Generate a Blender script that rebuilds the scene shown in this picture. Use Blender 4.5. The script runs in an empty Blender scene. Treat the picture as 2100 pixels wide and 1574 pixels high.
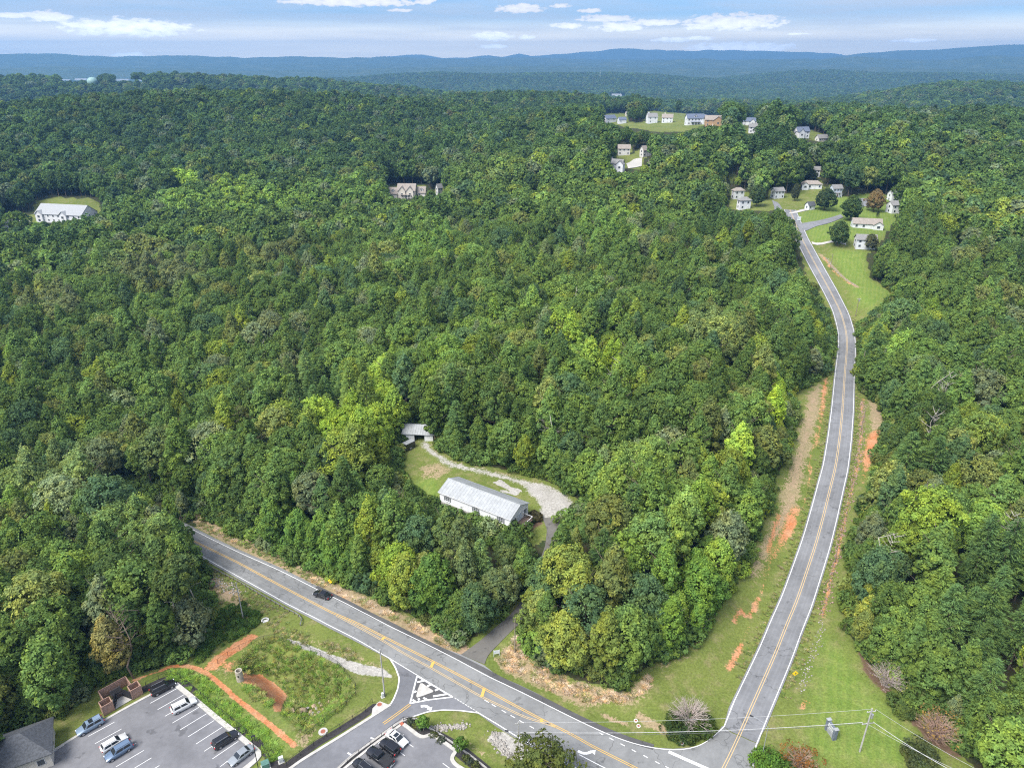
import bpy, bmesh, math, random
import numpy as np
from mathutils import Vector, Matrix

random.seed(7)
RNG = np.random.default_rng(11)
scene = bpy.context.scene
COL = scene.collection
R = math.radians

# ------------------------------------------------------------------ camera
F, CX, CY, HORIZON = 1459.0, 1050.0, 787.0, 120.0     # photograph in 2100 x 1574 pixels
CAM_Z = 115.0
PITCH = math.atan((CY - HORIZON) / F)
cam_data = bpy.data.cameras.new('camera')
cam_data.sensor_fit = 'HORIZONTAL'
cam_data.sensor_width = 36.0
cam_data.lens = 36.0 * F / 2100.0
cam_data.clip_start = 1.0
cam_data.clip_end = 90000.0
cam = bpy.data.objects.new('camera', cam_data)
cam.location = (0, 0, CAM_Z)
cam.rotation_euler = (R(90) - PITCH, 0, 0)
COL.objects.link(cam)
scene.camera = cam

# ------------------------------------------------------------------ light, sky, exposure
SUN_ELEV, SUN_AZ = R(52), R(232)        # azimuth clockwise from +Y (the view direction)
sun_dir = Vector((math.sin(SUN_AZ) * math.cos(SUN_ELEV), math.cos(SUN_AZ) * math.cos(SUN_ELEV), math.sin(SUN_ELEV)))
sun_data = bpy.data.lights.new('sun', 'SUN')
sun_data.energy = 2.9
sun_data.angle = R(30)
sun_data.color = (1.0, 0.955, 0.88)
sun = bpy.data.objects.new('sun', sun_data)
sun.rotation_euler = sun_dir.to_track_quat('Z', 'Y').to_euler()
sun.location = (0, 0, 400)
COL.objects.link(sun)

world = bpy.data.worlds.new('World')
scene.world = world
world.use_nodes = True
wn, wl = world.node_tree.nodes, world.node_tree.links
wn.clear()
def wnode(t, **k):
    n = wn.new(t)
    for a, v in k.items():
        setattr(n, a, v)
    return n
w_out = wnode('ShaderNodeOutputWorld')
w_bg = wnode('ShaderNodeBackground')
w_bg.inputs['Strength'].default_value = 0.088
w_sky = wnode('ShaderNodeTexSky')
w_sky.sky_type = 'NISHITA'
w_sky.sun_disc = False
w_sky.sun_elevation = SUN_ELEV
w_sky.sun_rotation = SUN_AZ
w_sky.altitude = 400
w_sky.air_density = 1.0
w_sky.dust_density = 0.0
w_sky.ozone_density = 5.0
w_tc = wnode('ShaderNodeTexCoord')
w_sep = wnode('ShaderNodeSeparateXYZ')
wl.new(w_tc.outputs['Generated'], w_sep.inputs[0])
def wmath(op, a, b=None, c=None, clamp=False):
    n = wnode('ShaderNodeMath', operation=op, use_clamp=clamp)
    for i, v in enumerate((a, b, c)):
        if v is None:
            continue
        if isinstance(v, (int, float)):
            n.inputs[i].default_value = v
        else:
            wl.new(v, n.inputs[i])
    return n.outputs[0]
# thin high cloud streaks over the whole sky, on a flat layer overhead
zc = wmath('MAXIMUM', w_sep.outputs['Z'], 0.0)
zden = wmath('ADD', zc, 0.035)
cu = wmath('DIVIDE', w_sep.outputs['X'], zden)
cv = wmath('DIVIDE', w_sep.outputs['Y'], zden)
w_comb = wnode('ShaderNodeCombineXYZ')
wl.new(cu, w_comb.inputs[0]); wl.new(cv, w_comb.inputs[1])
w_n1 = wnode('ShaderNodeTexNoise')
w_n1.inputs['Scale'].default_value = 0.32
w_n1.inputs['Detail'].default_value = 6
w_n1.inputs['Roughness'].default_value = 0.55
wl.new(w_comb.outputs[0], w_n1.inputs['Vector'])
w_mr1 = wnode('ShaderNodeMapRange', interpolation_type='SMOOTHSTEP')
w_mr1.inputs['From Min'].default_value = 0.30
w_mr1.inputs['From Max'].default_value = 0.74
w_mr1.inputs['To Max'].default_value = 0.85
wl.new(w_n1.outputs['Fac'], w_mr1.inputs['Value'])
# flat-bottomed fair weather clouds: (azimuth deg, elevation deg, half width deg, half height deg)
def sky_dir(px, py):
    u, v = (px - CX) / F, (py - CY) / F
    d = Vector((u, math.cos(PITCH) - v * math.sin(PITCH), -math.sin(PITCH) - v * math.cos(PITCH))).normalized()
    return d
CLOUDS = [(95, 35, 46, 8), (262, 59, 118, 14), (720, 4, 130, 9), (870, 3, 22, 7), (822, 22, 24, 3), (1066, 19, 50, 8), (1150, 12, 22, 4),
          (1210, 22, 26, 4), (1240, 39, 58, 6), (1165, 54, 36, 5), (1268, 57, 50, 8), (1340, 47, 60, 6), (1500, 48, 100, 14), (1010, 76, 44, 8),
          (1012, 96, 30, 4), (1380, 83, 46, 4), (1080, 77, 18, 4), (1520, 98, 110, 8), (1435, 80, 30, 4), (1640, 70, 22, 2), (30, 33, 26, 4), (265, 113, 28, 4), (1870, 84, 40, 3)]
az = wmath('ARCTAN2', w_sep.outputs['X'], w_sep.outputs['Y'])
el = wmath('ARCSINE', w_sep.outputs['Z'])
w_cn = wnode('ShaderNodeTexNoise')
w_cn.inputs['Scale'].default_value = 1.0
w_cn.inputs['Detail'].default_value = 5
w_cn.inputs['Roughness'].default_value = 0.6
w_cc = wnode('ShaderNodeCombineXYZ')
wl.new(wmath('MULTIPLY', az, 75.0), w_cc.inputs[0])
wl.new(wmath('MULTIPLY', el, 190.0), w_cc.inputs[1])
wl.new(w_cc.outputs[0], w_cn.inputs['Vector'])
nz = wmath('SUBTRACT', w_cn.outputs['Fac'], 0.5)
acc, under = None, None
for (px, py, hw, hh) in CLOUDS:
    hh *= 1.25
    d = sky_dir(px, py)
    a0, e0 = math.atan2(d.x, d.y), math.asin(d.z)
    da = wmath('MULTIPLY', wmath('SUBTRACT', az, a0), F / hw)
    de = wmath('MULTIPLY', wmath('SUBTRACT', el, e0), F / hh)
    # flatter below than above
    de2 = wmath('MULTIPLY', wmath('MINIMUM', de, 0.0), 0.9)
    q = wmath('ADD', wmath('MULTIPLY', da, da), wmath('ADD', wmath('MULTIPLY', de, de), wmath('MULTIPLY', de2, de2)))
    m = wmath('SUBTRACT', 1.0, q)
    sh = wmath('MULTIPLY', de, 0.5)
    acc = m if acc is None else wmath('MAXIMUM', acc, m)
accn = wmath('ADD', acc, wmath('MULTIPLY', nz, 3.2))
w_cm = wnode('ShaderNodeMapRange', interpolation_type='SMOOTHSTEP')
w_cm.inputs['From Min'].default_value = 0.0
w_cm.inputs['From Max'].default_value = 0.55
w_cm.inputs['To Max'].default_value = 0.96
wl.new(accn, w_cm.inputs['Value'])
# pale band of far-off cloud and dust all round the horizon
w_band = wnode('ShaderNodeMapRange', interpolation_type='SMOOTHSTEP')
w_band.inputs['From Min'].default_value = 0.052
w_band.inputs['From Max'].default_value = 0.012
w_band.inputs['To Max'].default_value = 0.88
wl.new(w_sep.outputs['Z'], w_band.inputs['Value'])
w_mix1 = wnode('ShaderNodeMixRGB')
w_mix1.inputs['Color2'].default_value = (3.7, 3.85, 4.1, 1)
wl.new(wmath('MULTIPLY', w_mr1.outputs[0], wmath('SUBTRACT', 1.0, wmath('MULTIPLY', w_band.outputs[0], 0.95))), w_mix1.inputs['Fac'])
# thin cloud is brighter overhead than near the horizon, boosted above the view to add soft fill
w_up = wnode('ShaderNodeVectorMath', operation='SCALE')
w_up.inputs[0].default_value = (3.3, 3.4, 3.55)
wl.new(wmath('ADD', 1.0, wmath('MULTIPLY', zc, 3.6)), w_up.inputs['Scale'])
wl.new(w_up.outputs[0], w_mix1.inputs['Color2'])
w_tint = wnode('ShaderNodeMixRGB', blend_type='MULTIPLY')
w_tint.inputs['Fac'].default_value = 1.0
w_tint.inputs['Color2'].default_value = (.46, .55, .70, 1)
wl.new(w_sky.outputs[0], w_tint.inputs['Color1'])
w_mixb = wnode('ShaderNodeMixRGB')
w_mixb.inputs['Color2'].default_value = (17.5, 14.5, 9.5, 1)
wl.new(w_band.outputs[0], w_mixb.inputs['Fac'])
wl.new(w_tint.outputs[0], w_mixb.inputs['Color1'])
wl.new(w_mixb.outputs[0], w_mix1.inputs['Color1'])
w_mix2 = wnode('ShaderNodeMixRGB')
w_mix2.inputs['Color2'].default_value = (6.6, 6.2, 5.9, 1)
wl.new(w_cm.outputs[0], w_mix2.inputs['Fac'])
w_cl = wnode('ShaderNodeVectorMath', operation='SCALE')
w_cl.inputs[0].default_value = (7.2, 6.8, 6.4)
w_lum = wnode('ShaderNodeMapRange')
for _k, _v in (('From Min', 0.2), ('From Max', 1.5), ('To Min', 0.78), ('To Max', 1.06)):
    w_lum.inputs[_k].default_value = _v
wl.new(accn, w_lum.inputs['Value'])
wl.new(wmath('MULTIPLY', w_lum.outputs[0], wmath('ADD', 1.0, wmath('MULTIPLY', w_band.outputs[0], 2.0))), w_cl.inputs['Scale'])
wl.new(w_cl.outputs[0], w_mix2.inputs['Color2'])
wl.new(w_mix1.outputs[0], w_mix2.inputs['Color1'])
wl.new(w_mix2.outputs[0], w_bg.inputs['Color'])
wl.new(w_bg.outputs[0], w_out.inputs[0])

vs = scene.view_settings
vs.view_transform = 'Standard'
vs.look = 'None'
vs.exposure = 1.38
vs.gamma = 1.0
scene.render.engine = 'CYCLES'
cy = scene.cycles
cy.max_bounces = 5
cy.diffuse_bounces = 4
cy.glossy_bounces = 2
cy.transmission_bounces = 3
cy.transparent_max_bounces = 6
cy.volume_bounces = 0
cy.caustics_reflective = False
cy.caustics_refractive = False
cy.sample_clamp_indirect = 4.0
cy.use_adaptive_sampling = False
cy.adaptive_threshold = 0.02
cy.pixel_filter_type = 'BLACKMAN_HARRIS'
cy.filter_width = 1.15
cy.use_denoising = False
try:
    cy.denoiser = 'OPENIMAGEDENOISE'
    cy.denoising_input_passes = 'RGB_ALBEDO_NORMAL'
    cy.denoising_prefilter = 'ACCURATE'
except Exception:
    pass

# ------------------------------------------------------------------ small tools
def ray(px, py):
    u, v = (px - CX) / F, (py - CY) / F
    return np.array([u, math.cos(PITCH) - v * math.sin(PITCH), -math.sin(PITCH) - v * math.cos(PITCH)])
def at(px, py, z):
    d = ray(px, py)
    t = (z - CAM_Z) / d[2]
    return np.array([d[0] * t, d[1] * t, z])
def project(X, Y, Z):
    dy, dz = Y, Z - CAM_Z
    depth = dy * math.cos(PITCH) - dz * math.sin(PITCH)
    up = dy * math.sin(PITCH) + dz * math.cos(PITCH)
    depth = np.maximum(depth, 1e-3)
    return CX + F * X / depth, CY - F * up / depth, depth
def sstep(a, b, x):
    t = np.clip((x - a) / (b - a), 0, 1)
    return t * t * (3 - 2 * t)
def resample(P, n):
    P = np.asarray(P, float)
    s = np.concatenate([[0], np.cumsum(np.hypot(*(np.diff(P[:, :2], axis=0).T)))])
    t = np.linspace(0, s[-1], n)
    return np.stack([np.interp(t, s, P[:, k]) for k in range(P.shape[1])], 1)
def smooth_line(P, n, passes=3):
    Q = resample(P, n)
    for _ in range(passes):
        Q[1:-1] = (Q[:-2] + 2 * Q[1:-1] + Q[2:]) / 4
    return Q
def inside(px, py, poly):
    poly = np.asarray(poly, float)
    x, y = np.asarray(px, float), np.asarray(py, float)
    c = np.zeros(x.shape, bool)
    x1, y1 = poly[:, 0], poly[:, 1]
    x2, y2 = np.roll(x1, -1), np.roll(y1, -1)
    for a, b, p, q in zip(x1, y1, x2, y2):
        if b == q:
            continue
        k = ((b > y) != (q > y)) & (x < (p - a) * (y - b) / (q - b) + a)
        c ^= k
    return c
def seg_dist(x, y, P, closed=False):
    """distance to a polyline and the z (third column) at the nearest point"""
    P = np.asarray(P, float)
    Q = np.roll(P, -1, 0) if closed else P[1:]
    A = P if closed else P[:-1]
    best = np.full(x.shape, 1e9)
    zz = np.zeros(x.shape)
    for a, b in zip(A, Q):
        dx, dy = b[0] - a[0], b[1] - a[1]
        L = dx * dx + dy * dy
        if L < 1e-9:
            continue
        t = np.clip(((x - a[0]) * dx + (y - a[1]) * dy) / L, 0, 1)
        d = np.hypot(x - a[0] - t * dx, y - a[1] - t * dy)
        k = d < best
        best = np.where(k, d, best)
        if P.shape[1] > 2:
            zz = np.where(k, a[2] + t * (b[2] - a[2]), zz)
    return best, zz
def signed(x, y, poly):
    d, _ = seg_dist(x, y, poly, True)
    return np.where(inside(x, y, poly), d, -d)
_ph = np.random.default_rng(3)
_W = [(_ph.uniform(0, 2 * math.pi), _ph.uniform(0, 6.28), _ph.uniform(.7, 1.4)) for _ in range(12)]
def wav(x, y, L):
    s = 0
    for a, p, f in _W:
        k = 2 * math.pi * f / L
        s = s + np.sin(k * (x * math.cos(a) + y * math.sin(a)) + p)
    return s / 6.0

# ------------------------------------------------------------------ the land
def z_main(px):
    return float(np.interp(px, [250, 400, 550, 700], [-9.5, -7, -3.5, -1.0]))
def z_side(py):
    return float(np.interp(py, [440, 470, 500, 540, 580, 620, 660, 700, 740, 780, 830, 900, 1000, 1150, 1300],
                           [30, 28, 25, 21, 17, 11, 6, 3.6, 4.2, 7.0, 8.8, 8, 5, 1.5, -1.0]))
MAIN_TOP = [(250, 1003), (330, 1048), (393, 1078), (487, 1125), (571, 1161), (640, 1196), (700, 1224), (760, 1257), (800, 1275), (850, 1301), (900, 1325), (945, 1341),
            (970, 1352), (993, 1363), (1020, 1384), (1060, 1401), (1100, 1420), (1150, 1447), (1200, 1473), (1260, 1500), (1300, 1518), (1340, 1531), (1380, 1534), (1420, 1531), (1448, 1522), (1468, 1505), (1481, 1487)]
MAIN_BOT = [(250, 1045), (330, 1094), (401, 1137), (494, 1190), (590, 1243), (677, 1289), (740, 1320), (795, 1349)]
SIDE_L = [(1606, 430), (1618, 460), (1630.5, 486.7), (1663.9, 547.7), (1686.7, 595.4), (1703.9, 625.9), (1713.4, 646.8), (1718.2, 679.2), (1720, 698), (1716.3, 745.8), (1710.5, 783.9), (1703.9, 841), (1686.7, 959), (1674.4, 1010.5), (1653.4, 1077.2), (1630.5, 1145.8), (1598, 1237.3), (1582, 1274), (1553.4, 1340.7), (1526.7, 1399.8), (1502, 1453), (1484.8, 1489.4)]
SIDE_R = [(1634, 430), (1648, 462), (1663.9, 492.4), (1686.7, 538.2), (1711.5, 582), (1730.6, 616.3), (1743.9, 646.8), (1752.5, 679.2), (1754, 698), (1753.4, 755.3), (1751.9, 812.5), (1750.6, 860.1), (1741, 959.2), (1729.6, 1016.2), (1710.6, 1088.7), (1691.5, 1155.4), (1666.7, 1237.3), (1652.5, 1274), (1625.8, 1350.2), (1595.3, 1426.5), (1578.2, 1464.6), (1559.1, 1506.5)]
SIDE_C = [(1620, 430), (1632, 460), (1642.9, 486.7), (1675.3, 547.7), (1703.9, 599), (1724.8, 641), (1735.3, 679), (1737, 700), (1736.3, 722.9), (1732.5, 764.8), (1727.7, 841), (1722, 898), (1713.4, 959), (1704.8, 991.5), (1691.5, 1046.7), (1674.4, 1111.5), (1655.3, 1168.7), (1632.4, 1237.3), (1615.4, 1274), (1591.5, 1337), (1566.8, 1392), (1542, 1447.4), (1521, 1495), (1502, 1539), (1483.8, 1574), (1460, 1618)]
MAIN_C = [(250, 1027), (330, 1074), (406.7, 1113.4), (486.7, 1152.4), (570.6, 1198), (622, 1225), (679, 1255), (728, 1277), (792, 1310), (890, 1362), (993, 1418), (1110, 1477), (1214, 1531), (1300, 1574), (1360, 1604)]
MAIN_LINE = smooth_line([at(x, y, z_main(x)) for x, y in MAIN_C], 120, 3)
def zm(p):
    """height of the highway surface under a pixel"""
    if p[0] > 800:
        return -1.0
    z = z_main(p[0])
    for _ in range(12):
        q = at(p[0], p[1], z)
        _d, zz = seg_dist(q[:1], q[1:2], MAIN_LINE)
        z = .3 * z + .7 * float(zz[0])
    return z
def main_pt(p):
    return at(p[0], p[1], zm(p))
def side_pt(p):
    return at(p[0], p[1], z_side(p[1]))
CTRL = []
for x, y in ((300, 1060), (400, 1110), (550, 1190), (700, 1265), (900, 1370), (1100, 1470), (1300, 1560)):
    CTRL.append(main_pt((x, y)))
for p in SIDE_C[::2]:
    CTRL.append(side_pt(p))
for x, y, z in ((300, 1480, -1), (480, 1560, -1), (850, 1550, -1), (620, 1560, -1), (100, 1520, -1), (1050, 1560, -1), (1200, 1385, 1.2), (1350, 1400, 0), (1450, 1300, 1), (1550, 1130, 4), (1620, 900, 10),
                (1700, 1450, -.6), (1850, 1400, 0), (2050, 1540, 0), (2050, 1700, -1), (900, 1275, 1.5), (700, 1180, 1), (500, 1080, -4), (990, 1040, 7), (870, 930, 8), (1130, 1030, 7), (1110, 1130, 5),
                (1300, 1100, 7), (1450, 900, 12), (1250, 850, 11), (1000, 850, 11), (600, 950, 1), (300, 1200, -8), (100, 1350, -5), (100, 1150, -10), (250, 1000, -12), (420, 1330, -3.5), (340, 1385, -1.5),
                (1800, 1100, 5), (1800, 880, 11), (1950, 1300, 1), (2000, 1000, 6), (2080, 800, 8), (450, 1230, -5), (560, 1270, -3.2), (650, 1310, -1.6), (700, 1700, -1), (1500, 1700, -1), (0, 1650, -1)):
    CTRL.append(at(x, y, z))
for p in ((0, 330, 8), (100, 400, 14), (-100, 350, 0), (-200, 300, -6), (-250, 420, 0), (-120, 450, 8), (0, 470, 14), (90, 480, 22), (-300, 600, 20), (-100, 640, 20), (0, 600, 24), (120, 590, 52), (130, 650, 58),
          (200, 680, 63), (300, 600, 50), (300, 420, 25), (420, 500, 38), (230, 420, 30), (180, 395, 29.5), (170, 460, 33), (300, 300, 12), (420, 700, 50), (-500, 700, 20), (-400, 420, 0), (-600, 400, 0), (0, 800, 30),
          (-200, 800, 32), (-350, 900, 45), (200, 900, 45), (500, 900, 45), (-700, 900, 20), (-293, 474, 5), (-83, 567, 15), (86, 547, 45), (0, -200, -2), (-200, 0, -3), (200, 0, -1), (0, 60, -1.2), (700, 400, 40), (-900, 600, 10), (140, 560, 42)):
    CTRL.append(np.array(p, float))
CTRL = np.array(CTRL)

LAYERS = [  # distance, radial spread, crest points in the photograph, height of the trees on it
    (1000, 330, [(-300, 210), (0, 195), (150, 180), (300, 172), (500, 168), (700, 178), (850, 190), (1000, 206), (1150, 222), (1300, 240)], 28),
    (770, 150, [(950, 260), (1050, 225), (1150, 206), (1300, 199), (1500, 204), (1700, 213), (1900, 224), (2100, 236), (2400, 250)], 27),
    (1350, 260, [(700, 215), (850, 196), (950, 187), (1050, 182), (1150, 183), (1250, 190), (1350, 199), (1500, 210), (1700, 220), (2000, 225), (2400, 235)], 24),
    (2000, 320, [(-400, 150), (0, 150), (150, 152), (250, 146), (350, 147), (500, 151), (650, 158), (760, 168), (900, 182), (1100, 200)], 24),
    (2300, 450, [(1450, 225), (1600, 213), (1750, 195), (1850, 178), (1950, 164), (2050, 166), (2150, 172), (2400, 176)], 22),
    (4600, 650, [(400, 170), (600, 164), (760, 156), (850, 150), (900, 146), (1000, 152), (1100, 149), (1250, 149), (1350, 153), (1500, 165), (1700, 175)], 20),
    (5400, 750, [(1250, 172), (1350, 168), (1450, 160), (1550, 152), (1650, 144), (1720, 144), (1800, 150), (1950, 148), (2050, 153), (2400, 160)], 20),
    (7000, 700, [(-500, 141), (0, 140), (150, 138), (300, 141), (500, 145), (700, 144), (900, 138), (1000, 136), (1200, 137), (1400, 140), (1700, 139), (2000, 141), (2400, 140)], 0),
    (8600, 800, [(900, 132), (1100, 131), (1300, 127), (1430, 119.5), (1500, 124), (1560, 122), (1680, 121.5), (1760, 116), (1850, 124), (1950, 122), (2000, 116), (2040, 114), (2100, 116), (2400, 112)], 0),
    (10000, 900, [(-500, 108), (0, 110), (100, 111.5), (200, 114), (300, 115.5), (400, 116), (550, 117), (700, 118), (850, 119), (940, 121), (1050, 118), (1140, 119.5), (1250, 122), (1400, 122), (1700, 123), (2000, 121), (2400, 120)], 0),
    (14000, 1000, [(500, 124), (700, 121), (800, 117), (865, 111.5), (910, 119), (960, 118), (1003, 114), (1030, 117.5), (1065, 110), (1090, 115), (1150, 111), (1180, 108), (1240, 103), (1272, 99), (1330, 102), (1400, 104), (1480, 102.5), (1600, 106), (1700, 109), (1735, 114), (1800, 109), (2000, 106), (2400, 104)], 0),
    (12000, 1000, [(1500, 140), (1700, 119), (1760, 110), (1810, 108), (1830, 105), (1900, 102), (1980, 97), (2050, 93), (2100, 90), (2400, 90)], 0),
]
LAY = []
for D, S, crest, trees in LAYERS:
    th, zz = [], []
    for px, py in crest:
        d = ray(px, py)
        th.append(math.atan2(d[0], d[1]))
        zz.append(CAM_Z + D * d[2] / math.hypot(d[0], d[1]) - trees)
    LAY.append((D, S, np.array(th), np.array(zz)))
RIBBON = [MAIN_LINE[::2],
          smooth_line([side_pt(p) for p in SIDE_C], 170, 3)]
RIBBON_W = [7.2, 5.4]
FLAT = [[(1130, 1440), (1260, 1498), (1380, 1534), (1450, 1522), (1490, 1480), (1560, 1500), (1552, 1574), (1552, 1640), (1180, 1640), (900, 1500)],
        [(800, 1350), (820, 1390), (805, 1440), (700, 1505), (560, 1600), (680, 1600), (825, 1477), (985, 1465), (930, 1430), (860, 1385)],
        [(357, 1398), (540, 1543), (480, 1640), (60, 1640), (60, 1560), (205, 1476), (200, 1440), (245, 1395)],
        [(826, 1480), (858, 1505), (882, 1503), (938, 1540), (1000, 1590), (1000, 1660), (600, 1660)]]
FLATW = [np.array([at(x, y, -1.0)[:2] for x, y in P]) for P in FLAT]
POND = [(558, 1303), (610, 1325), (690, 1363), (722, 1400), (735, 1413), (700, 1455), (650, 1490), (618, 1522), (590, 1490), (520, 1430), (470, 1372), (462, 1345), (500, 1325)]
PONDW = np.array([at(x, y, -1.0)[:2] for x, y in POND])

def land(x, y):
    x, y = np.asarray(x, float), np.asarray(y, float)
    shp = x.shape
    x, y = x.ravel(), y.ravel()
    out = np.empty(x.shape)
    for i in range(0, len(x), 20000):
        out[i:i + 20000] = _land(x[i:i + 20000], y[i:i + 20000])
    return out.reshape(shp)
def _land(x, y):
    r, th = np.hypot(x, y), np.arctan2(x, y)
    z = np.full(x.shape, -50.0) + 17 * wav(x, y, 1150) + 5 * wav(x, y, 420)
    k = r < 1500
    if k.any():
        xx, yy = x[k], y[k]
        s = 8 + 0.03 * r[k]
        d2 = (xx[:, None] - CTRL[None, :, 0]) ** 2 + (yy[:, None] - CTRL[None, :, 1]) ** 2
        w = 1.0 / (d2 + (s ** 2)[:, None]) ** 1.7
        near = (w * CTRL[None, :, 2]).sum(1) / w.sum(1)
        far_k = sstep(150, 400, r[k])
        near = near + far_k * (1.6 * wav(xx, yy, 110) + 4.4 * sstep(220, 420, r[k]) * wav(xx + 70, yy, 220))
        b = sstep(1000, 1500, r[k])
        z[k] = near * (1 - b) + z[k] * b
    for D, S, T, Z in LAY:
        kk = np.abs(r - D) < 2.6 * S
        if not kk.any():
            continue
        zc = np.interp(th[kk], T, Z) + (wav(x[kk], y[kk], D * .12) * D * .0011 + wav(x[kk], y[kk], D * .035) * D * .0005)
        zl = -45 + (zc + 45) * np.exp(-((r[kk] - D) / S) ** 2)
        # spurs run down the ridge flanks
        zl = zl + (zc + 45) * .07 * wav(x[kk], y[kk], S * 1.1) * (1 - np.exp(-((r[kk] - D) / (.5 * S)) ** 2)) * np.exp(-((r[kk] - D) / S) ** 2)
        z[kk] = np.maximum(z[kk], zl)
    k = r < 600
    if k.any():
        xx, yy, zz = x[k], y[k], z[k]
        for P, w in zip(RIBBON, RIBBON_W):
            d, rz = seg_dist(xx, yy, P)
            f = 1 - sstep(w, w + 9, d)
            zz = zz * (1 - f) + (rz - 0.14) * f
        for P in FLATW:
            sd = signed(xx, yy, P)
            f = sstep(-5, -0.8, sd)
            zz = zz * (1 - f) + (-1.10) * f
        sd = signed(xx, yy, PONDW)
        zz = zz - 4.2 * sstep(0.3, 7.0, sd)
        z[k] = zz
    return z
def h1(x, y):
    return float(_land(np.array([x], float), np.array([y], float))[0])
_T = np.concatenate([np.linspace(80, 700, 500), np.geomspace(702, 20000, 400)])
def G(px, py):
    """where the sight line through a pixel meets the land"""
    d = ray(px, py)
    d = d / np.linalg.norm(d)
    X, Y, Z = d[0] * _T, d[1] * _T, CAM_Z + d[2] * _T
    g = Z - land(X, Y)
    i = np.argmax(g < 0)
    if i == 0:
        i = len(_T) - 1
    a, b = g[i - 1], g[i]
    t = _T[i - 1] + (_T[i] - _T[i - 1]) * a / (a - b) if a != b else _T[i]
    x, y = d[0] * t, d[1] * t
    return np.array([x, y, h1(x, y)])
def depth_of(P):
    return float(P[1] * math.cos(PITCH) - (P[2] - CAM_Z) * math.sin(PITCH))
def W2(pts):
    return np.array([G(x, y)[:2] for x, y in pts])
# ------------------------------------------------------------------ materials
def new_mat(name):
    m = bpy.data.materials.new(name)
    m.use_nodes = True
    nt = m.node_tree
    nt.nodes.clear()
    return m, nt, nt.nodes, nt.links
def rgba(c):
    return (c[0], c[1], c[2], 1.0)
class NT:
    """short-hand for wiring shader nodes"""
    def __init__(s, name):
        s.m, s.nt, s.n, s.l = new_mat(name)
        s.out = s.n.new('ShaderNodeOutputMaterial')
    def set(s, sock, v):
        if isinstance(v, bpy.types.NodeSocket):
            s.l.new(v, sock)
        elif isinstance(v, (tuple, list)):
            sock.default_value = rgba(v) if sock.type == 'RGBA' else tuple(v)
        else:
            sock.default_value = v
    def node(s, t, **k):
        n = s.n.new(t)
        for a, v in k.items():
            setattr(n, a, v)
        return n
    def coord(s, kind='Object'):
        return s.node('ShaderNodeTexCoord').outputs[kind]
    def pos(s):
        return s.node('ShaderNodeNewGeometry').outputs['Position']
    def noise(s, scale, detail=3, rough=.55, vec=None, dist=0):
        n = s.node('ShaderNodeTexNoise')
        s.set(n.inputs['Scale'], scale); s.set(n.inputs['Detail'], detail); s.set(n.inputs['Roughness'], rough); s.set(n.inputs['Distortion'], dist)
        if vec is not None:
            s.set(n.inputs['Vector'], vec)
        return n.outputs['Fac']
    def math(s, op, a, b=None, clamp=False):
        n = s.node('ShaderNodeMath', operation=op, use_clamp=clamp)
        s.set(n.inputs[0], a)
        if b is not None:
            s.set(n.inputs[1], b)
        return n.outputs[0]
    def rng(s, v, a, b, c=0., d=1., smooth=True):
        n = s.node('ShaderNodeMapRange', interpolation_type='SMOOTHSTEP' if smooth else 'LINEAR')
        s.set(n.inputs['Value'], v)
        for k, q in zip(('From Min', 'From Max', 'To Min', 'To Max'), (a, b, c, d)):
            s.set(n.inputs[k], q)
        return n.outputs[0]
    def mix(s, f, a, b, mode='MIX'):
        n = s.node('ShaderNodeMixRGB', blend_type=mode)
        s.set(n.inputs[0], f); s.set(n.inputs[1], a); s.set(n.inputs[2], b)
        return n.outputs[0]
    def attr(s, name, kind='GEOMETRY', out='Fac'):
        n = s.node('ShaderNodeAttribute', attribute_name=name, attribute_type=kind)
        return n.outputs[out]
    def bump(s, height, strength=.5, dist=.1):
        n = s.node('ShaderNodeBump')
        s.set(n.inputs['Strength'], strength); s.set(n.inputs['Distance'], dist); s.set(n.inputs['Height'], height)
        return n.outputs[0]
    def bsdf(s, col, rough=.8, metal=0., normal=None, spec=.3, coat=0., trans=0.):
        n = s.node('ShaderNodeBsdfPrincipled')
        s.set(n.inputs['Base Color'], col); s.set(n.inputs['Roughness'], rough); s.set(n.inputs['Metallic'], metal)
        s.set(n.inputs['Specular IOR Level'], spec); s.set(n.inputs['Coat Weight'], coat); s.set(n.inputs['Transmission Weight'], trans)
        if normal is not None:
            s.set(n.inputs['Normal'], normal)
        s.l.new(n.outputs[0], s.out.inputs['Surface'])
        return s.m
def pmat(name, col, rough=.75, var=.18, scale=2.5, metal=0., spec=.3, bump=0., coat=0.):
    """plain procedural surface: colour with broken-up tone"""
    s = NT(name)
    v = s.coord()
    n = s.noise(scale, 4, .6, v)
    k = s.rng(n, .3, .7, 1 - var, 1 + var)
    c = s.mix(1.0, col, s.node('ShaderNodeCombineXYZ').outputs[0], 'MULTIPLY')
    comb = s.n[-1] if False else None
    # grey multiplier
    cx = s.node('ShaderNodeCombineColor')
    for i in range(3):
        s.set(cx.inputs[i], k)
    c = s.mix(1.0, col, cx.outputs[0], 'MULTIPLY')
    nr = s.bump(n, bump, .05) if bump else None
    return s.bsdf(c, rough, metal, nr, spec, coat)
def grey(s, v):
    c = s.node('ShaderNodeCombineColor')
    for i in range(3):
        s.set(c.inputs[i], v)
    return c.outputs[0]

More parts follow.
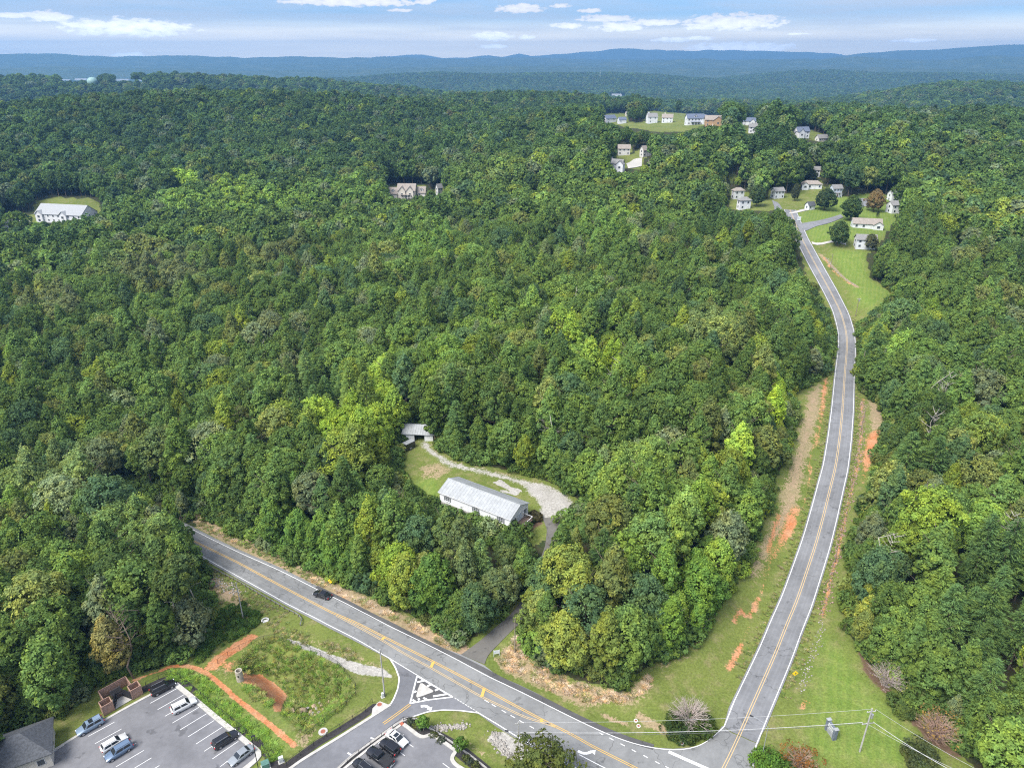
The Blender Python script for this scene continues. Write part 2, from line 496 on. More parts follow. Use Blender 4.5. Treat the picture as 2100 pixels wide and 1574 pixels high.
M = {}
def asphalt(name, base, cracked=True):
    s = NT(name)
    p = s.pos()
    big = s.rng(s.noise(.12, 4, .6, p), .3, .7, .84, 1.12)
    mid = s.rng(s.noise(.9, 4, .65, p), .3, .7, .93, 1.07)
    fine = s.rng(s.noise(9, 3, .7, p), .25, .75, .92, 1.08)
    k = s.math('MULTIPLY', s.math('MULTIPLY', big, mid), fine)
    cr = s.node('ShaderNodeTexVoronoi', feature='DISTANCE_TO_EDGE')
    wp = s.node('ShaderNodeVectorMath', operation='ADD')
    s.l.new(p, wp.inputs[0])
    nn = s.node('ShaderNodeTexNoise'); s.set(nn.inputs['Scale'], .35); s.l.new(p, nn.inputs['Vector'])
    sc = s.node('ShaderNodeVectorMath', operation='SCALE'); s.l.new(nn.outputs['Color'], sc.inputs[0]); s.set(sc.inputs['Scale'], 5.)
    s.l.new(sc.outputs[0], wp.inputs[1])
    s.set(cr.inputs['Scale'], .085); s.l.new(wp.outputs[0], cr.inputs['Vector'])
    crack = s.rng(cr.outputs['Distance'], .0, .010, .62, 1.)
    if cracked:
        k = s.math('MULTIPLY', k, crack)
    oil = s.rng(s.noise(.38, 3, .55, p), .645, .70, 1., .70)
    k = s.math('MULTIPLY', k, oil)
    lane = s.math('ABSOLUTE', s.attr('lane'))
    t1 = s.rng(s.math('ABSOLUTE', s.math('SUBTRACT', lane, .95)), .15, .55, 1., 0.)
    t2 = s.rng(s.math('ABSOLUTE', s.math('SUBTRACT', lane, 2.65)), .15, .55, 1., 0.)
    tr = s.math('MULTIPLY', s.math('MAXIMUM', t1, t2), s.rng(s.noise(.25, 3, .6, p), .3, .7, .3, 1.))
    k = s.math('MULTIPLY', k, s.rng(tr, 0., 1., 1., .86, False))
    mid_ = s.rng(s.math('ABSOLUTE', s.math('SUBTRACT', lane, 1.8)), .05, .35, .93, 1.)
    k = s.math('MULTIPLY', k, mid_)
    c = s.mix(1., base, grey(s, k), 'MULTIPLY')
    return s.bsdf(c, .85, 0, s.bump(fine, .25, .02), .25)
M['asphalt'] = asphalt('highway_asphalt', (0.180, 0.182, 0.182))
M['asphalt_side'] = asphalt('side_road_asphalt', (0.173, 0.176, 0.185))
M['asphalt_new'] = asphalt('entry_asphalt', (0.142, 0.144, 0.156), False)
M['asphalt_old'] = asphalt('driveway_asphalt', (0.114, 0.108, 0.099)) if True else asphalt('x', (0.094, 0.090, 0.090))
M['asphalt_lot'] = asphalt('lot_asphalt', (0.148, 0.148, 0.158), False)
M['shoulder'] = asphalt('shoulder_asphalt', (0.081, 0.080, 0.081))
def paint(name, col):
    s = NT(name)
    p = s.pos()
    w = s.rng(s.noise(3.5, 4, .7, p), .55, .78, 0, .55)
    c = s.mix(w, col, (.22, .22, .23))
    return s.bsdf(c, .6)
M['white_paint'] = paint('road_white', (.60, .60, .60))
M['yellow_paint'] = paint('road_yellow', (.52, .33, .09))
M['yellow_faded'] = paint('road_yellow_faded', (.46, .34, .18))
M['concrete'] = pmat('concrete', (.38, .365, .34), .85, .12, 1.2)
M['concrete_pipe'] = pmat('weathered_concrete', (0.34, 0.305, 0.25), .9, .22, 1.6)
M['stamped'] = pmat('brick_ramp', (.33, .10, .06), .85)
M['manhole'] = pmat('rusty_iron', (.26, .09, .06), .7)
M['tyre'] = pmat('tyre_rubber', (.015, .015, .016), .8)
M['rim'] = pmat('wheel_alloy', (.45, .45, .47), .35, .05, metal=.8)
M['glass'] = pmat('tinted_glass', (.018, .022, .026), .06, .05, spec=.7)
M['window'] = pmat('window_glass', (.055, .065, .075), .10, .1, spec=.6)
M['red_lamp'] = pmat('tail_lamp_red', (.45, .02, .02), .25, spec=.6)
M['head_lamp'] = pmat('head_lamp_clear', (.62, .64, .66), .15, spec=.7)
M['plate'] = pmat('number_plate', (.6, .6, .58), .5)
M['black_metal'] = pmat('black_metal', (.018, .018, .02), .5)
M['steel'] = pmat('galvanised_steel', (.42, .43, .44), .45, .12, metal=.6)
M['wood_pole'] = pmat('weathered_pole', (.20, .165, .13), .9, .25, 1.5)
M['wood_grey'] = pmat('grey_pole', (.33, .32, .30), .85, .2, 1.5)
M['wire'] = pmat('overhead_wire', (.10, .10, .10), .6)
M['wire_light'] = pmat('aluminium_wire', (.40, .40, .40), .5)
M['white_wall'] = pmat('white_siding', (0.6, 0.61, 0.63), .6, .05, .6)
M['cream_wall'] = pmat('cream_siding', (0.56, 0.52, 0.46), .7, .06)
M['tan_wall'] = pmat('tan_siding', (0.38, 0.25, 0.14), .7, .08)
M['grey_wall'] = pmat('grey_siding', (0.5, 0.49, 0.47), .7, .06)
M['blue_wall'] = pmat('pale_blue_siding', (0.42, 0.47, 0.53), .7, .05)
M['trim'] = pmat('white_trim', (0.56, 0.56, 0.57), .5, .04)
M['shingle_grey'] = pmat('grey_shingle', (0.19, 0.187, 0.184), .9, .16, 1.5)
M['shingle_brown'] = pmat('brown_grey_shingle', (0.24, 0.21, 0.185), .9, .16, 1.5)
M['shingle_blue'] = pmat('slate_blue_shingle', (.10, .12, .17), .85, .16, 1.5)
M['shingle_dark'] = pmat('charcoal_shingle', (.075, .08, .09), .9, .25, 3)
M['shingle_light'] = pmat('light_grey_shingle', (0.27, 0.28, 0.29), .85, .1, 1.5)
def metal_roof(name, col):
    s = NT(name)
    v = s.coord()
    n = s.noise(.5, 3, .6, v)
    st = s.noise(2.0, 2, .5, v)
    k = s.math('MULTIPLY', s.rng(n, .3, .7, .90, 1.08), s.rng(st, .3, .7, .95, 1.05))
    return s.bsdf(s.mix(1., col, grey(s, k), 'MULTIPLY'), .5, .15, None, .4)
M['metal_roof'] = metal_roof('pale_metal_roof', (0.3, 0.312, 0.318))
M['shutter'] = pmat('grey_shutter', (.16, .17, .18), .7)
M['red_door'] = pmat('red_door', (.35, .08, .05), .6)
M['deck'] = pmat('brown_deck_wood', (.11, .08, .065), .85, .25)
M['board'] = pmat('stained_fence_board', (.30, .19, .145), .85, .25, 4)
M['dumpster'] = pmat('dark_brown_steel', (.05, .04, .038), .6)
M['screen'] = pmat('black_gate_screen', (.02, .02, .022), .7)
M['green_box'] = pmat('transformer_green', (.08, .17, .14), .6)
M['white_box'] = pmat('utility_white', (0.5, 0.52, 0.5), .6)
M['sign_yellow'] = pmat('sign_yellow', (.80, .55, .02), .5, .05)
M['sign_white'] = pmat('sign_white', (0.58, 0.6, 0.6), .5, .04)
M['sign_brick'] = pmat('blue_grey_stone', (.12, .14, .17), .85, .25, 4)
M['sign_ink'] = pmat('sign_ink', (.06, .07, .09), .6)
M['stone'] = pmat('pale_stone', (0.27, 0.25, 0.225), .9, .3, 1.5, bump=.4)
M['stone_tan'] = pmat('tan_boulder', (0.3, 0.225, 0.15), .9, .3, 1.5, bump=.4)
M['stone_pink'] = pmat('clay_stained_stone', (0.24, 0.165, 0.135), .9, .35, 1.2, bump=.4)
M['tank_teal'] = pmat('pale_green_tank', (0.22, 0.34, 0.31), .5, .08, .2)
M['culvert'] = pmat('culvert_white', (0.5, 0.49, 0.47), .7)
M['bark'] = pmat('tree_bark', (.13, .10, .075), .95, .3, 2.)
M['bark_pale'] = pmat('pale_bark', (.34, .31, .27), .9, .3, 2.)
M['twig'] = pmat('grey_twig', (.36, .30, .27), .95, .25, 3.)
M['twig_red'] = pmat('reddish_twig', (.33, .22, .17), .95, .25, 3.)
def car_paint(name, col):
    s = NT(name)
    return s.bsdf(s.mix(s.rng(s.noise(1.5, 2, .5, s.coord()), .3, .7, 0, .25), col, tuple(c * .88 for c in col)), .28, .1, None, .5, .6)
M['car_black'] = car_paint('car_black', (.012, .012, .014))
M['car_white'] = car_paint('car_white', (0.55, 0.55, 0.545))
M['car_blue'] = car_paint('car_steel_blue', (.17, .23, .31))
M['car_navy'] = car_paint('car_blue', (.10, .15, .23))
M['car_grey'] = car_paint('car_grey', (.22, .24, .26))

def leaf_mat(name, default, hue_var=.10, trans=.28):
    """leaf clumps: colour of the single tree times a tone for each leaf cluster"""
    s = NT(name)
    tint = s.attr('tint', 'INSTANCER', 'Color')
    lf = s.attr('leaf', 'GEOMETRY', 'Fac')
    rnd = s.node('ShaderNodeObjectInfo').outputs['Random']
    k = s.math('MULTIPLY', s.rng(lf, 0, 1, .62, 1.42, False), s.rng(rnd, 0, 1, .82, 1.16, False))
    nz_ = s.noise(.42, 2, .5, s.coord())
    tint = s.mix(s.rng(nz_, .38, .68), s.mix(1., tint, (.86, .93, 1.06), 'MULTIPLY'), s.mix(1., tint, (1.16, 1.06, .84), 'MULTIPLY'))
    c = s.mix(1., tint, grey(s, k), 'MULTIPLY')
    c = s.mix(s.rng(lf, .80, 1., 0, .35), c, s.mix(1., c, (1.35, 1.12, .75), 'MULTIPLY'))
    d = s.node('ShaderNodeBsdfDiffuse'); s.set(d.inputs['Color'], c)
    t = s.node('ShaderNodeBsdfTranslucent'); s.set(t.inputs['Color'], s.mix(1., c, (1.25, 1.25, .6), 'MULTIPLY'))
    m = s.node('ShaderNodeMixShader'); s.set(m.inputs[0], trans)
    s.l.new(d.outputs[0], m.inputs[1]); s.l.new(t.outputs[0], m.inputs[2])
    s.l.new(m.outputs[0], s.out.inputs['Surface'])
    return s.m
M['leaf'] = leaf_mat('broadleaf_foliage', (.08, .12, .03))
M['needle'] = leaf_mat('pine_needles', (.06, .10, .04), trans=.15)

# ------------------------------------------------------------------ mesh helpers
def mesh_from(name, V, Fc, mat, attrs=None, smooth=False):
    """V (n,3), Fc (m,3) or (m,4) array"""
    V = np.asarray(V, np.float32); Fc = np.asarray(Fc, np.int32)
    me = bpy.data.meshes.new(name)
    me.vertices.add(len(V)); me.vertices.foreach_set('co', V.ravel())
    k = Fc.shape[1]
    me.loops.add(Fc.size); me.loops.foreach_set('vertex_index', Fc.ravel())
    me.polygons.add(len(Fc))
    me.polygons.foreach_set('loop_start', np.arange(0, Fc.size, k, dtype=np.int32))
    try:
        me.polygons.foreach_set('loop_total', np.full(len(Fc), k, np.int32))
    except Exception:
        pass
    for an, av in (attrs or {}).items():
        a = me.attributes.new(an, 'FLOAT', 'POINT')
        a.data.foreach_set('value', np.asarray(av, np.float32))
    me.update(calc_edges=True)
    if smooth:
        me.polygons.foreach_set('use_smooth', np.ones(len(Fc), bool))
    for m in (mat if isinstance(mat, (list, tuple)) else [mat]):
        me.materials.append(m)
    return me
def link(o, parent=None):
    COL.objects.link(o)
    if parent is not None:
        o.parent = parent
    return o
def put(name, me, parent=None, loc=None):
    o = bpy.data.objects.new(name, me)
    if loc is not None:
        o.location = loc
    return link(o, parent)
def tag(o, label=None, cat=None, group=None, kind=None):
    if label: o['label'] = label
    if cat: o['category'] = cat
    if group: o['group'] = group
    if kind: o['kind'] = kind
    return o
def empty(name, loc, rz=0., label=None, cat=None, group=None):
    o = bpy.data.objects.new(name, None)
    o.location = tuple(float(c) for c in loc)
    o.rotation_euler = (0, 0, rz)
    o.empty_display_size = .5
    COL.objects.link(o)
    return tag(o, label, cat, group)
class MB:
    """collects faces, then builds ONE mesh object"""
    def __init__(s):
        s.v, s.f = [], []
    def add(s, vs, fs):
        o = len(s.v)
        s.v += [tuple(float(c) for c in p) for p in vs]
        s.f += [tuple(i + o for i in f) for f in fs]
        return s
    def box(s, c, d, rz=0., taper=1., M4=None):
        hx, hy, hz = d[0] / 2, d[1] / 2, d[2] / 2
        vs = []
        for z, t in ((-hz, 1.), (hz, taper)):
            for x, y in ((-hx, -hy), (hx, -hy), (hx, hy), (-hx, hy)):
                X, Y = x * t, y * t
                vs.append((c[0] + X * math.cos(rz) - Y * math.sin(rz), c[1] + X * math.sin(rz) + Y * math.cos(rz), c[2] + z))
        if M4 is not None:
            vs = [M4 @ Vector(p) for p in vs]
        return s.add(vs, [(3, 2, 1, 0), (4, 5, 6, 7), (0, 1, 5, 4), (1, 2, 6, 5), (2, 3, 7, 6), (3, 0, 4, 7)])
    def tube(s, a, b, r0, r1=None, n=6, caps=True):
        r1 = r0 if r1 is None else r1
        a, b = Vector(a), Vector(b)
        d = (b - a)
        if d.length < 1e-6:
            return s
        d.normalize()
        u = d.cross(Vector((0, 0, 1)) if abs(d.z) < .9 else Vector((1, 0, 0))).normalized()
        w = d.cross(u)
        vs = [a + (u * math.cos(2 * math.pi * i / n) + w * math.sin(2 * math.pi * i / n)) * r0 for i in range(n)]
        vs += [b + (u * math.cos(2 * math.pi * i / n) + w * math.sin(2 * math.pi * i / n)) * r1 for i in range(n)]
        fs = [(i, (i + 1) % n, n + (i + 1) % n, n + i) for i in range(n)]
        if caps:
            fs += [tuple(range(n - 1, -1, -1)), tuple(range(n, 2 * n))]
        return s.add(vs, fs)
    def path(s, pts, r0, r1=None, n=5):
        r1 = r0 if r1 is None else r1
        m = len(pts) - 1
        for i in range(m):
            s.tube(pts[i], pts[i + 1], r0 + (r1 - r0) * i / m, r0 + (r1 - r0) * (i + 1) / m, n, False)
        return s
    def loft(s, rings, caps=True):
        n = len(rings[0])
        vs = [p for r in rings for p in r]
        fs = []
        for k in range(len(rings) - 1):
            for i in range(n):
                j = (i + 1) % n
                fs.append((k * n + i, k * n + j, (k + 1) * n + j, (k + 1) * n + i))
        if caps:
            fs += [tuple(range(n - 1, -1, -1)), tuple(range((len(rings) - 1) * n, len(rings) * n))]
        return s.add(vs, fs)
    def prism(s, poly, z0, z1):
        n = len(poly)
        return s.loft([[(x, y, z0) for x, y in poly], [(x, y, z1) for x, y in poly]])
    def slab(s, q, t, nrm=None):
        """thickened polygon (q: 3D points), t along its normal"""
        q = [Vector(p) for p in q]
        n = (q[1] - q[0]).cross(q[2] - q[0]).normalized() if nrm is None else Vector(nrm)
        return s.loft([[p for p in q], [p + n * t for p in q]])
    def ellip(s, c, r, nu=10, nv=6):
        rings = []
        for k in range(nv + 1):
            a = -math.pi / 2 + math.pi * k / nv
            rings.append([(c[0] + r[0] * math.cos(a) * math.cos(2 * math.pi * i / nu), c[1] + r[1] * math.cos(a) * math.sin(2 * math.pi * i / nu), c[2] + r[2] * math.sin(a)) for i in range(nu)])
        return s.loft(rings, False)
    def mesh(s, name, mat, smooth=False, bevel=0.):
        me = bpy.data.meshes.new(name)
        me.from_pydata(s.v, [], s.f)
        bm = bmesh.new(); bm.from_mesh(me)
        if bevel:
            bmesh.ops.remove_doubles(bm, verts=bm.verts, dist=1e-4)
            es = [e for e in bm.edges if len(e.link_faces) == 2 and e.calc_face_angle(0) > .5]
            bmesh.ops.bevel(bm, geom=es, offset=bevel, segments=1, affect='EDGES', clamp_overlap=True)
        bmesh.ops.recalc_face_normals(bm, faces=bm.faces)
        bm.to_mesh(me); bm.free()
        me.materials.append(mat)
        if smooth:
            me.polygons.foreach_set('use_smooth', np.ones(len(me.polygons), bool))
        return me
    def build(s, name, mat, parent=None, smooth=False, bevel=0., loc=None):
        return put(name, s.mesh(name, mat, smooth, bevel), parent, loc)

# ------------------------------------------------------------------ what is open ground in the photograph (everything else is wood)
OPEN = [
    [(395, 1047), (470, 1085), (560, 1132), (650, 1174), (740, 1214), (830, 1255), (900, 1287), (945, 1320), (985, 1300), (1030, 1258), (1052, 1230), (1068, 1228), (1078, 1250), (1056, 1300), (1080, 1345), (1130, 1368),
     (1180, 1395), (1240, 1405), (1275, 1420), (1305, 1385), (1345, 1355), (1400, 1335), (1440, 1300), (1474, 1250), (1502, 1205), (1738, 1205), (1738, 1290), (1760, 1330), (1790, 1370), (1850, 1400), (1880, 1450),
     (1950, 1530), (2000, 1574), (2100, 1660), (2100, 1900), (0, 1900), (0, 1500), (60, 1480), (130, 1470), (200, 1400), (260, 1385), (330, 1370), (380, 1350), (430, 1310), (440, 1240), (415, 1180), (408, 1120)],
    [(1502, 1205), (1528, 1160), (1552, 1110), (1573, 1050), (1594, 980), (1618, 900), (1630, 860), (1628, 805), (1690, 765), (1707, 700), (1692, 640), (1652, 560), (1636, 495), (1640, 470), (1700, 455), (1760, 480), (1775, 520),
     (1785, 570), (1835, 600), (1800, 640), (1765, 670), (1762, 740), (1768, 800), (1824, 850), (1814, 905), (1778, 990), (1756, 1080), (1745, 1150), (1738, 1205)],
    [(826, 879), (886, 881), (890, 905), (930, 942), (1010, 957), (1080, 972), (1150, 997), (1188, 1025), (1180, 1060), (1120, 1105), (1085, 1125), (1062, 1092), (1042, 1087), (1000, 1064), (960, 1062), (925, 1048), (900, 1035), (850, 1005), (818, 960)],
    [(1578, 382), (1606, 384), (1608, 402), (1640, 388), (1642, 372), (1685, 372), (1690, 390), (1702, 378), (1726, 380), (1728, 405), (1770, 398), (1815, 398), (1848, 398), (1848, 440), (1822, 470), (1797, 512), (1778, 522), (1640, 482), (1626, 440), (1600, 428), (1575, 432), (1540, 432), (1498, 430), (1498, 394), (1538, 394), (1545, 415), (1572, 408)],
    [(1234, 233), (1286, 232), (1290, 252), (1322, 250), (1324, 228), (1350, 228), (1382, 231), (1402, 232), (1441, 231), (1482, 238), (1482, 260), (1440, 258), (1405, 270), (1350, 271), (1300, 263), (1240, 252)],
    [(1518, 242), (1552, 242), (1552, 272), (1530, 272)],
    [(1626, 264), (1660, 266), (1698, 278), (1698, 292), (1630, 284)],
    [(0, 441), (72, 441), (72, 415), (110, 404), (190, 408), (207, 416), (205, 436), (150, 448), (82, 456), (0, 458)],
    [(798, 380), (876, 380), (876, 400), (840, 406), (800, 406)], [(890, 379), (911, 381), (911, 398), (890, 396)],
    [(1264, 300), (1294, 300), (1296, 318), (1310, 306), (1336, 305), (1334, 318), (1318, 325), (1318, 344), (1280, 346), (1276, 352), (1252, 350), (1254, 332), (1262, 330)], [(1329, 334), (1352, 334), (1350, 343), (1330, 343)],
    [(1510, 343), (1544, 343), (1542, 353), (1512, 354)], [(1490, 355), (1510, 356), (1508, 368), (1494, 372)], [(1662, 347), (1682, 347), (1682, 362), (1664, 364)], [(0, 462), (18, 462), (18, 478), (0, 480)], [(1070, 368), (1098, 368), (1098, 376), (1070, 376)],
    [(182, 160), (204, 160), (204, 176), (182, 176)], [(120, 160), (182, 160), (182, 167), (120, 167)], [(235, 161), (300, 161), (300, 168), (235, 168)], [(1250, 192), (1284, 192), (1284, 200), (1250, 200)],
]
def in_open(px, py):
    k = np.zeros(np.shape(px), bool)
    for P in OPEN:
        k |= inside(px, py, P)
    return k

# ------------------------------------------------------------------ ground: one polar sheet, fine where the photograph looks closely
def build_ground():
    rr = np.concatenate([[0.5, 20, 40, 60, 75], np.geomspace(85, 480, 350)[:-1], np.geomspace(480, 1500, 90)[:-1], np.geomspace(1500, 16500, 170)])
    tt = np.concatenate([np.linspace(-180, -48, 34)[:-1], np.linspace(-48, 48, 430), np.linspace(48, 180, 34)[1:-1]])
    tt = np.radians(tt)
    nr, nt = len(rr), len(tt)
    RR, TT = np.meshgrid(rr, tt, indexing='ij')
    X, Y = RR * np.sin(TT), RR * np.cos(TT)
    Z = land(X, Y)
    i, j = np.meshgrid(np.arange(nr - 1), np.arange(nt), indexing='ij')
    j2 = (j + 1) % nt
    Fc = np.stack([i * nt + j, i * nt + j2, (i + 1) * nt + j2, (i + 1) * nt + j], -1).reshape(-1, 4)[:, ::-1]
    x, y, z = X.ravel(), Y.ravel(), Z.ravel()
    r = RR.ravel()
    px, py, dp = project(x, y, z)
    front = (y > 30)
    op = np.zeros(x.shape)
    near = front & (r < 1500)
    op[near] = in_open(px[near], py[near])
    woods = 1 - op
    # behind and below the camera: more lawn
    woods[(~front)] = 0.7
    att = {'woods': woods}
    for k in ('clay', 'straw', 'gravel', 'mulch', 'lush', 'bed'):
        att[k] = np.zeros(x.shape, np.float32)
    def poly(name, pts, v=1., soft=1.2):
        P = W2(pts)
        lo, hi = P.min(0) - 6, P.max(0) + 6
        q = (x > lo[0]) & (x < hi[0]) & (y > lo[1]) & (y < hi[1])
        att[name][q] = np.maximum(att[name][q], v * np.clip(.5 + signed(x[q], y[q], P) / (2 * soft), 0, 1))
    def line(name, pts, w, v=1., soft=.8):
        P = W2(pts)
        lo, hi = P.min(0) - 8, P.max(0) + 8
        q = (x > lo[0]) & (x < hi[0]) & (y > lo[1]) & (y < hi[1])
        d, _ = seg_dist(x[q], y[q], P)
        att[name][q] = np.maximum(att[name][q], v * np.clip(.5 + (w / 2 - d) / (2 * soft), 0, 1))
    def z5(x0, y0, L, s=5.247):
        return [(x0 + a / s, y0 + b / s) for a, b in L]
    # red clay
    poly('clay', [(466, 1352), (485, 1365), (520, 1378), (560, 1400), (590, 1425), (588, 1450), (570, 1466), (545, 1452), (510, 1425), (478, 1395)], .62, 2)
    poly('clay', z5(500, 1274, [(10, 640), (100, 560), (180, 550), (300, 640), (420, 740), (460, 790), (420, 880), (400, 970), (330, 960), (320, 830), (270, 750), (200, 690), (110, 640)]), 1.0, .7)
    line('clay', [(329, 1375), (345, 1367), (366, 1364), (388, 1366), (405, 1370), (425, 1381), (442, 1393), (487, 1433), (533, 1469), (564, 1494), (603, 1527)], 1.15, .95, .5)
    line('clay', [(270, 1397), (300, 1385), (329, 1375)], .9, .75, .5)
    poly('clay', [(415, 1372), (440, 1345), (480, 1318), (515, 1297), (532, 1302), (500, 1328), (470, 1348), (440, 1375)], .95)
    poly('clay', [(415, 1362), (470, 1345), (500, 1350), (490, 1385), (470, 1390)], .55, 2)
    for L, w in (([(1506, 1274), (1512, 1260), (1520, 1250), (1527, 1262)], 1.5), ([(1536, 1262), (1545, 1250), (1550, 1238), (1556, 1226)], 1.4), ([(1495, 1370), (1503, 1355), (1513, 1338), (1519, 1322)], 1.7), ([(1519, 1322), (1530, 1295), (1534, 1285)], .8),
                 ([(1640, 1060), (1654, 1020), (1660, 985), (1665, 955)], .9), ([(1684, 850), (1688, 830), (1690, 800), (1693, 780)], 1.7), ([(1672, 905), (1680, 870), (1684, 850)], 1.2), ([(1655, 965), (1664, 935), (1672, 905)], .9),
                 ([(1590, 1120), (1575, 1170), (1562, 1215)], .8), ([(1575, 1130), (1585, 1095), (1597, 1055)], 1.6), ([(1690, 780), (1700, 770), (1688, 790)], 1.2), ([(1690, 528), (1702, 548), (1716, 562), (1735, 578), (1755, 586)], 1.6)):
        line('clay', L, w * 1.2, .68, 1.1)
    poly('clay', [(1560, 1175), (1580, 1120), (1598, 1070), (1612, 1035), (1636, 1030), (1648, 1045), (1636, 1085), (1615, 1115), (1596, 1150), (1575, 1190)], .70, 3.2)
    poly('clay', [(1668, 900), (1676, 855), (1686, 800), (1697, 775), (1700, 790), (1693, 850), (1684, 900), (1672, 950)], .72, 2.5)
    poly('clay', [(1605, 1098), (1612, 1070), (1618, 1055), (1630, 1060), (1636, 1070), (1625, 1090), (1612, 1110), (1603, 1122)], .95, 1)
    poly('clay', [(1763, 1000), (1766, 925), (1775, 890), (1812, 870), (1806, 910), (1792, 945), (1776, 985)], .74, 2.2)
    poly('straw', [(1775, 815), (1806, 830), (1822, 855), (1812, 880), (1780, 890)], .7, 2)
    line('clay', [(1770, 812), (1767, 840), (1768, 862), (1765, 895), (1762, 930), (1757, 960), (1748, 990), (1742, 1020), (1735, 1050), (1728, 1080), (1722, 1110), (1717, 1140), (1708, 1170), (1700, 1200), (1693, 1235), (1688, 1262)], 1.6, .62, .9)
    line('clay', [(1660, 1440), (1651, 1437), (1646, 1450)], 1.2, .7, .8)
    # dry grass
    poly('straw', [(380, 1040), (470, 1086), (560, 1136), (650, 1178), (740, 1216), (830, 1255), (900, 1286), (940, 1318), (900, 1312), (830, 1282), (700, 1222), (600, 1172), (480, 1112), (390, 1062)], .62, 3)
    line('straw', [(390, 1058), (430, 1082), (500, 1117), (560, 1147), (620, 1178), (700, 1216), (780, 1253), (850, 1288), (920, 1320), (945, 1332)], 4.2, .95, 1.6)
    poly('straw', [(1010, 1348), (1045, 1318), (1065, 1290), (1066, 1335), (1110, 1365), (1180, 1395), (1240, 1410), (1285, 1422), (1300, 1398), (1330, 1380), (1338, 1398), (1322, 1430), (1290, 1446), (1240, 1442), (1200, 1452), (1150, 1432), (1080, 1397), (1030, 1378)], .85, 2)
    line('straw', [(1236, 1465), (1260, 1476), (1282, 1484)], 1.5, .8, 1)
    line('straw', [(1310, 1466), (1330, 1480), (1360, 1495)], 2.2, .75, 1)
    poly('straw', [(412, 1160), (480, 1195), (505, 1225), (520, 1248), (470, 1240), (415, 1205)], .85, 2)
    line('straw', [(560, 1283), (610, 1300), (680, 1330), (740, 1352), (790, 1372)], 2.5, .6, 2)
    line('straw', [(1680, 520), (1700, 540), (1720, 560), (1758, 588)], 2.5, .8, 1.2)
    poly('straw', [(1590, 1050), (1606, 985), (1632, 905), (1645, 850), (1650, 810), (1688, 775), (1690, 790), (1684, 850), (1670, 905), (1655, 965), (1640, 1040), (1610, 1090), (1585, 1120), (1570, 1160), (1548, 1200), (1530, 1170)], .78, 3)
    poly('straw', [(1775, 815), (1800, 830), (1815, 855), (1802, 885), (1780, 890)], .5, 2)
    poly('straw', [(600, 1480), (650, 1470), (700, 1440), (640, 1535), (600, 1552)], .55, 2)
    poly('straw', [(940, 1500), (970, 1515), (1010, 1545), (1000, 1574), (960, 1540)], .55, 1.5)
    poly('straw', [(1320, 1360), (1400, 1330), (1440, 1345), (1400, 1380), (1350, 1390)], .5, 3)
    poly('straw', [(855, 955), (900, 945), (930, 965), (905, 985), (865, 985)], .6, 2)
    line('straw', [(880, 910), (900, 930), (935, 948), (990, 962), (1060, 978), (1130, 1000), (1178, 1035)], 3, .55, 2)
    poly('straw', [(405, 1370), (455, 1340), (500, 1380), (480, 1400), (540, 1440), (520, 1430), (450, 1400)], .5, 2)
    # gravel and bare stone
    poly('gravel', [(588, 1308), (620, 1316), (680, 1341), (740, 1360), (790, 1372), (806, 1388), (770, 1386), (730, 1380), (700, 1366), (660, 1345), (600, 1322)], 1., .9)
    poly('gravel', [(1012, 1498), (1030, 1500), (1065, 1518), (1095, 1550), (1060, 1560), (1030, 1545), (1000, 1515)], 1., .9)
    poly('gravel', [(1062, 984), (1120, 988), (1165, 1010), (1185, 1032), (1178, 1058), (1150, 1064), (1125, 1070), (1088, 1062), (1100, 1040), (1092, 1022), (1070, 1008)], .68, 2.5)
    poly('gravel', [(1008, 988), (1030, 984), (1048, 998), (1072, 1004), (1062, 1012), (1038, 1002)], 1., .5)
    line('gravel', [(1030, 1006), (1058, 1013)], 1.2, 1., .4)
    line('gravel', [(868, 905), (885, 928), (925, 952), (990, 966), (1062, 986), (1120, 1000)], 4.6, .60, 2.2)
    # bark mulch
    line('mulch', [(296, 1412), (330, 1396), (352, 1388), (372, 1396), (405, 1427), (452, 1466), (500, 1502), (548, 1541), (572, 1574), (590, 1600)], 1.9, 1., .5)
    line('mulch', [(560, 1592), (600, 1560), (650, 1524), (700, 1494), (745, 1466), (768, 1448)], 1.5, 1., .4)
    line('mulch', [(676, 1590), (720, 1549), (760, 1521), (800, 1493), (826, 1478), (850, 1480)], 1.6, 1., .4)
    line('mulch', [(826, 1476), (846, 1483), (868, 1495), (900, 1512), (935, 1532), (970, 1560), (1000, 1585)], 2.6, 1., .4)
    line('bed', [(1768, 1340), (1790, 1385), (1815, 1412), (1845, 1440), (1880, 1480), (1915, 1520), (1960, 1545)], 2.6, .8, 1.5)
    poly('bed', [(1055, 1062), (1085, 1050), (1115, 1072), (1085, 1092), (1062, 1085)], .9, 1)
    poly('lush', [(380, 1378), (430, 1395), (520, 1470), (600, 1530), (560, 1560), (500, 1500), (400, 1420)], 1., 2)
    poly('lush', [(470, 1390), (540, 1440), (610, 1520), (600, 1505), (560, 1440), (500, 1395)], 1., 2)
    poly('lush', [(1640, 1574), (1640, 1450), (1680, 1290), (1740, 1330), (1790, 1400), (1900, 1530), (1960, 1600)], .8, 4)
    poly('lush', [(1700, 515), (1775, 515), (1785, 570), (1835, 600), (1790, 640), (1755, 630), (1720, 560)], .9, 4)
    poly('lush', [(1630, 440), (1700, 400), (1850, 400), (1850, 470), (1790, 500), (1660, 500)], .9, 4)
    poly('lush', [(830, 1005), (850, 985), (900, 975), (905, 1030)], .9, 2)

    s = NT('ground_cover')
    p = s.pos()
    n1 = s.noise(.05, 4, .6, p); n2 = s.noise(.35, 4, .65, p); n3 = s.noise(2.2, 4, .7, p); n4 = s.noise(9., 2, .7, p)
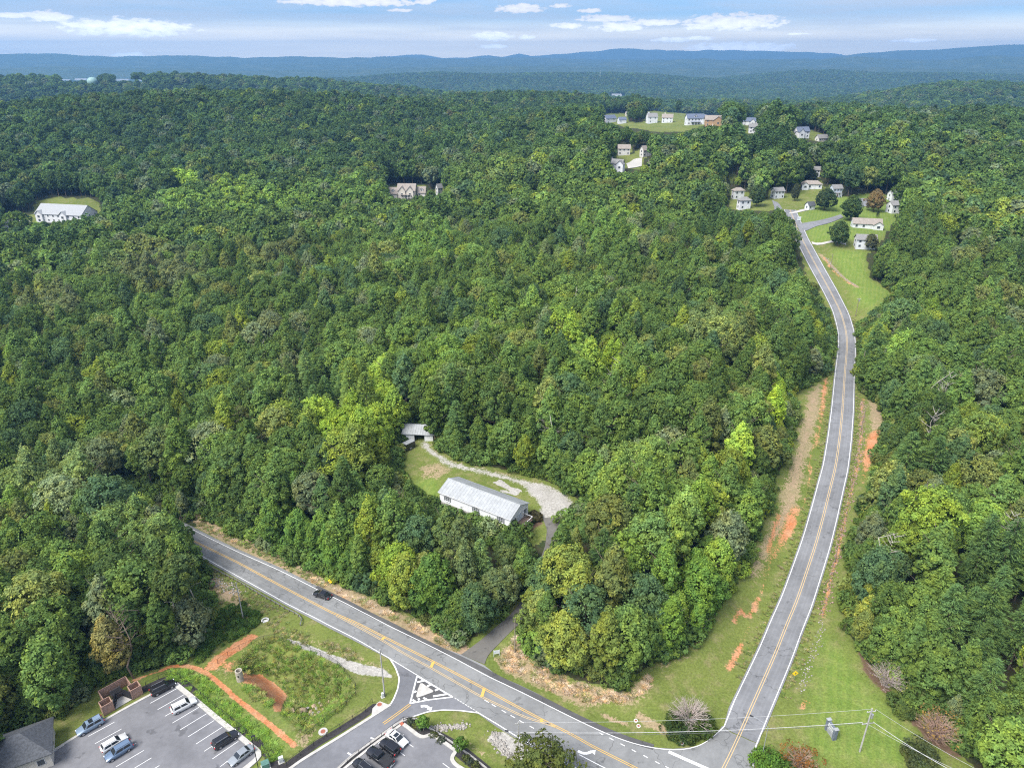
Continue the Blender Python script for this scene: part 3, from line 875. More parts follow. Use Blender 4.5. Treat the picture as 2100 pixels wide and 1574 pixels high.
    def mask(a, amp=.9, lo=.42, hi=.6):
        return s.rng(s.math('ADD', s.attr(a), s.math('MULTIPLY', s.math('ADD', s.math('MULTIPLY', s.math('SUBTRACT', n2, .5), .8), s.math('MULTIPLY', s.math('SUBTRACT', n3, .5), .9)), amp)), lo, hi)
    lawn = s.mix(s.rng(n1, .35, .65), (.098, .128, .028), (.13, .155, .038))
    lawn = s.mix(s.rng(n2, .45, .75), lawn, (.175, .165, .07))
    lawn = s.mix(s.rng(s.attr('lush'), .2, .9), lawn, s.mix(s.rng(n2, .35, .7), (.105, .162, .030), (.14, .182, .045)))
    wv = s.node('ShaderNodeTexWave', wave_type='BANDS', bands_direction='X')
    mp = s.node('ShaderNodeMapping'); s.l.new(p, mp.inputs['Vector']); mp.inputs['Rotation'].default_value = (0, 0, .42)
    s.l.new(mp.outputs[0], wv.inputs['Vector']); s.set(wv.inputs['Scale'], .18); s.set(wv.inputs['Distortion'], 3.); s.set(wv.inputs['Detail'], 3.); s.set(wv.inputs['Detail Scale'], .5)
    lawn = s.mix(s.math('MULTIPLY', s.rng(s.attr('lush'), .2, .9), s.rng(wv.outputs['Fac'], .3, .8, 0, .55)), lawn, s.mix(1., lawn, (1.25, 1.14, 1.1), 'MULTIPLY'))
    tone = s.math('MULTIPLY', s.rng(n3, .25, .75, .72, 1.25), s.rng(n4, .25, .75, .82, 1.18))
    c = lawn
    floor = s.mix(s.rng(n2, .35, .65), (.045, .040, .022), (.030, .045, .016))
    # beyond a kilometre and a half the sheet carries the closed canopy itself
    far = s.node('ShaderNodeVectorMath', operation='LENGTH'); s.l.new(p, far.inputs[0])
    cn = s.noise(.045, 4, .65, p); cn2 = s.noise(.006, 3, .6, p)
    canopy = s.mix(s.rng(cn, .3, .7), (.022, .040, .016), (.062, .095, .034))
    canopy = s.mix(s.rng(cn2, .45, .8), canopy, (.085, .105, .045))
    floor = s.mix(s.rng(far.outputs['Value'], 1200, 1800), floor, canopy)
    c = s.mix(mask('straw', 1.1), c, s.mix(s.rng(n2, .3, .7), (.30, .215, .145), (.22, .185, .10)))
    c = s.mix(mask('bed', .7), c, (.115, .075, .05))
    c = s.mix(mask('clay', .8), c, s.mix(s.rng(s.math('ADD', s.math('MULTIPLY', n4, .4), s.math('MULTIPLY', n2, .6)), .35, .65), (.37, .130, .050), (.40, .225, .125)))
    c = s.mix(mask('gravel', .6), c, s.mix(s.rng(s.math('ADD', s.math('MULTIPLY', n4, .6), s.math('MULTIPLY', n2, .4)), .35, .65), (.26, .245, .22), (.36, .345, .32)))
    c = s.mix(mask('mulch', .3), c, (.040, .037, .038))
    c = s.mix(mask('woods', 1.2, .45, .75), c, floor)
    c = s.mix(1., c, grey(s, tone), 'MULTIPLY')
    hgt = s.math('ADD', s.math('MULTIPLY', n3, .12), s.math('MULTIPLY', n4, .05))
    hgt = s.math('ADD', hgt, s.math('MULTIPLY', cn, s.rng(far.outputs['Value'], 1200, 1800, 0, 14.)))
    m = s.bsdf(c, .95, 0, s.bump(hgt, .45, 1.), .1)
    me = mesh_from('ground', np.stack([x, y, z], 1), Fc, m, att, True)
    o = put('ground', me)
    return tag(o, 'wooded rolling ground with mown verges and red clay banks', None, None, 'structure')
ground = build_ground()

# ------------------------------------------------------------------ roads and their paint
zs = lambda p: z_side(p[1])
def flatz(p):
    return -1.0
def tri_poly(pts):
    from mathutils.geometry import tessellate_polygon
    return tessellate_polygon([[Vector(p) for p in pts]])
def px_poly(name, px, zf, mat, parent=None, dz=0., thick=0.):
    pts = [at(x, y, zf((x, y))) + np.array([0, 0, dz]) for x, y in px]
    mb = MB()
    tr = tri_poly([(p[0], p[1], 0) for p in pts])
    mb.add(pts, tr)
    if thick:
        n = len(pts)
        low = [p - np.array([0, 0, thick]) for p in pts]
        mb.add(pts + low, [(i, (i + 1) % n, n + (i + 1) % n, n + i) for i in range(n)])
    o = mb.build(name, mat, parent)
    return o
def strip(name, px, width, mat, zf, parent, dz=.03, n=None, passes=0):
    P = np.array([at(x, y, zf((x, y))) for x, y in px])
    L = np.hypot(*np.diff(P[:, :2], axis=0).T).sum()
    n = n or max(2, int(L / 2.0))
    Q = smooth_line(P, n, passes) if n > 2 else P[[0, -1]]
    if zf is zm:
        Q = Q.copy(); Q[:, 2] = np.where(Q[:, 0] < MAIN_LINE[-1, 0], seg_dist(Q[:, 0], Q[:, 1], MAIN_LINE)[1], -1.) + .015
    T = np.gradient(Q[:, :2], axis=0)
    T /= np.linalg.norm(T, axis=1)[:, None]
    N = np.stack([-T[:, 1], T[:, 0]], 1) * width / 2
    A, B = Q.copy(), Q.copy()
    A[:, :2] += N; B[:, :2] -= N
    A[:, 2] += dz; B[:, 2] += dz
    n = len(Q)
    return MB().add(list(A) + list(B), [(i, i + 1, n + i + 1, n + i) for i in range(n - 1)]).build(name, mat, parent)
def off(px, d):
    """shift an image polyline by d metres on flat ground, returned as pixels"""
    P = np.array([at(x, y, -1.0)[:2] for x, y in px])
    T = np.gradient(P, axis=0); T /= np.linalg.norm(T, axis=1)[:, None]
    Q = P + np.stack([-T[:, 1], T[:, 0]], 1) * d
    a, b, _ = project(Q[:, 0], Q[:, 1], np.full(len(Q), -1.0))
    return list(zip(a, b))

def lane_attr(o, line):
    """distance of each vertex from the centre line, for the tyre wear"""
    me = o.data
    v = np.empty(len(me.vertices) * 3, np.float32); me.vertices.foreach_get('co', v); v = v.reshape(-1, 3)
    d = seg_dist(v[:, 0].astype(float), v[:, 1].astype(float), line)[0]
    a = me.attributes.new('lane', 'FLOAT', 'POINT'); a.data.foreach_set('value', d.astype(np.float32))
# highway: sloping ribbon in the west, flat junction in the east
def build_highway():
    A = smooth_line([main_pt(p) for p in MAIN_TOP[:9]], 46, 2)
    B = smooth_line([main_pt(p) for p in MAIN_BOT], 46, 2)
    mb = MB()
    n, k = len(A), 9
    V = np.array([[a + (b - a) * t for t in np.linspace(0, 1, k)] for a, b in zip(A, B)]).reshape(-1, 3)
    V[:, 2] = seg_dist(V[:, 0], V[:, 1], MAIN_LINE)[1]
    V = V.reshape(n, k, 3)
    V[-1, :, 2] = -1.
    A, B = V[:, 0], V[:, -1]
    mb.add(V.reshape(-1, 3), [(i * k + j, i * k + j + 1, (i + 1) * k + j + 1, (i + 1) * k + j) for i in range(n - 1) for j in range(k - 1)])
    top = [at(*p, -1.) for p in MAIN_TOP[9:]]
    rest = [A[-1]] + top + [at(x, y, -1.) for x, y in ((1501, 1502), (1519, 1509), (1536, 1517), (1554, 1524), (1549, 1545), (1547, 1574), (1546, 1640), (1330, 1660), (1180, 1577), (1120, 1545), (1086, 1529), (1061, 1515), (1019, 1490), (981, 1463), (928, 1430), (860, 1388), (820, 1364))] + [B[-1]]
    mb.add(rest, tri_poly([(p[0], p[1], 0) for p in rest]))
    o = mb.build('highway', M['asphalt'])
    lane_attr(o, MAIN_LINE)
    return tag(o, 'grey two-lane highway with yellow centre lines and a turn lane', None, None, 'structure')
highway = build_highway()
EDGE_TOP = [(250, 1007), (330, 1053), (393, 1084), (487, 1131), (571, 1168), (656, 1211), (740, 1253), (800, 1284), (868, 1317), (934, 1350), (1000, 1386), (1060, 1414), (1100, 1434), (1176, 1472), (1233, 1499), (1290.6, 1521.8), (1328.7, 1531), (1367, 1537), (1400, 1537), (1427, 1532), (1452, 1520), (1473, 1500), (1485, 1489)]
strip('edge_line', EDGE_TOP, .16, M['white_paint'], zm, highway, .035, 150, 3)
strip('edge_line', [(250, 1041), (330, 1090), (401, 1132.5), (494.4, 1184.8), (589.6, 1238.2), (677.3, 1283), (740, 1315), (800, 1350)], .16, M['white_paint'], zm, highway, .035, 70, 1)
strip('edge_line', [(800, 1350), (856, 1384), (928, 1428)], .16, M['white_paint'], zm, highway, .035)
for k in range(9):
    a, b = np.array([932, 1430.]), np.array([980, 1459.5])
    p, q = a + (b - a) * (k + .1) / 9, a + (b - a) * (k + .75) / 9
    strip('edge_dash', [tuple(p), tuple(q)], .16, M['white_paint'], zm, highway, .035, 2)
strip('edge_line', [(981, 1460.8), (1019, 1483.6), (1061, 1510), (1086, 1523.7), (1130, 1548), (1180, 1573), (1230, 1600)], .2, M['white_paint'], zm, highway, .035)
def twin(px, w=.13, gap=.36, mat='yellow_paint', zf=zm, parent=None, n=None, passes=2):
    P = np.array([at(x, y, zf((x, y))) for x, y in px])
    n = n or max(8, int(np.hypot(*np.diff(P[:, :2], axis=0).T).sum() / 1.6))
    Q = smooth_line(P, n, passes)
    if zf is zm:
        Q[:, 2] = seg_dist(Q[:, 0], Q[:, 1], MAIN_LINE)[1] + .015
    T = np.gradient(Q[:, :2], axis=0); T /= np.linalg.norm(T, axis=1)[:, None]
    N = np.stack([-T[:, 1], T[:, 0]], 1)
    for s_ in (-.5, .5):
        C = Q.copy(); C[:, :2] += N * gap * s_
        A, B = C.copy(), C.copy()
        A[:, :2] += N * w / 2; B[:, :2] -= N * w / 2
        A[:, 2] += .035; B[:, 2] += .035
        m = len(Q)
        MB().add(list(A) + list(B), [(i, i + 1, m + i + 1, m + i) for i in range(m - 1)]).build('centre_line', M[mat], parent)
twin([(250, 1027), (330, 1074), (406.7, 1113.4), (486.7, 1152.4), (570.6, 1198), (622, 1225), (679, 1255), (728.6, 1275.5), (792.6, 1308), (835, 1329.3), (890, 1356.8), (942, 1384), (993.7, 1411.6), (1048.6, 1442), (1109.6, 1474), (1140, 1489), (1172.4, 1505), (1214.4, 1529.4), (1252.5, 1548.4), (1300, 1572), (1350, 1598)], .14, .36, 'yellow_paint', zm, highway, 150)
twin([(690, 1262), (740, 1288), (783.4, 1312), (835, 1343), (884, 1369), (926.7, 1393.4), (987.7, 1428.4), (1033.4, 1449.7), (1079, 1471), (1112, 1480), (1140, 1490)], .12, .32, 'yellow_faded', zm, highway, 60)
for a, b in (((789, 1306), (783, 1311)), ((889, 1356), (884, 1368)), ((993, 1411), (988, 1428)), ((1111, 1474), (1110, 1480))):
    strip('cross_bar', [a, b], .62, M['yellow_paint'], zm, highway, .04, 2)
for x, y in ((998, 1437), (1013, 1446), (1033.5, 1458), (1051.6, 1468.4), (1069.7, 1479), (1090.6, 1490.3), (1111, 1502)):
    strip('lane_dash', [(x - 4.5, y - 2.5), (x + 4.5, y + 2.6)], .16, M['white_paint'], zm, highway, .035, 2)
for x, y in ((1233, 1504), (1254, 1514.5), (1277, 1526.5), (1300, 1538.5), (1324, 1550.4), (1348, 1562.7), (1369, 1573)):
    strip('lane_dash', [(x - 4.5, y - 2.4), (x + 4.5, y + 2.4)], .17, M['white_paint'], zm, highway, .035, 2)
strip('lane_line', [(1187.7, 1546.5), (1205, 1556), (1241, 1574), (1290, 1599)], .17, M['white_paint'], zm, highway, .035)
strip('stop_bar', [(1371, 1540.5), (1400, 1553.5), (1447, 1574), (1470, 1584)], .62, M['white_paint'], zm, highway, .035)
def arrow(px_pts, head, parent):
    """painted curved turn arrow: a shaft strip and a triangle"""
    strip('arrow_shaft', px_pts, .55, M['white_paint'], zm, parent, .037, 8, 1)
    mb = MB().add([at(x, y, -1.) + np.array([0, 0, .039]) for x, y in head], [(0, 1, 2)])
    mb.build('arrow_head', M['white_paint'], parent)
arrow([(1185, 1539), (1196, 1544.5), (1206, 1543.5), (1214, 1540)], [(1209, 1538.5), (1221.5, 1537), (1220, 1547)], highway)
# darker paved shoulder on the wood side
strip('shoulder', [(648, 1203), (700, 1229), (760, 1260), (800, 1279), (850, 1305), (900, 1329), (945, 1350), (990, 1372), (1030, 1394), (1080, 1417), (1130, 1442), (1180, 1468), (1240, 1496), (1290, 1516), (1340, 1531)], 1.25, M['shoulder'], zm, highway, .018, 90, 2)

# side road
def build_side():
    Q = RIBBON[1]
    Q = Q[:int(np.argmin(np.hypot(*(Q[:, :2] - side_pt((1521, 1495))[:2]).T))) - 1]
    T = np.gradient(Q[:, :2], axis=0); T /= np.linalg.norm(T, axis=1)[:, None]
    N = np.stack([T[:, 1], -T[:, 0], 0 * T[:, 0]], 1)
    A, B = Q + N * 3.3, Q - N * 3.3
    A2, B2 = Q + N * 3.7, Q - N * 3.7
    n = len(A)
    mb = MB().add(list(A2) + list(Q) + list(B2), [(i, i + 1, n + i + 1, n + i) for i in range(n - 1)] + [(n + i, n + i + 1, 2 * n + i + 1, 2 * n + i) for i in range(n - 1)])
    end = [A2[-1], at(1484, 1489, -1.), at(1501, 1500, -1.), at(1519, 1507.5, -1.), at(1536, 1515.5, -1.), at(1556, 1523.5, -1.), at(1561, 1507, -1.), B2[-1]]
    for p in end[1:-1]:
        p[2] += .012
    mb.add(end, tri_poly([(p[0], p[1], 0) for p in end]))
    o = mb.build('side_road', M['asphalt_side'])
    lane_attr(o, RIBBON[1])
    tag(o, 'curving side road rising through the woods', None, None, 'structure')
    for Q in (A, B):
        T = np.gradient(Q[:, :2], axis=0); T /= np.linalg.norm(T, axis=1)[:, None]
        N = np.stack([-T[:, 1], T[:, 0]], 1) * .08
        P1, P2 = Q.copy(), Q.copy()
        P1[:, :2] += N; P2[:, :2] -= N
        P1[:, 2] += .035; P2[:, 2] += .035
        MB().add(list(P1) + list(P2), [(i, i + 1, n + i + 1, n + i) for i in range(n - 1)]).build('edge_line', M['white_paint'], o)
    for Q, tail in ((A, [(1484.8, 1489.4)]), (B, [(1559.1, 1506.5)])):
        a, b, _ = project(*(np.array([v]) for v in Q[-2]))
        strip('edge_line', [(a[0], b[0])] + tail, .2, M['white_paint'], zs, o, .045, 6)
    return o
side_road = build_side()
twin(SIDE_C, .15, .42, 'yellow_faded', zs, side_road, 150, 3)
strip('edge_line', [(1559.1, 1506.5), (1553, 1520), (1548, 1535), (1545, 1555), (1543.5, 1574), (1543, 1610)], .2, M['white_paint'], flatz, side_road, .035)

# entry road of the development
entry = px_poly('entry_road', [(797, 1350), (811, 1367), (820, 1390), (817, 1411), (808, 1432), (801, 1444), (790, 1451), (765, 1467), (700, 1508), (620, 1557), (560, 1600), (655, 1608), (690, 1577), (720, 1549), (760, 1521), (800, 1492), (824, 1476), (847.6, 1469), (876, 1459.5), (906.7, 1456), (943, 1457), (981, 1462), (928, 1429), (856, 1385)], flatz, M['asphalt_new'], None, .006)
tag(entry, 'short asphalt entry road joining the highway at a painted island', None, None, 'structure')
strip('kerb_line', [(800, 1350), (811.4, 1369), (819, 1390), (816, 1411), (807.6, 1432), (801, 1443)], .28, M['white_paint'], flatz, entry, .04, 30, 1)
strip('kerb_line', [(847.6, 1468.4), (876, 1458.9), (906.7, 1455), (943, 1456), (981, 1460.8)], .26, M['white_paint'], flatz, entry, .04, 30, 1)
twin([(841, 1443.5), (820, 1459), (800, 1473.5), (786, 1483)], .14, .42, 'yellow_paint', flatz, entry, 12, 0)
strip('island_line', [(855.3, 1385.5), (841, 1441.7)], .3, M['white_paint'], flatz, entry, .045, 2)
strip('island_line', [(841, 1441.7), (880, 1434), (928.6, 1428.4)], .3, M['white_paint'], flatz, entry, .05, 8)
strip('island_line', [(855.3, 1385.5), (928.6, 1428.4)], .3, M['white_paint'], flatz, entry, .055, 2)
px_poly('island_hatch_field', [(857, 1389), (845, 1438), (922, 1427)], flatz, M['shoulder'], entry, .012)
px_poly('concrete_island', [(862, 1401), (857, 1413), (853.5, 1427), (856, 1430), (872, 1424.5), (888, 1418.5), (889, 1416), (876, 1407.5), (866, 1400.5)], flatz, M['concrete'], entry, .12, .16)
for a, b in (((856, 1398), (872, 1394)), ((876, 1406), (884, 1403)), ((892, 1415), (902, 1411)), ((888, 1427), (918, 1422)), ((849, 1419), (854, 1416)), ((868, 1430), (876, 1434)), ((858, 1431), (860, 1435)), ((846, 1434), (852, 1438))):
    strip('hatch_bar', [a, b], .42, M['white_paint'], flatz, entry, .03, 2)
arrow([(863, 1448), (871, 1446.5), (878, 1449), (881, 1452)], [(875.5, 1453.5), (887, 1448), (884, 1457)], entry)
for a, b in (((760, 1511.5), (766.5, 1514.5)), ((713, 1542.5), (720, 1547))):
    strip('tick_mark', [a, b], .3, M['white_paint'], flatz, entry, .035, 2)
def kerb(name, px, parent, w=.22, hgt=.14, mat='concrete', n=None):
    P = np.array([at(x, y, -1.) for x, y in px])
    L = np.hypot(*np.diff(P[:, :2], axis=0).T).sum()
    Q = smooth_line(P, n or max(6, int(L / .9)), 1)
    T = np.gradient(Q[:, :2], axis=0); T /= np.linalg.norm(T, axis=1)[:, None]
    N = np.stack([-T[:, 1], T[:, 0]], 1)
    rings = []
    for c, nn in zip(Q, N):
        rings.append([(c[0] + nn[0] * s_ * w / 2, c[1] + nn[1] * s_ * w / 2, -1. + z) for s_, z in ((-1, -.12), (1, -.12), (1, hgt), (-1, hgt))])
    return MB().loft(rings).build(name, M[mat], parent)
kerb('kerb', [(801, 1444), (790, 1451), (765, 1467), (700, 1508), (620, 1557), (560, 1600)], entry, .55, .12)
kerb('kerb', [(847.6, 1470), (824, 1477), (800, 1493), (760, 1522), (720, 1550), (690, 1578), (655, 1608)], entry, .45, .12)
for q in (((811, 1367), (808, 1432)),):
    pass
ramp = px_poly('sidewalk_ramp', [(779, 1437.5), (796, 1444), (800, 1446), (776, 1463), (762, 1466), (764, 1452)], flatz, M['concrete'], entry, .10, .2)

# driveway climbing into the wood
DRIVE_L = [(945, 1341), (968, 1326), (990.6, 1310), (1019, 1285.4), (1045, 1262), (1062, 1243), (1080, 1215), (1100, 1170), (1118, 1120), (1122, 1085), (1112, 1062)]
DRIVE_R = [(993.4, 1361), (1000, 1343), (1019, 1323.6), (1047.8, 1295), (1070.6, 1274), (1090, 1248), (1104, 1222), (1122, 1175), (1143, 1125), (1150, 1090), (1148, 1060)]
def build_drive():
    A = [G(*p) for p in DRIVE_L]; B = [G(*p) for p in DRIVE_R]
    for Q in (A, B):
        Q[0] = at(*((945, 1341) if Q is A else (993.4, 1361)), -.99)
    A, B = smooth_line(A, 60, 2), smooth_line(B, 60, 2)
    mb = MB()
    V = []
    for a, b in zip(A, B):
        row = [a + (b - a) * t for t in np.linspace(0, 1, 5)]
        for p in row:
            p[2] = h1(p[0], p[1])
        V.append(np.array(row))
    V = np.array(V)
    zz = V[:, :, 2].max(1)
    for _ in range(2):
        zz[1:-1] = np.maximum(zz[1:-1], (zz[:-2] + zz[2:]) / 2)
    V[:, :, 2] = zz[:, None] + .10
    V[0, :, 2] = -.985
    n, k = V.shape[:2]
    mb.add(V.reshape(-1, 3), [(i * k + j, i * k + j + 1, (i + 1) * k + j + 1, (i + 1) * k + j) for i in range(n - 1) for j in range(k - 1)])
    return tag(mb.build('driveway', M['asphalt_old']), 'worn dark driveway climbing from the highway into the trees', None, None, 'structure')
driveway = build_drive()

# the two car parks
lot = px_poly('parking_lot', [(357, 1404), (310, 1424), (205, 1482), (120, 1532), (40, 1580), (20, 1640), (455, 1640), (500, 1580), (533, 1548), (440, 1470)], flatz, M['asphalt_lot'], None, .006)
tag(lot, 'asphalt parking lot with white stall lines beside the wood', None, None, 'structure')
kerb('kerb', [(360, 1402), (400, 1434), (440, 1468), (490, 1508), (536, 1546), (520, 1562), (497, 1580)], lot, .95, .13)
kerb('kerb', [(357, 1402), (310, 1423), (260, 1450), (205, 1481), (150, 1513), (100, 1545)], lot, .5, .13)
def stalls(a0, a1, b0, b1, n, parent):
    A0, A1, B0, B1 = (at(*p, -1.) for p in (a0, a1, b0, b1))
    for i in range(n):
        t = i / max(1, n - 1)
        p, q = A0 + (A1 - A0) * t, B0 + (B1 - B0) * t
        d = (q - p)[:2]; d /= np.linalg.norm(d)
        nn = np.array([-d[1], d[0]]) * .06
        MB().add([(p[0] + nn[0], p[1] + nn[1], -.965), (q[0] + nn[0], q[1] + nn[1], -.965), (q[0] - nn[0], q[1] - nn[1], -.965), (p[0] - nn[0], p[1] - nn[1], -.965)], [(0, 1, 2, 3)]).build('stall_line', M['white_paint'], parent)
stalls((363.4, 1410.6), (489, 1519), (308.3, 1441.2), (435.8, 1555), 9, lot)
stalls((503, 1532), (503.1, 1532.1), (452, 1571), (452.1, 1571.1), 1, lot)
stalls((234.8, 1479.7), (327, 1568.6), (181, 1509), (268, 1605), 7, lot)
lot2 = px_poly('small_parking_lot', [(824, 1486), (858, 1509), (872, 1511), (882, 1506), (936, 1541), (928, 1549), (926, 1560), (935, 1568), (968, 1588), (990, 1640), (640, 1640), (700, 1580), (760, 1532)], flatz, M['asphalt_lot'], None, .006)
tag(lot2, 'small asphalt lot behind kerbed black mulch beds', None, None, 'structure')
kerb('kerb', [(700, 1580), (760, 1531), (800, 1501), (823, 1485)], lot2, .5, .13)
kerb('kerb', [(827, 1484), (842, 1495), (857, 1507), (866, 1511), (876, 1509), (884, 1504), (900, 1514), (936, 1539), (929, 1547), (926, 1557), (934, 1567), (968, 1588), (990, 1610)], lot2, .7, .13, n=50)
kerb('kerb', [(824, 1475), (840, 1470), (856, 1473), (868, 1484), (900, 1503), (940, 1530), (975, 1556), (1010, 1584)], lot2, .3, .12)
px_poly('brick_ramp', [(819, 1483), (825, 1479.5), (829, 1484), (823, 1488)], flatz, M['stamped'], lot2, .15, .15)
stalls((834, 1521), (835, 1522), (848, 1531), (848.1, 1531.1), 1, lot2)
stalls((821, 1542), (821.1, 1542.1), (830, 1548.5), (830.1, 1548.6), 1, lot2)
stalls((908, 1564), (908.1, 1564.1), (930, 1580), (930.1, 1580.1), 1, lot2)
# ------------------------------------------------------------------ trees
def tri_leaves(C, Nrm, size, rng, jit=.5):
    """one triangle per leaf cluster at C facing roughly along Nrm"""
    n = len(C)
    N = Nrm + rng.normal(0, jit, (n, 3))
    N /= np.linalg.norm(N, axis=1)[:, None] + 1e-9
    A = rng.normal(0, 1, (n, 3))
    U = np.cross(N, A); U /= np.linalg.norm(U, axis=1)[:, None] + 1e-9
    W = np.cross(N, U)
    s = (size * rng.uniform(.65, 1.35, n))[:, None]
    V = np.empty((n, 3, 3))
    for k in range(3):
        a = 2 * math.pi * k / 3 + rng.uniform(-.35, .35, n)[:, None]
        V[:, k] = C + (U * np.cos(a) + W * np.sin(a)) * s
    return V.reshape(-1, 3)
def crown_round(rng, h, rad, base, nblob, nleaf, size, lumpy=.28, cone=0.):
    """broadleaf crown: leaf clumps over many small domes on an uneven egg"""
    zc, rz = (h + base) / 2, (h - base) / 2
    ph = rng.uniform(0, 6.28, 4)
    C, Nn, T = [], [], []
    i = np.arange(nblob)
    u = 1 - 1.86 * (i + .5) / nblob
    a = i * 2.39996 + rng.normal(0, .25, nblob)
    for k in range(nblob):
        q = math.sqrt(max(0, 1 - u[k] ** 2))
        out = .80 + .17 * math.sin(2 * a[k] + ph[0]) + .13 * math.sin(3 * a[k] + 3 * u[k] + ph[1]) + rng.normal(0, .09)
        taper = 1 - cone * max(0, u[k])
        c = np.array([q * math.cos(a[k]) * rad * out * taper, q * math.sin(a[k]) * rad * out * taper, zc + u[k] * rz * .84])
        br = rad * rng.uniform(lumpy * .75, lumpy * 1.35) * (1.1 - .25 * abs(u[k]))
        m = int(nleaf / nblob * rng.uniform(.7, 1.3))
        d = rng.normal(0, 1, (m, 3))
        outv = np.array([q * math.cos(a[k]), q * math.sin(a[k]), u[k] * .8 + .35])
        d = d / np.linalg.norm(d, axis=1)[:, None] + outv * .55
        d /= np.linalg.norm(d, axis=1)[:, None]
        rr = br * rng.uniform(.55, 1.08, m) ** .5
        P = c + d * rr[:, None] * np.array([1, 1, .82])
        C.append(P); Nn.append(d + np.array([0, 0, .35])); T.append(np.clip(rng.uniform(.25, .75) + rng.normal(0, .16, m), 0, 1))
    # a few sprays standing clear of the outline
    m = nleaf // 14
    d = rng.normal(0, 1, (m, 3)); d[:, 2] = np.abs(d[:, 2]) * .8; d /= np.linalg.norm(d, axis=1)[:, None]
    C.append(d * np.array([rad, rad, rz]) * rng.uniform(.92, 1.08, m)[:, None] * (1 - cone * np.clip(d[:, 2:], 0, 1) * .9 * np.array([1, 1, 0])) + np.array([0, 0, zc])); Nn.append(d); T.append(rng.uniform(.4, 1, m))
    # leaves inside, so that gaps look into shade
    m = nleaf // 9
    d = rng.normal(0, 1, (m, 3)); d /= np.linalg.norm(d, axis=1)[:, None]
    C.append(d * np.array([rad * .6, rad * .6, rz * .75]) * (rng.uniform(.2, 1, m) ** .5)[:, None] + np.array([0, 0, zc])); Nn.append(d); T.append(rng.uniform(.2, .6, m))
    C, Nn, T = np.concatenate(C), np.concatenate(Nn), np.concatenate(T)
    return tri_leaves(C, Nn, size, rng), np.repeat(T, 3)
def crown_pine(rng, h, rad, base, nbr, size, droop=.12):
    """pine: feathery boughs in loose whorls"""
    C, Nn, T, L = [], [], [], []
    for k in range(nbr):
        t = (k + rng.uniform(0, 1)) / nbr
        z = base + (h - base) * t ** .9
        ln = rad * (1 - t) ** .62 * rng.uniform(.7, 1.15) + .35
        a = k * 2.39996 + rng.normal(0, .3)
        m = max(8, int(ln * 12))
        s = rng.uniform(.12, 1, m) ** .7
        lift = rng.uniform(.05, .35)
        x = s * ln
        side = rng.normal(0, .16, m) * ln * (1.1 - s * .6)
        P = np.stack([np.cos(a) * x - np.sin(a) * side, np.sin(a) * x + np.cos(a) * side, z + lift * x - droop * x * x / max(ln, 1) + rng.normal(0, .10, m)], 1)
        C.append(P)
        dirv = np.stack([np.full(m, math.cos(a)), np.full(m, math.sin(a)), np.full(m, lift * .5)], 1)
        L.append(dirv + rng.normal(0, .35, (m, 3)))
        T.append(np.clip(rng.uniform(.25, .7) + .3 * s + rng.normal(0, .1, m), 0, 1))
    C, L, T = np.concatenate(C), np.concatenate(L), np.concatenate(T)
    L /= np.linalg.norm(L, axis=1)[:, None]
    n = len(C)
    up = np.array([0, 0, 1.]) + rng.normal(0, .45, (n, 3))
    S = np.cross(L, up); S /= np.linalg.norm(S, axis=1)[:, None] + 1e-9
    sz = (size * rng.uniform(.7, 1.4, n))[:, None]
    V = np.stack([C - L * sz * .5 + S * sz * .22, C - L * sz * .5 - S * sz * .22, C + L * sz], 1).reshape(-1, 3)
    return V, np.repeat(T, 3)
def trunk_mesh(rng, h, r, nlimb, top=.75, reach=.3, lean=0.):
    mb = MB()
    p = [Vector((0, 0, -.4))]
    dx, dy = rng.normal(0, .012, 2) * h + np.array([lean, 0]) * h * .12
    for k in range(1, 6):
        p.append(Vector((dx * k / 5 + rng.normal(0, .012) * h * .3, dy * k / 5, h * top * k / 5)))
    mb.path(p, r, r * .35, 7)
    for k in range(nlimb):
        t = rng.uniform(.35, .95)
        q = p[0].lerp(p[-1], t)
        a = rng.uniform(0, 6.28)
        d = Vector((math.cos(a) * reach * h * rng.uniform(.5, 1), math.sin(a) * reach * h * rng.uniform(.5, 1), h * rng.uniform(.08, .24)))
        mid = q + d * .5 + Vector((0, 0, -.02 * h))
        mb.path([q, mid, q + d], r * .42, r * .10, 5)
    return mb
def tri_faces(nv):
    return np.arange(nv).reshape(-1, 3)
class Kind:
    pass
def make_kind(name, crown, trunk, leafmat, barkmat):
    V, T = crown
    k = Kind()
    k.name = name
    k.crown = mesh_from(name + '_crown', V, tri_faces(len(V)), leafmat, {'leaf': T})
    k.trunk = trunk.mesh(name + '_trunk', barkmat, True)
    return k
def joined(name, k):
    """crown and trunk in one mesh, for the mass of the wood"""
    bm = bmesh.new()
    me = k.crown.copy(); me.name = name
    nv = len(me.vertices)
    V = np.empty(nv * 3, np.float32); me.vertices.foreach_get('co', V)
    T = np.empty(nv, np.float32); me.attributes['leaf'].data.foreach_get('value', T)
    tv = np.empty(len(k.trunk.vertices) * 3, np.float32); k.trunk.vertices.foreach_get('co', tv)
    k.trunk.calc_loop_triangles()
    tf = np.empty(len(k.trunk.loop_triangles) * 3, np.int32); k.trunk.loop_triangles.foreach_get('vertices', tf)
    VV = np.concatenate([V.reshape(-1, 3), tv.reshape(-1, 3)])
    FF = np.concatenate([tri_faces(nv), tf.reshape(-1, 3) + nv])
    bpy.data.meshes.remove(me); bm.free()
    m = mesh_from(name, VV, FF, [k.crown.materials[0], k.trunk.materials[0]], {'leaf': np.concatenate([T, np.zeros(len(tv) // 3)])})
    mi = np.zeros(len(FF), np.int32); mi[nv // 3:] = 1
    m.polygons.foreach_set('material_index', mi)
    return m
KR = np.random.default_rng(21)
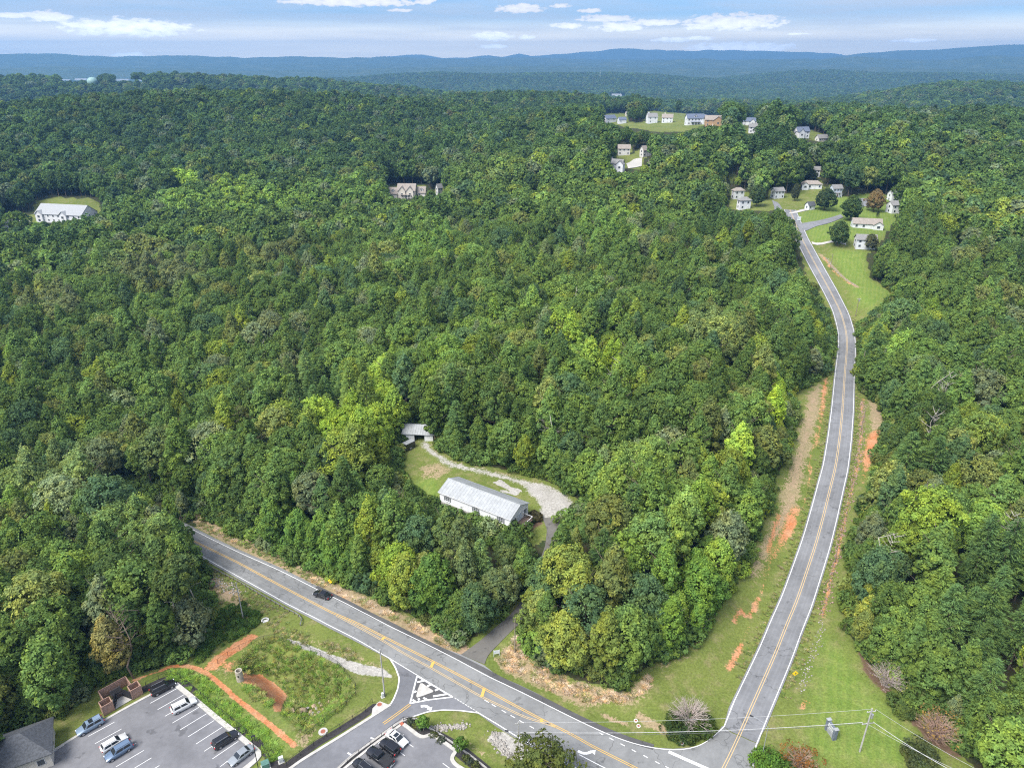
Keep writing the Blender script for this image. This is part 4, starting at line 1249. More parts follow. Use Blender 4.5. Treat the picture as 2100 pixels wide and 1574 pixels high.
BROAD, BROAD_LOW, POPLAR, PINE, FARB, FARP, BUSH = [], [], [], [], [], [], []
for i in range(6):      # forest oaks and hickories, 16 m tall
    hh, rr = KR.uniform(14, 17), KR.uniform(4.1, 5.4)
    BROAD.append(make_kind('oak', crown_round(KR, hh, rr, hh * .28, int(KR.integers(64, 96)), 7200, .25, KR.uniform(.19, .25)), trunk_mesh(KR, hh, .27, 10), M['leaf'], M['bark']))
for i in range(4):      # edge trees clothed to the ground
    hh, rr = KR.uniform(12, 15), KR.uniform(3.6, 4.4)
    BROAD_LOW.append(make_kind('edge_tree', crown_round(KR, hh, rr, hh * .04, int(KR.integers(80, 100)), 7400, .25, .21, .35), trunk_mesh(KR, hh, .22, 7), M['leaf'], M['bark']))
for i in range(4):      # slender young trees of the wood edge
    hh, rr = KR.uniform(12, 16), KR.uniform(2.2, 3.0)
    BROAD_LOW.append(make_kind('edge_tree', crown_round(KR, hh, rr, hh * .05, int(KR.integers(70, 86)), 5600, .24, .27, .6), trunk_mesh(KR, hh, .16, 6), M['leaf'], M['bark']))
for i in range(5):      # tall narrow tulip poplars and sweetgums
    hh, rr = KR.uniform(16, 20), KR.uniform(2.8, 3.7)
    POPLAR.append(make_kind('poplar', crown_round(KR, hh, rr, hh * .18, int(KR.integers(66, 84)), 6200, .25, .25, KR.uniform(.45, .8)), trunk_mesh(KR, hh, .25, 8), M['leaf'], M['bark']))
for i in range(4):      # pines
    hh, rr = KR.uniform(15, 18), KR.uniform(3.2, 4.2)
    PINE.append(make_kind('pine', crown_pine(KR, hh, rr, hh * .2, 210, .36), trunk_mesh(KR, hh, .2, 4, .93, .12), M['needle'], M['bark']))
for i in range(6):      # light versions for distant woods
    hh, rr = KR.uniform(14, 17), KR.uniform(4.0, 5.6)
    FARB.append(make_kind('far_oak', crown_round(KR, hh, rr, hh * .25, 34, 1300, .62, .28, KR.uniform(0, .65)), trunk_mesh(KR, hh, .25, 2), M['leaf'], M['bark']))
for i in range(2):
    hh, rr = KR.uniform(15, 18), KR.uniform(3.6, 4.2)
    FARP.append(make_kind('far_pine', crown_pine(KR, hh, rr, hh * .25, 46, .95), trunk_mesh(KR, hh, .2, 0, .9), M['needle'], M['bark']))
for i in range(4):      # bushes of the undergrowth
    hh, rr = KR.uniform(2.2, 3.2), KR.uniform(1.5, 2.1)
    BUSH.append(make_kind('bush', crown_round(KR, hh, rr, -.2, 16, 650, .26, .38), trunk_mesh(KR, hh, .06, 2), M['leaf'], M['bark']))

G_DARK, G_MID, G_BRIGHT = np.array([.040, .062, .022]), np.array([.062, .098, .026]), np.array([.098, .150, .026])
G_YEL, G_OLIVE, G_BLUE, G_RUST, G_GREY = np.array([.165, .205, .030]), np.array([.105, .110, .036]), np.array([.040, .070, .038]), np.array([.16, .085, .035]), np.array([.10, .115, .070])
PINE_C = np.array([.050, .085, .028])
# places where the photograph shows a tree or stand of its own colour: centre, half size, colour, strength
TINTS = [(745, 850, 75, 100, (.150, .190, .028), .85), (685, 880, 52, 52, (.165, .195, .025), .9), (790, 780, 40, 60, (.12, .17, .028), .8), (1242, 750, 46, 44, (.150, .195, .025), .9), (1165, 700, 30, 26, (.17, .205, .03), .7),
         (800, 1150, 34, 40, (.16, .175, .025), .9), (1185, 1240, 110, 95, (.115, .130, .028), .8), (1220, 1330, 70, 55, (.10, .115, .035), .8), (1400, 1220, 70, 70, (.085, .145, .025), .7), (1440, 1190, 50, 90, (.075, .135, .025), .7),
         (1515, 950, 26, 40, (.18, .20, .025), .8), (1490, 1160, 40, 50, (.13, .18, .03), .6), (1280, 970, 60, 50, (.11, .155, .035), .7), (1590, 800, 30, 40, (.17, .18, .02), .85), (1560, 1130, 40, 60, (.09, .14, .03), .6),
         (1390, 1060, 60, 60, (.10, .155, .028), .7), (1930, 1190, 60, 40, (.16, .215, .03), .85), (1860, 1080, 60, 60, (.13, .18, .03), .7), (1770, 1220, 40, 60, (.14, .15, .03), .75), (2010, 900, 40, 36, (.15, .17, .03), .7), (2060, 450, 50, 25, (.13, .16, .03), .7),
         (560, 520, 70, 30, (.10, .105, .04), .8), (330, 560, 110, 45, (.085, .095, .045), .7), (110, 630, 60, 40, (.10, .10, .045), .6), (1460, 700, 80, 40, (.10, .12, .045), .6), (1060, 690, 50, 30, (.11, .12, .05), .6), (590, 770, 60, 30, (.10, .11, .05), .5),
         (560, 690, 30, 22, (.16, .075, .045), .6), (1100, 560, 120, 50, (.09, .13, .03), .5), (880, 500, 60, 60, (.085, .145, .03), .6), (1240, 490, 90, 40, (.085, .14, .03), .6), (470, 420, 220, 28, (.10, .155, .03), .75), (380, 375, 30, 25, (.17, .235, .03), .85), (490, 385, 40, 30, (.14, .19, .03), .8),
         (700, 400, 120, 30, (.09, .145, .03), .6), (1010, 350, 90, 30, (.085, .12, .03), .6), (1100, 620, 60, 40, (.09, .14, .03), .5), (1640, 650, 40, 40, (.06, .11, .03), .5), (1310, 1150, 60, 50, (.09, .14, .03), .5), (900, 770, 40, 60, (.09, .145, .028), .6), (350, 950, 30, 60, (.085, .13, .028), .6), (130, 970, 130, 40, (.10, .125, .05), .6),
         (600, 1060, 50, 60, (.075, .14, .028), .6), (680, 1110, 50, 50, (.075, .14, .028), .7), (730, 1010, 70, 70, (.07, .115, .025), .5), (980, 1150, 80, 80, (.085, .11, .045), .8), (880, 1160, 30, 80, (.07, .13, .028), .6), (1600, 1010, 30, 60, (.06, .105, .028), .5), (270, 1100, 80, 60, (.095, .14, .045), .7), (150, 1230, 60, 60, (.085, .135, .032), .7), (1890, 780, 60, 60, (.06, .10, .03), .5), (1960, 820, 50, 60, (.075, .125, .03), .5)]
def tree_colour(px, py, r, rng, pine, zone):
    """colour of single trees: a broad patchwork of stands, with the photograph's special trees on top"""
    n = len(px)
    u = rng.uniform(0, 1, n)
    g = .5 + .5 * zone
    c = np.empty((n, 3))
    mixv = np.clip(.42 * u + .58 * g + rng.normal(0, .10, n), 0, 1)
    for k in range(3):
        c[:, k] = np.interp(mixv, [0, .35, .7, 1], [G_DARK[k], G_MID[k] * .85, G_MID[k] * 1.1, G_BRIGHT[k]])
    v = rng.uniform(0, 1, n)
    for lo, hi, col in ((0, .07, G_OLIVE), (.07, .16, G_BLUE), (.16, .163, G_RUST), (.175, .225, G_GREY), (.225, .27, G_YEL * .75)):
        q = (v >= lo) & (v < hi)
        c[q] = c[q] * .35 + col * .65
    c[pine] = PINE_C * rng.uniform(.75, 1.25, (int(pine.sum()), 1))
    for (x, y, rx, ry, col, st) in TINTS:
        d = ((px - x) / rx) ** 2 + ((py - y) / ry) ** 2
        q = (d < 1.) & (rng.uniform(0, 1, n) < .85)
        w = (st * np.clip(1.4 - d, 0, 1))[q][:, None] * np.where(pine[q], .35, 1.)[:, None]
        c[q] = c[q] * (1 - w) + np.array(col) * w
    c[:, 0] = np.minimum(c[:, 0], c[:, 1] * np.where(rng.uniform(0, 1, n) < .06, 1.1, .83))
    c[:, 0] = np.where(c[:, 1] > .15, np.minimum(c[:, 0], c[:, 1] * .70), c[:, 0])
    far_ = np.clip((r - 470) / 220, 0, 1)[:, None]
    c *= 1 - far_ * (1 - np.array([.74, .81, .98]))  # far crowns darkened and blued: haze and dim light put into leaf colour
    c *= 1.90 * np.array([1.05, 1.03, .98]) * rng.uniform(.82, 1.2, (n, 1))
    return c

def scatter(y0, y1, sp, rng, wide=.80):
    ys = np.arange(y0, y1, sp)
    X, Y = [], []
    for i, y in enumerate(ys):
        w = wide * y + 45
        xs = np.arange(-w, w, sp) + (sp / 2 if i % 2 else 0)
        X.append(xs); Y.append(np.full(len(xs), y))
    X, Y = np.concatenate(X), np.concatenate(Y)
    return X + rng.uniform(-.38, .38, len(X)) * sp, Y + rng.uniform(-.38, .38, len(Y)) * sp
TR = np.random.default_rng(5)
# trees that hang over the highway at the left edge of the wood
FORCE = [(352, 1168, 1.25), (333, 1140, 1.25), (366, 1196, 1.1), (372, 1232, 1.05), (310, 1120, 1.2), (345, 1185, 1.3), (1092, 1236, .8), (1042, 1238, .8), (1110, 1205, .9), (1075, 1200, .85), (1128, 1165, .8), (1098, 1160, .8)]
def plan_trees():
    X1, Y1 = scatter(72, 430, 6.0, TR)
    X2, Y2 = scatter(430, 1500, 7.2, TR)
    # a closing row of lower trees along the edges of the wood
    ex, ey = [], []
    for P in OPEN[:3]:
        Q = resample(W2([p for p in P + P[:1] if p[1] < 1590]), 0) if False else W2([p for p in P if p[1] < 1590])
        for a, b in zip(Q[:-1], Q[1:]):
            d = b - a; ln = np.hypot(*d)
            if ln > 90 or ln < .5:
                continue
            nn = np.array([-d[1], d[0]]) / ln
            for s_ in (-1, 1):
                for o_ in (2.6, 6.0):
                    for t in np.arange(TR.uniform(0, 1), ln, 4.4):
                        q = a + d * t / ln + nn * s_ * (o_ + TR.uniform(-.6, .8))
                        ex.append(q[0]); ey.append(q[1])
    dv = (W2(DRIVE_L) + W2(DRIVE_R)) / 2
    for a, b in zip(dv[3:-2], dv[4:-1]):
        d = b - a; ln = np.hypot(*d); nn = np.array([-d[1], d[0]]) / ln
        for s_ in (-1, 1):
            for t in np.arange(TR.uniform(0, 2), ln, 3.6):
                q = a + d * t / ln + nn * s_ * TR.uniform(2.7, 3.8)
                ex.append(q[0]); ey.append(q[1])
    for fx, fy, _ in FORCE:
        q = G(fx, fy); ex.append(q[0]); ey.append(q[1])
    X3, Y3 = np.array(ex), np.array(ey)
    X, Y = np.concatenate([X1, X2, X3]), np.concatenate([Y1, Y2, Y3])
    isedge = np.zeros(len(X), bool); isedge[-len(X3):] = True
    Z = land(X, Y)
    r = np.hypot(X, Y)
    n = len(X)
    pinez = wav(X, Y, 95) + .6 * wav(X + 300, Y, 40)
    bx, by, bd = project(X, Y, Z)
    # pine stands seen in the photograph
    pz = np.zeros(n)
    for (x, y, rx, ry) in ((1990, 1330, 150, 230), (640, 830, 140, 80), (780, 1060, 90, 70), (1480, 470, 90, 50), (1110, 820, 60, 40), (940, 870, 40, 50), (560, 980, 60, 40), (1560, 300, 140, 40), (120, 500, 100, 40), (1380, 860, 50, 40), (2060, 620, 60, 60)):
        pz = np.maximum(pz, 1.6 - (((bx - x) / rx) ** 2 + ((by - 30 - y) / ry) ** 2) * 1.6)
    pine = (pinez + 1.2 * pz + TR.normal(0, .35, n)) > 1.15
    size = TR.uniform(.70, 1.22, n) * np.where(r > 430, 1.12, 1.)
    size *= (1 + .10 * wav(X, Y, 60)) * np.where(r < 430, 1.12, 1.04)
    size = np.where(isedge, TR.uniform(.5, .9, n), size)
    pine &= ~isedge
    hgt = 15.5 * size
    rad = np.where(pine, 4.0, 5.4) * size
    # keep every tree that does not stand on, or in front of, open ground
    base_ok = ~in_open(bx, by)
    forced = np.zeros(n, bool); forced[-len(FORCE):] = True
    size[forced] = [f[2] for f in FORCE]; pine &= ~forced
    keep = np.zeros(n, bool)
    for f in (1., .62, .40):
        q = np.where(base_ok & ~keep)[0]
        if f < 1:
            q = q[(~isedge[q])]
        sz = size[q] * f
        hq, rq = 15.5 * sz, np.where(pine[q], 4.0, 5.4) * sz
        ok = np.ones(len(q), bool)
        for t, sx in ((.25, .5), (.55, .8), (.85, .55), (.98, 0.)):
            zz = Z[q] + hq * t
            for s_ in (-1, 0, 1) if sx else (0,):
                qx, qy, _ = project(X[q] + s_ * rq * sx, Y[q], zz)
                ok &= ~in_open(qx, qy)
        keep[q[ok]] = True
        size[q[ok]] = sz[ok]
    hgt = 15.5 * size
    rad = np.where(pine, 4.0, 5.4) * size
    qx, qy, _ = project(X, Y, Z + hgt * .98)
    keep |= forced
    # stay clear of road and pavement even where they are hidden
    for P, w in zip(RIBBON, RIBBON_W):
        d, _ = seg_dist(X, Y, P)
        keep &= d > w + np.where(X < -84, -1.2, np.where(isedge, -.2, 2.2))
    dr = (W2(DRIVE_L) + W2(DRIVE_R)) / 2
    d, _ = seg_dist(X, Y, dr)
    keep &= d > 2.5
    cx, cyy, cd = project(X, Y, Z + hgt * .65)
    inview = (cx > -160) & (cx < 2260) & (qy < 1700)
    keep &= inview
    # beyond the crest of a hill nothing can be seen
    th = np.arctan2(X, Y)
    el = (Z + hgt - CAM_Z) / r
    order = np.argsort(r)
    bins = np.clip(((th + .9) / 1.8 * 360).astype(int), 0, 359)
    mx = np.full(360, -9.)
    vis = np.ones(n, bool)
    for k in order:
        if r[k] > 450 and keep[k]:
            b = bins[k]
            if el[k] < mx[b] - .012:
                vis[k] = False
            mx[b] = max(mx[b], el[k])
    keep &= vis
    q = np.where(keep & (r < 430) & ~forced)[0]
    q = q[np.argsort(isedge[q] * 1000 + TR.uniform(0, 1, len(q)))]
    cell, taken = {}, []
    for k in q:
        c = (int(X[k] // 6), int(Y[k] // 6)); ok = True
        lim = 3.0 if isedge[k] else 4.0
        for i in (-1, 0, 1):
            for j in (-1, 0, 1):
                for m in cell.get((c[0] + i, c[1] + j), ()):
                    if math.hypot(X[k] - X[m], Y[k] - Y[m]) < lim:
                        ok = False
        if ok:
            cell.setdefault(c, []).append(k)
        else:
            keep[k] = False
    # distance to the open ground, in steps, for the clothing of wood edges
    edge = isedge.copy()
    k = keep & (r < 430)
    for dx, dy in ((0, -9), (8, -4), (-8, -4), (9, 4), (-9, 4)):
        ex, ey, _ = project(X + dx, Y + dy, Z)
        edge |= in_open(ex, ey)
    zone = np.clip(.55 * wav(X, Y, 170) + .45 * wav(X, Y + 500, 70) - .38 * np.clip((r - 430) / 300, 0, 1.6) - .25 * (X < -60), -1, 1)  # distance term also darkens far crowns, standing in for haze
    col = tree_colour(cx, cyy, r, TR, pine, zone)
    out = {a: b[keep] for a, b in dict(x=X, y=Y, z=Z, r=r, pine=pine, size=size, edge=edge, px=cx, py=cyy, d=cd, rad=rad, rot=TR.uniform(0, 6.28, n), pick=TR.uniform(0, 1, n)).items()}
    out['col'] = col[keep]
    return out
T = plan_trees()

PROTO = bpy.data.collections.new('wood_sources')
SOURCES = []
def source(mesh):
    o = bpy.data.objects.new('a%03d_source' % len(SOURCES), mesh)
    PROTO.objects.link(o)
    SOURCES.append(o)
    return len(SOURCES) - 1
S_BROAD = [source(joined('m_oak', k)) for k in BROAD]
S_LOW = [source(joined('m_edge', k)) for k in BROAD_LOW]
S_POP = [source(joined('m_pop', k)) for k in POPLAR]
S_PINE = [source(joined('m_pine', k)) for k in PINE]
S_FARB = [source(joined('m_farb', k)) for k in FARB]
S_FARP = [source(joined('m_farp', k)) for k in FARP]
S_BUSH = [source(joined('m_bush', k)) for k in BUSH]

def gn_group(coll):
    ng = bpy.data.node_groups.new('plant_out', 'GeometryNodeTree')
    ng.interface.new_socket('Geometry', in_out='INPUT', socket_type='NodeSocketGeometry')
    ng.interface.new_socket('Geometry', in_out='OUTPUT', socket_type='NodeSocketGeometry')
    n, l = ng.nodes, ng.links
    gi, go = n.new('NodeGroupInput'), n.new('NodeGroupOutput')
    ci = n.new('GeometryNodeCollectionInfo')
    ci.inputs['Collection'].default_value = coll
    ci.inputs['Separate Children'].default_value = True
    ci.inputs['Reset Children'].default_value = True
    ip = n.new('GeometryNodeInstanceOnPoints')
    ip.inputs['Pick Instance'].default_value = True
    def na(name, typ):
        q = n.new('GeometryNodeInputNamedAttribute'); q.data_type = typ
        q.inputs['Name'].default_value = name
        return q.outputs['Attribute']
    l.new(gi.outputs[0], ip.inputs['Points'])
    l.new(ci.outputs[0], ip.inputs['Instance'])
    l.new(na('variant', 'INT'), ip.inputs['Instance Index'])
    l.new(na('turn', 'FLOAT_VECTOR'), ip.inputs['Rotation'])
    l.new(na('grow', 'FLOAT_VECTOR'), ip.inputs['Scale'])
    l.new(ip.outputs[0], go.inputs[0])
    return ng
PLANT = gn_group(PROTO)
def stand(name, P, variant, rot, grow, tint, label, kind='stuff', parent=None, group=None):
    me = bpy.data.meshes.new(name)
    n = len(P)
    me.vertices.add(n)
    me.vertices.foreach_set('co', np.asarray(P, np.float32).ravel())
    a = me.attributes.new('variant', 'INT', 'POINT'); a.data.foreach_set('value', np.asarray(variant, np.int32))
    a = me.attributes.new('turn', 'FLOAT_VECTOR', 'POINT'); v = np.zeros((n, 3), np.float32); v[:, 2] = rot; a.data.foreach_set('vector', v.ravel())
    a = me.attributes.new('grow', 'FLOAT_VECTOR', 'POINT'); a.data.foreach_set('vector', np.asarray(grow, np.float32).ravel())
    a = me.attributes.new('tint', 'FLOAT_COLOR', 'POINT'); c = np.ones((n, 4), np.float32); c[:, :3] = tint; a.data.foreach_set('color', c.ravel())
    o = put(name, me, parent)
    md = o.modifiers.new('plants', 'NODES'); md.node_group = PLANT
    return tag(o, label, None, group, kind)

# the trees that show largest stand as single trees
def choose_single():
    show = T['rad'] / T['d']
    vis = (T['px'] > -20) & (T['px'] < 2120) & (T['py'] > 60) & (T['py'] < 1590) & (T['r'] < 430)
    sc = np.where(vis, show, -1)
    single = np.zeros(len(sc), bool)
    for pine, cap in ((False, 296), (True, 150)):
        q = np.where((T['pine'] == pine) & vis)[0]
        q = q[np.argsort(-sc[q])][:cap]
        single[q] = True
    return single
SINGLE = choose_single()
def grow_vec(size, rng, n):
    g = np.repeat(np.asarray(size)[:, None], 3, 1)
    g[:, :2] *= rng.uniform(.9, 1.12, (n, 1))
    return g
def tree_obj(kind, name, P, rot, grow, col, label, cat, group=None, lean=None):
    e = empty(name, P, rot, label, cat, group)
    e.scale = tuple(float(v) for v in grow)
    if lean is not None:
        e.rotation_euler = (lean[0], lean[1], rot)
    t = bpy.data.objects.new('trunk', kind.trunk); link(t, e)
    c = bpy.data.objects.new('crown', kind.crown); link(c, e)
    c['tint'] = tuple(float(v) for v in col)
    return e
def hue_word(c):
    r_, g_, b_ = (v / 1.90 for v in c)
    if r_ > g_ * 1.05:
        return 'rust tinged'
    if g_ > .17:
        return 'bright yellow-green'
    if r_ / g_ > .88:
        return 'olive toned'
    if b_ / g_ > .5:
        return 'grey-green'
    if g_ > .135:
        return 'vivid green'
    if g_ > .105:
        return 'light green'
    if g_ > .085:
        return 'mid green'
    if g_ > .065:
        return 'deep green'
    return 'very dark green'
def shape_word(k):
    return {'edge_tree': 'low-skirted', 'poplar': 'narrow', 'oak': 'round-crowned'}[k.name]
def size_word(sz):
    for lim, w in ((.62, 'very small'), (.82, 'small'), (1.0, 'medium'), (1.16, 'large'), (1.32, 'tall'), (9, 'towering')):
        if sz < lim:
            return w
_MARK = None
def zone_word(px, py, x, y):
    global _MARK
    if _MARK is None:
        _MARK = dict(house=at(985, 1040, 7)[:2], shed=at(862, 900, 8.6)[:2], lot=at(250, 1420, -1)[:2], clay=at(420, 1330, -3)[:2], hedge=at(1850, 1440, 0)[:2], sign=at(1703, 1500, -1)[:2])
    def near(k, d):
        return math.hypot(x - _MARK[k][0], y - _MARK[k][1]) < d
    d = float(seg_dist(np.array([x]), np.array([y]), RIBBON[0])[0][0])
    d2 = float(seg_dist(np.array([x]), np.array([y]), RIBBON[1])[0][0])
    dd = float(seg_dist(np.array([x]), np.array([y]), (W2D))[0][0])
    east = px > 1690 or (px > 1655 and py < 600)
    if px < 445 and x < -62 and y < 175 and py > 985:
        if near('lot', 26): return 'behind the wooden bin enclosure'
        if near('clay', 30): return 'at the wood edge above the clay path'
        return 'in the wood beside the parking lot'
    if east:
        if near('hedge', 26): return 'behind the leafless shrubs and mulch bed'
        if d2 < 18: return 'at the wood edge east of the side road'
        if y < 150: return 'in the wood behind the monument sign'
        if y > 260: return 'on the wooded slope east of the meadow'
        return 'deep in the wood east of the side road'
    if near('shed', 20): return 'beside the white shed'
    if near('house', 22): return 'close beside the long white house'
    if dd < 13: return 'beside the driveway'
    if near('house', 40): return 'round the clearing of the white house'
    if d < 20: return 'on the bank along the highway' if x > -75 else 'on the far bank of the highway bend'
    if d2 < 22: return 'at the wood edge along the side road'
    if near('shed', 60): return 'in the wood behind the white shed'
    if x < -30: return 'in the wood north of the highway'
    return 'deep in the wood between the two roads'
W2D = (W2(DRIVE_L) + W2(DRIVE_R)) / 2
def build_trees():
    n = len(T['x'])
    idx = np.where(SINGLE)[0]
    for i in idx:
        col = T['col'][i]
        pine = bool(T['pine'][i])
        pk = T['pick'][i]
        if pine:
            k = PINE[int(pk * len(PINE))]; nm = 'pine_tree'
        elif T['edge'][i]:
            k = BROAD_LOW[int(pk * len(BROAD_LOW))]; nm = 'broadleaf_tree'
        elif pk > .6:
            k = POPLAR[int((pk - .6) / .4001 * len(POPLAR))]; nm = 'broadleaf_tree'
        else:
            k = BROAD[int(pk / .6001 * len(BROAD))]; nm = 'broadleaf_tree'
        zw = zone_word(T['px'][i], T['py'][i], T['x'][i], T['y'][i])
        sz = T['size'][i]
        sw = 'tall' if sz > 1.06 else ('small' if sz < .88 else 'full')
        if pine:
            lab = '%s %s feathery pine %s' % (size_word(sz), 'dark' if col[1] < .105 else 'bright', zw)
            grp = 'pines ' + zw
        else:
            lab = '%s %s %s tree %s' % (size_word(sz), shape_word(k), hue_word(col), zw)
            grp = 'broadleaf trees ' + zw
        g = sz * np.array([TR.uniform(.92, 1.1)] * 2 + [1.])
        tree_obj(k, nm, (T['x'][i], T['y'][i], T['z'][i]), T['rot'][i], g, col, lab, 'pine' if pine else 'tree', grp)
    q = np.where(~SINGLE)[0]
    m = len(q)
    far = T['r'][q] > 430
    var = np.empty(m, int)
    for a, i in enumerate(q):
        pk = T['pick'][i]
        if T['r'][i] > 430:
            var[a] = S_FARP[int(pk * len(S_FARP))] if T['pine'][i] else S_FARB[int(pk * len(S_FARB))]
        elif T['pine'][i]:
            var[a] = S_PINE[int(pk * len(S_PINE))]
        elif T['edge'][i]:
            var[a] = S_LOW[int(pk * len(S_LOW))]
        elif pk > .6:
            var[a] = S_POP[int((pk - .6) / .4001 * len(S_POP))]
        else:
            var[a] = S_BROAD[int(pk / .6001 * len(S_BROAD))]
    P = np.stack([T['x'][q], T['y'][q], T['z'][q]], 1)
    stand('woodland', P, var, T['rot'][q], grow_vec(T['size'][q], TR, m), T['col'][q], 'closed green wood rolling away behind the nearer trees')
    print('trees single', len(idx), 'mass', m)
build_trees()

def far_woods():
    rng = np.random.default_rng(8)
    X, Y = scatter(1500, 5200, 17, rng, .80)
    Z = land(X, Y)
    r = np.hypot(X, Y)
    n = len(X)
    th = np.arctan2(X, Y)
    el = (Z + 18 - CAM_Z) / r
    bx, by, _ = project(X, Y, Z + 9)
    tx_, ty_, _ = project(X, Y, Z + 15)
    keep = (bx > -150) & (bx < 2250) & ~in_open(bx, by) & ~in_open(tx_, ty_)
    mx = np.full(720, -9.)
    bins = np.clip(((th + .9) / 1.8 * 720).astype(int), 0, 719)
    vis = np.zeros(n, bool)
    for k in np.argsort(r):
        if keep[k] and el[k] > mx[bins[k]] - .006:
            vis[k] = True
            mx[bins[k]] = max(mx[bins[k]], el[k])
    q = np.where(keep & vis)[0]
    m = len(q)
    zone = np.clip(.6 * wav(X[q], Y[q], 600) + .4 * wav(X[q], Y[q], 210), -1, 1)
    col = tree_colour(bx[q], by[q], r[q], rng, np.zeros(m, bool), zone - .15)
    var = np.array([S_FARB[i] for i in rng.integers(0, len(S_FARB), m)])
    size = rng.uniform(1.05, 1.5, m)
    g = grow_vec(size, rng, m); g[:, :2] *= 1.35
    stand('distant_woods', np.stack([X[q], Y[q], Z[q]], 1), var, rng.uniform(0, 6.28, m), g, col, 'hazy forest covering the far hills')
    print('far trees', m)
far_woods()

def undergrowth():
    rng = np.random.default_rng(9)
    X, Y = scatter(90, 330, 1.9, rng)
    Z = land(X, Y)
    px, py, d = project(X, Y, Z)
    k = ~in_open(px, py) & (px > -50) & (px < 2150) & (py < 1640)
    near = np.zeros(len(X), bool)
    for a in range(8):
        ex, ey, _ = project(X + 8. * math.cos(a * .785), Y + 8. * math.sin(a * .785), Z)
        near |= in_open(ex, ey)
    for P, w in zip(RIBBON, RIBBON_W):
        dd, _ = seg_dist(X, Y, P)
        k &= dd > w + np.where(X < -84, -1.5, -.3)
        near |= dd < w + 9
    dd, _ = seg_dist(X, Y, (W2(DRIVE_L) + W2(DRIVE_R)) / 2)
    k &= dd > 3.4
    tx, ty, _ = project(X, Y, Z + 2)
    k &= near & (~in_open(tx, ty) | (rng.uniform(0, 1, len(X)) < .35))
    q = np.where(k & (rng.uniform(0, 1, len(X)) < .8))[0]
    m = len(q)
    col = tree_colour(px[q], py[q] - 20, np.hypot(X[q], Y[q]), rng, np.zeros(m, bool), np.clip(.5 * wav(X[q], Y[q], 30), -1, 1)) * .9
    g = grow_vec(rng.uniform(.55, 1.5, m), rng, m)
    stand('undergrowth', np.stack([X[q], Y[q], Z[q]], 1), np.array([S_BUSH[i] for i in rng.integers(0, len(S_BUSH), m)]), rng.uniform(0, 6.28, m), g, col, 'low leafy undergrowth along the edges of the wood')
    print('undergrowth', m)
undergrowth()
# ------------------------------------------------------------------ vehicles
def ring(x, hw, z0, zm_, z1, tw=.93):
    return [(x, -hw * .92, z0), (x, hw * .92, z0), (x, hw, zm_), (x, hw * tw, z1), (x, -hw * tw, z1), (x, -hw, zm_)]
def inset(q, fx, fy0, fy1):
    """sub-rectangle of a quad a,b (bottom) d,c (top)"""
    a, b, c, d = (Vector(p) for p in q)
    def pt(u, v):
        return a.lerp(b, u).lerp(d.lerp(c, u), v)
    return [pt(fx[0], fy0), pt(fx[1], fy0), pt(fx[1], fy1), pt(fx[0], fy1)]
WHEEL = {}
def wheel_mesh(r, w):
    if (r, w) not in WHEEL:
        t = MB().tube((0, -w / 2, 0), (0, w / 2, 0), r, r, 18).mesh('tyre', M['tyre'], False, .03)
        m = MB().tube((0, -w / 2 - .012, 0), (0, w / 2 + .012, 0), r * .62, r * .62, 12).mesh('rim', M['rim'])
        WHEEL[(r, w)] = (t, m)
    return WHEEL[(r, w)]
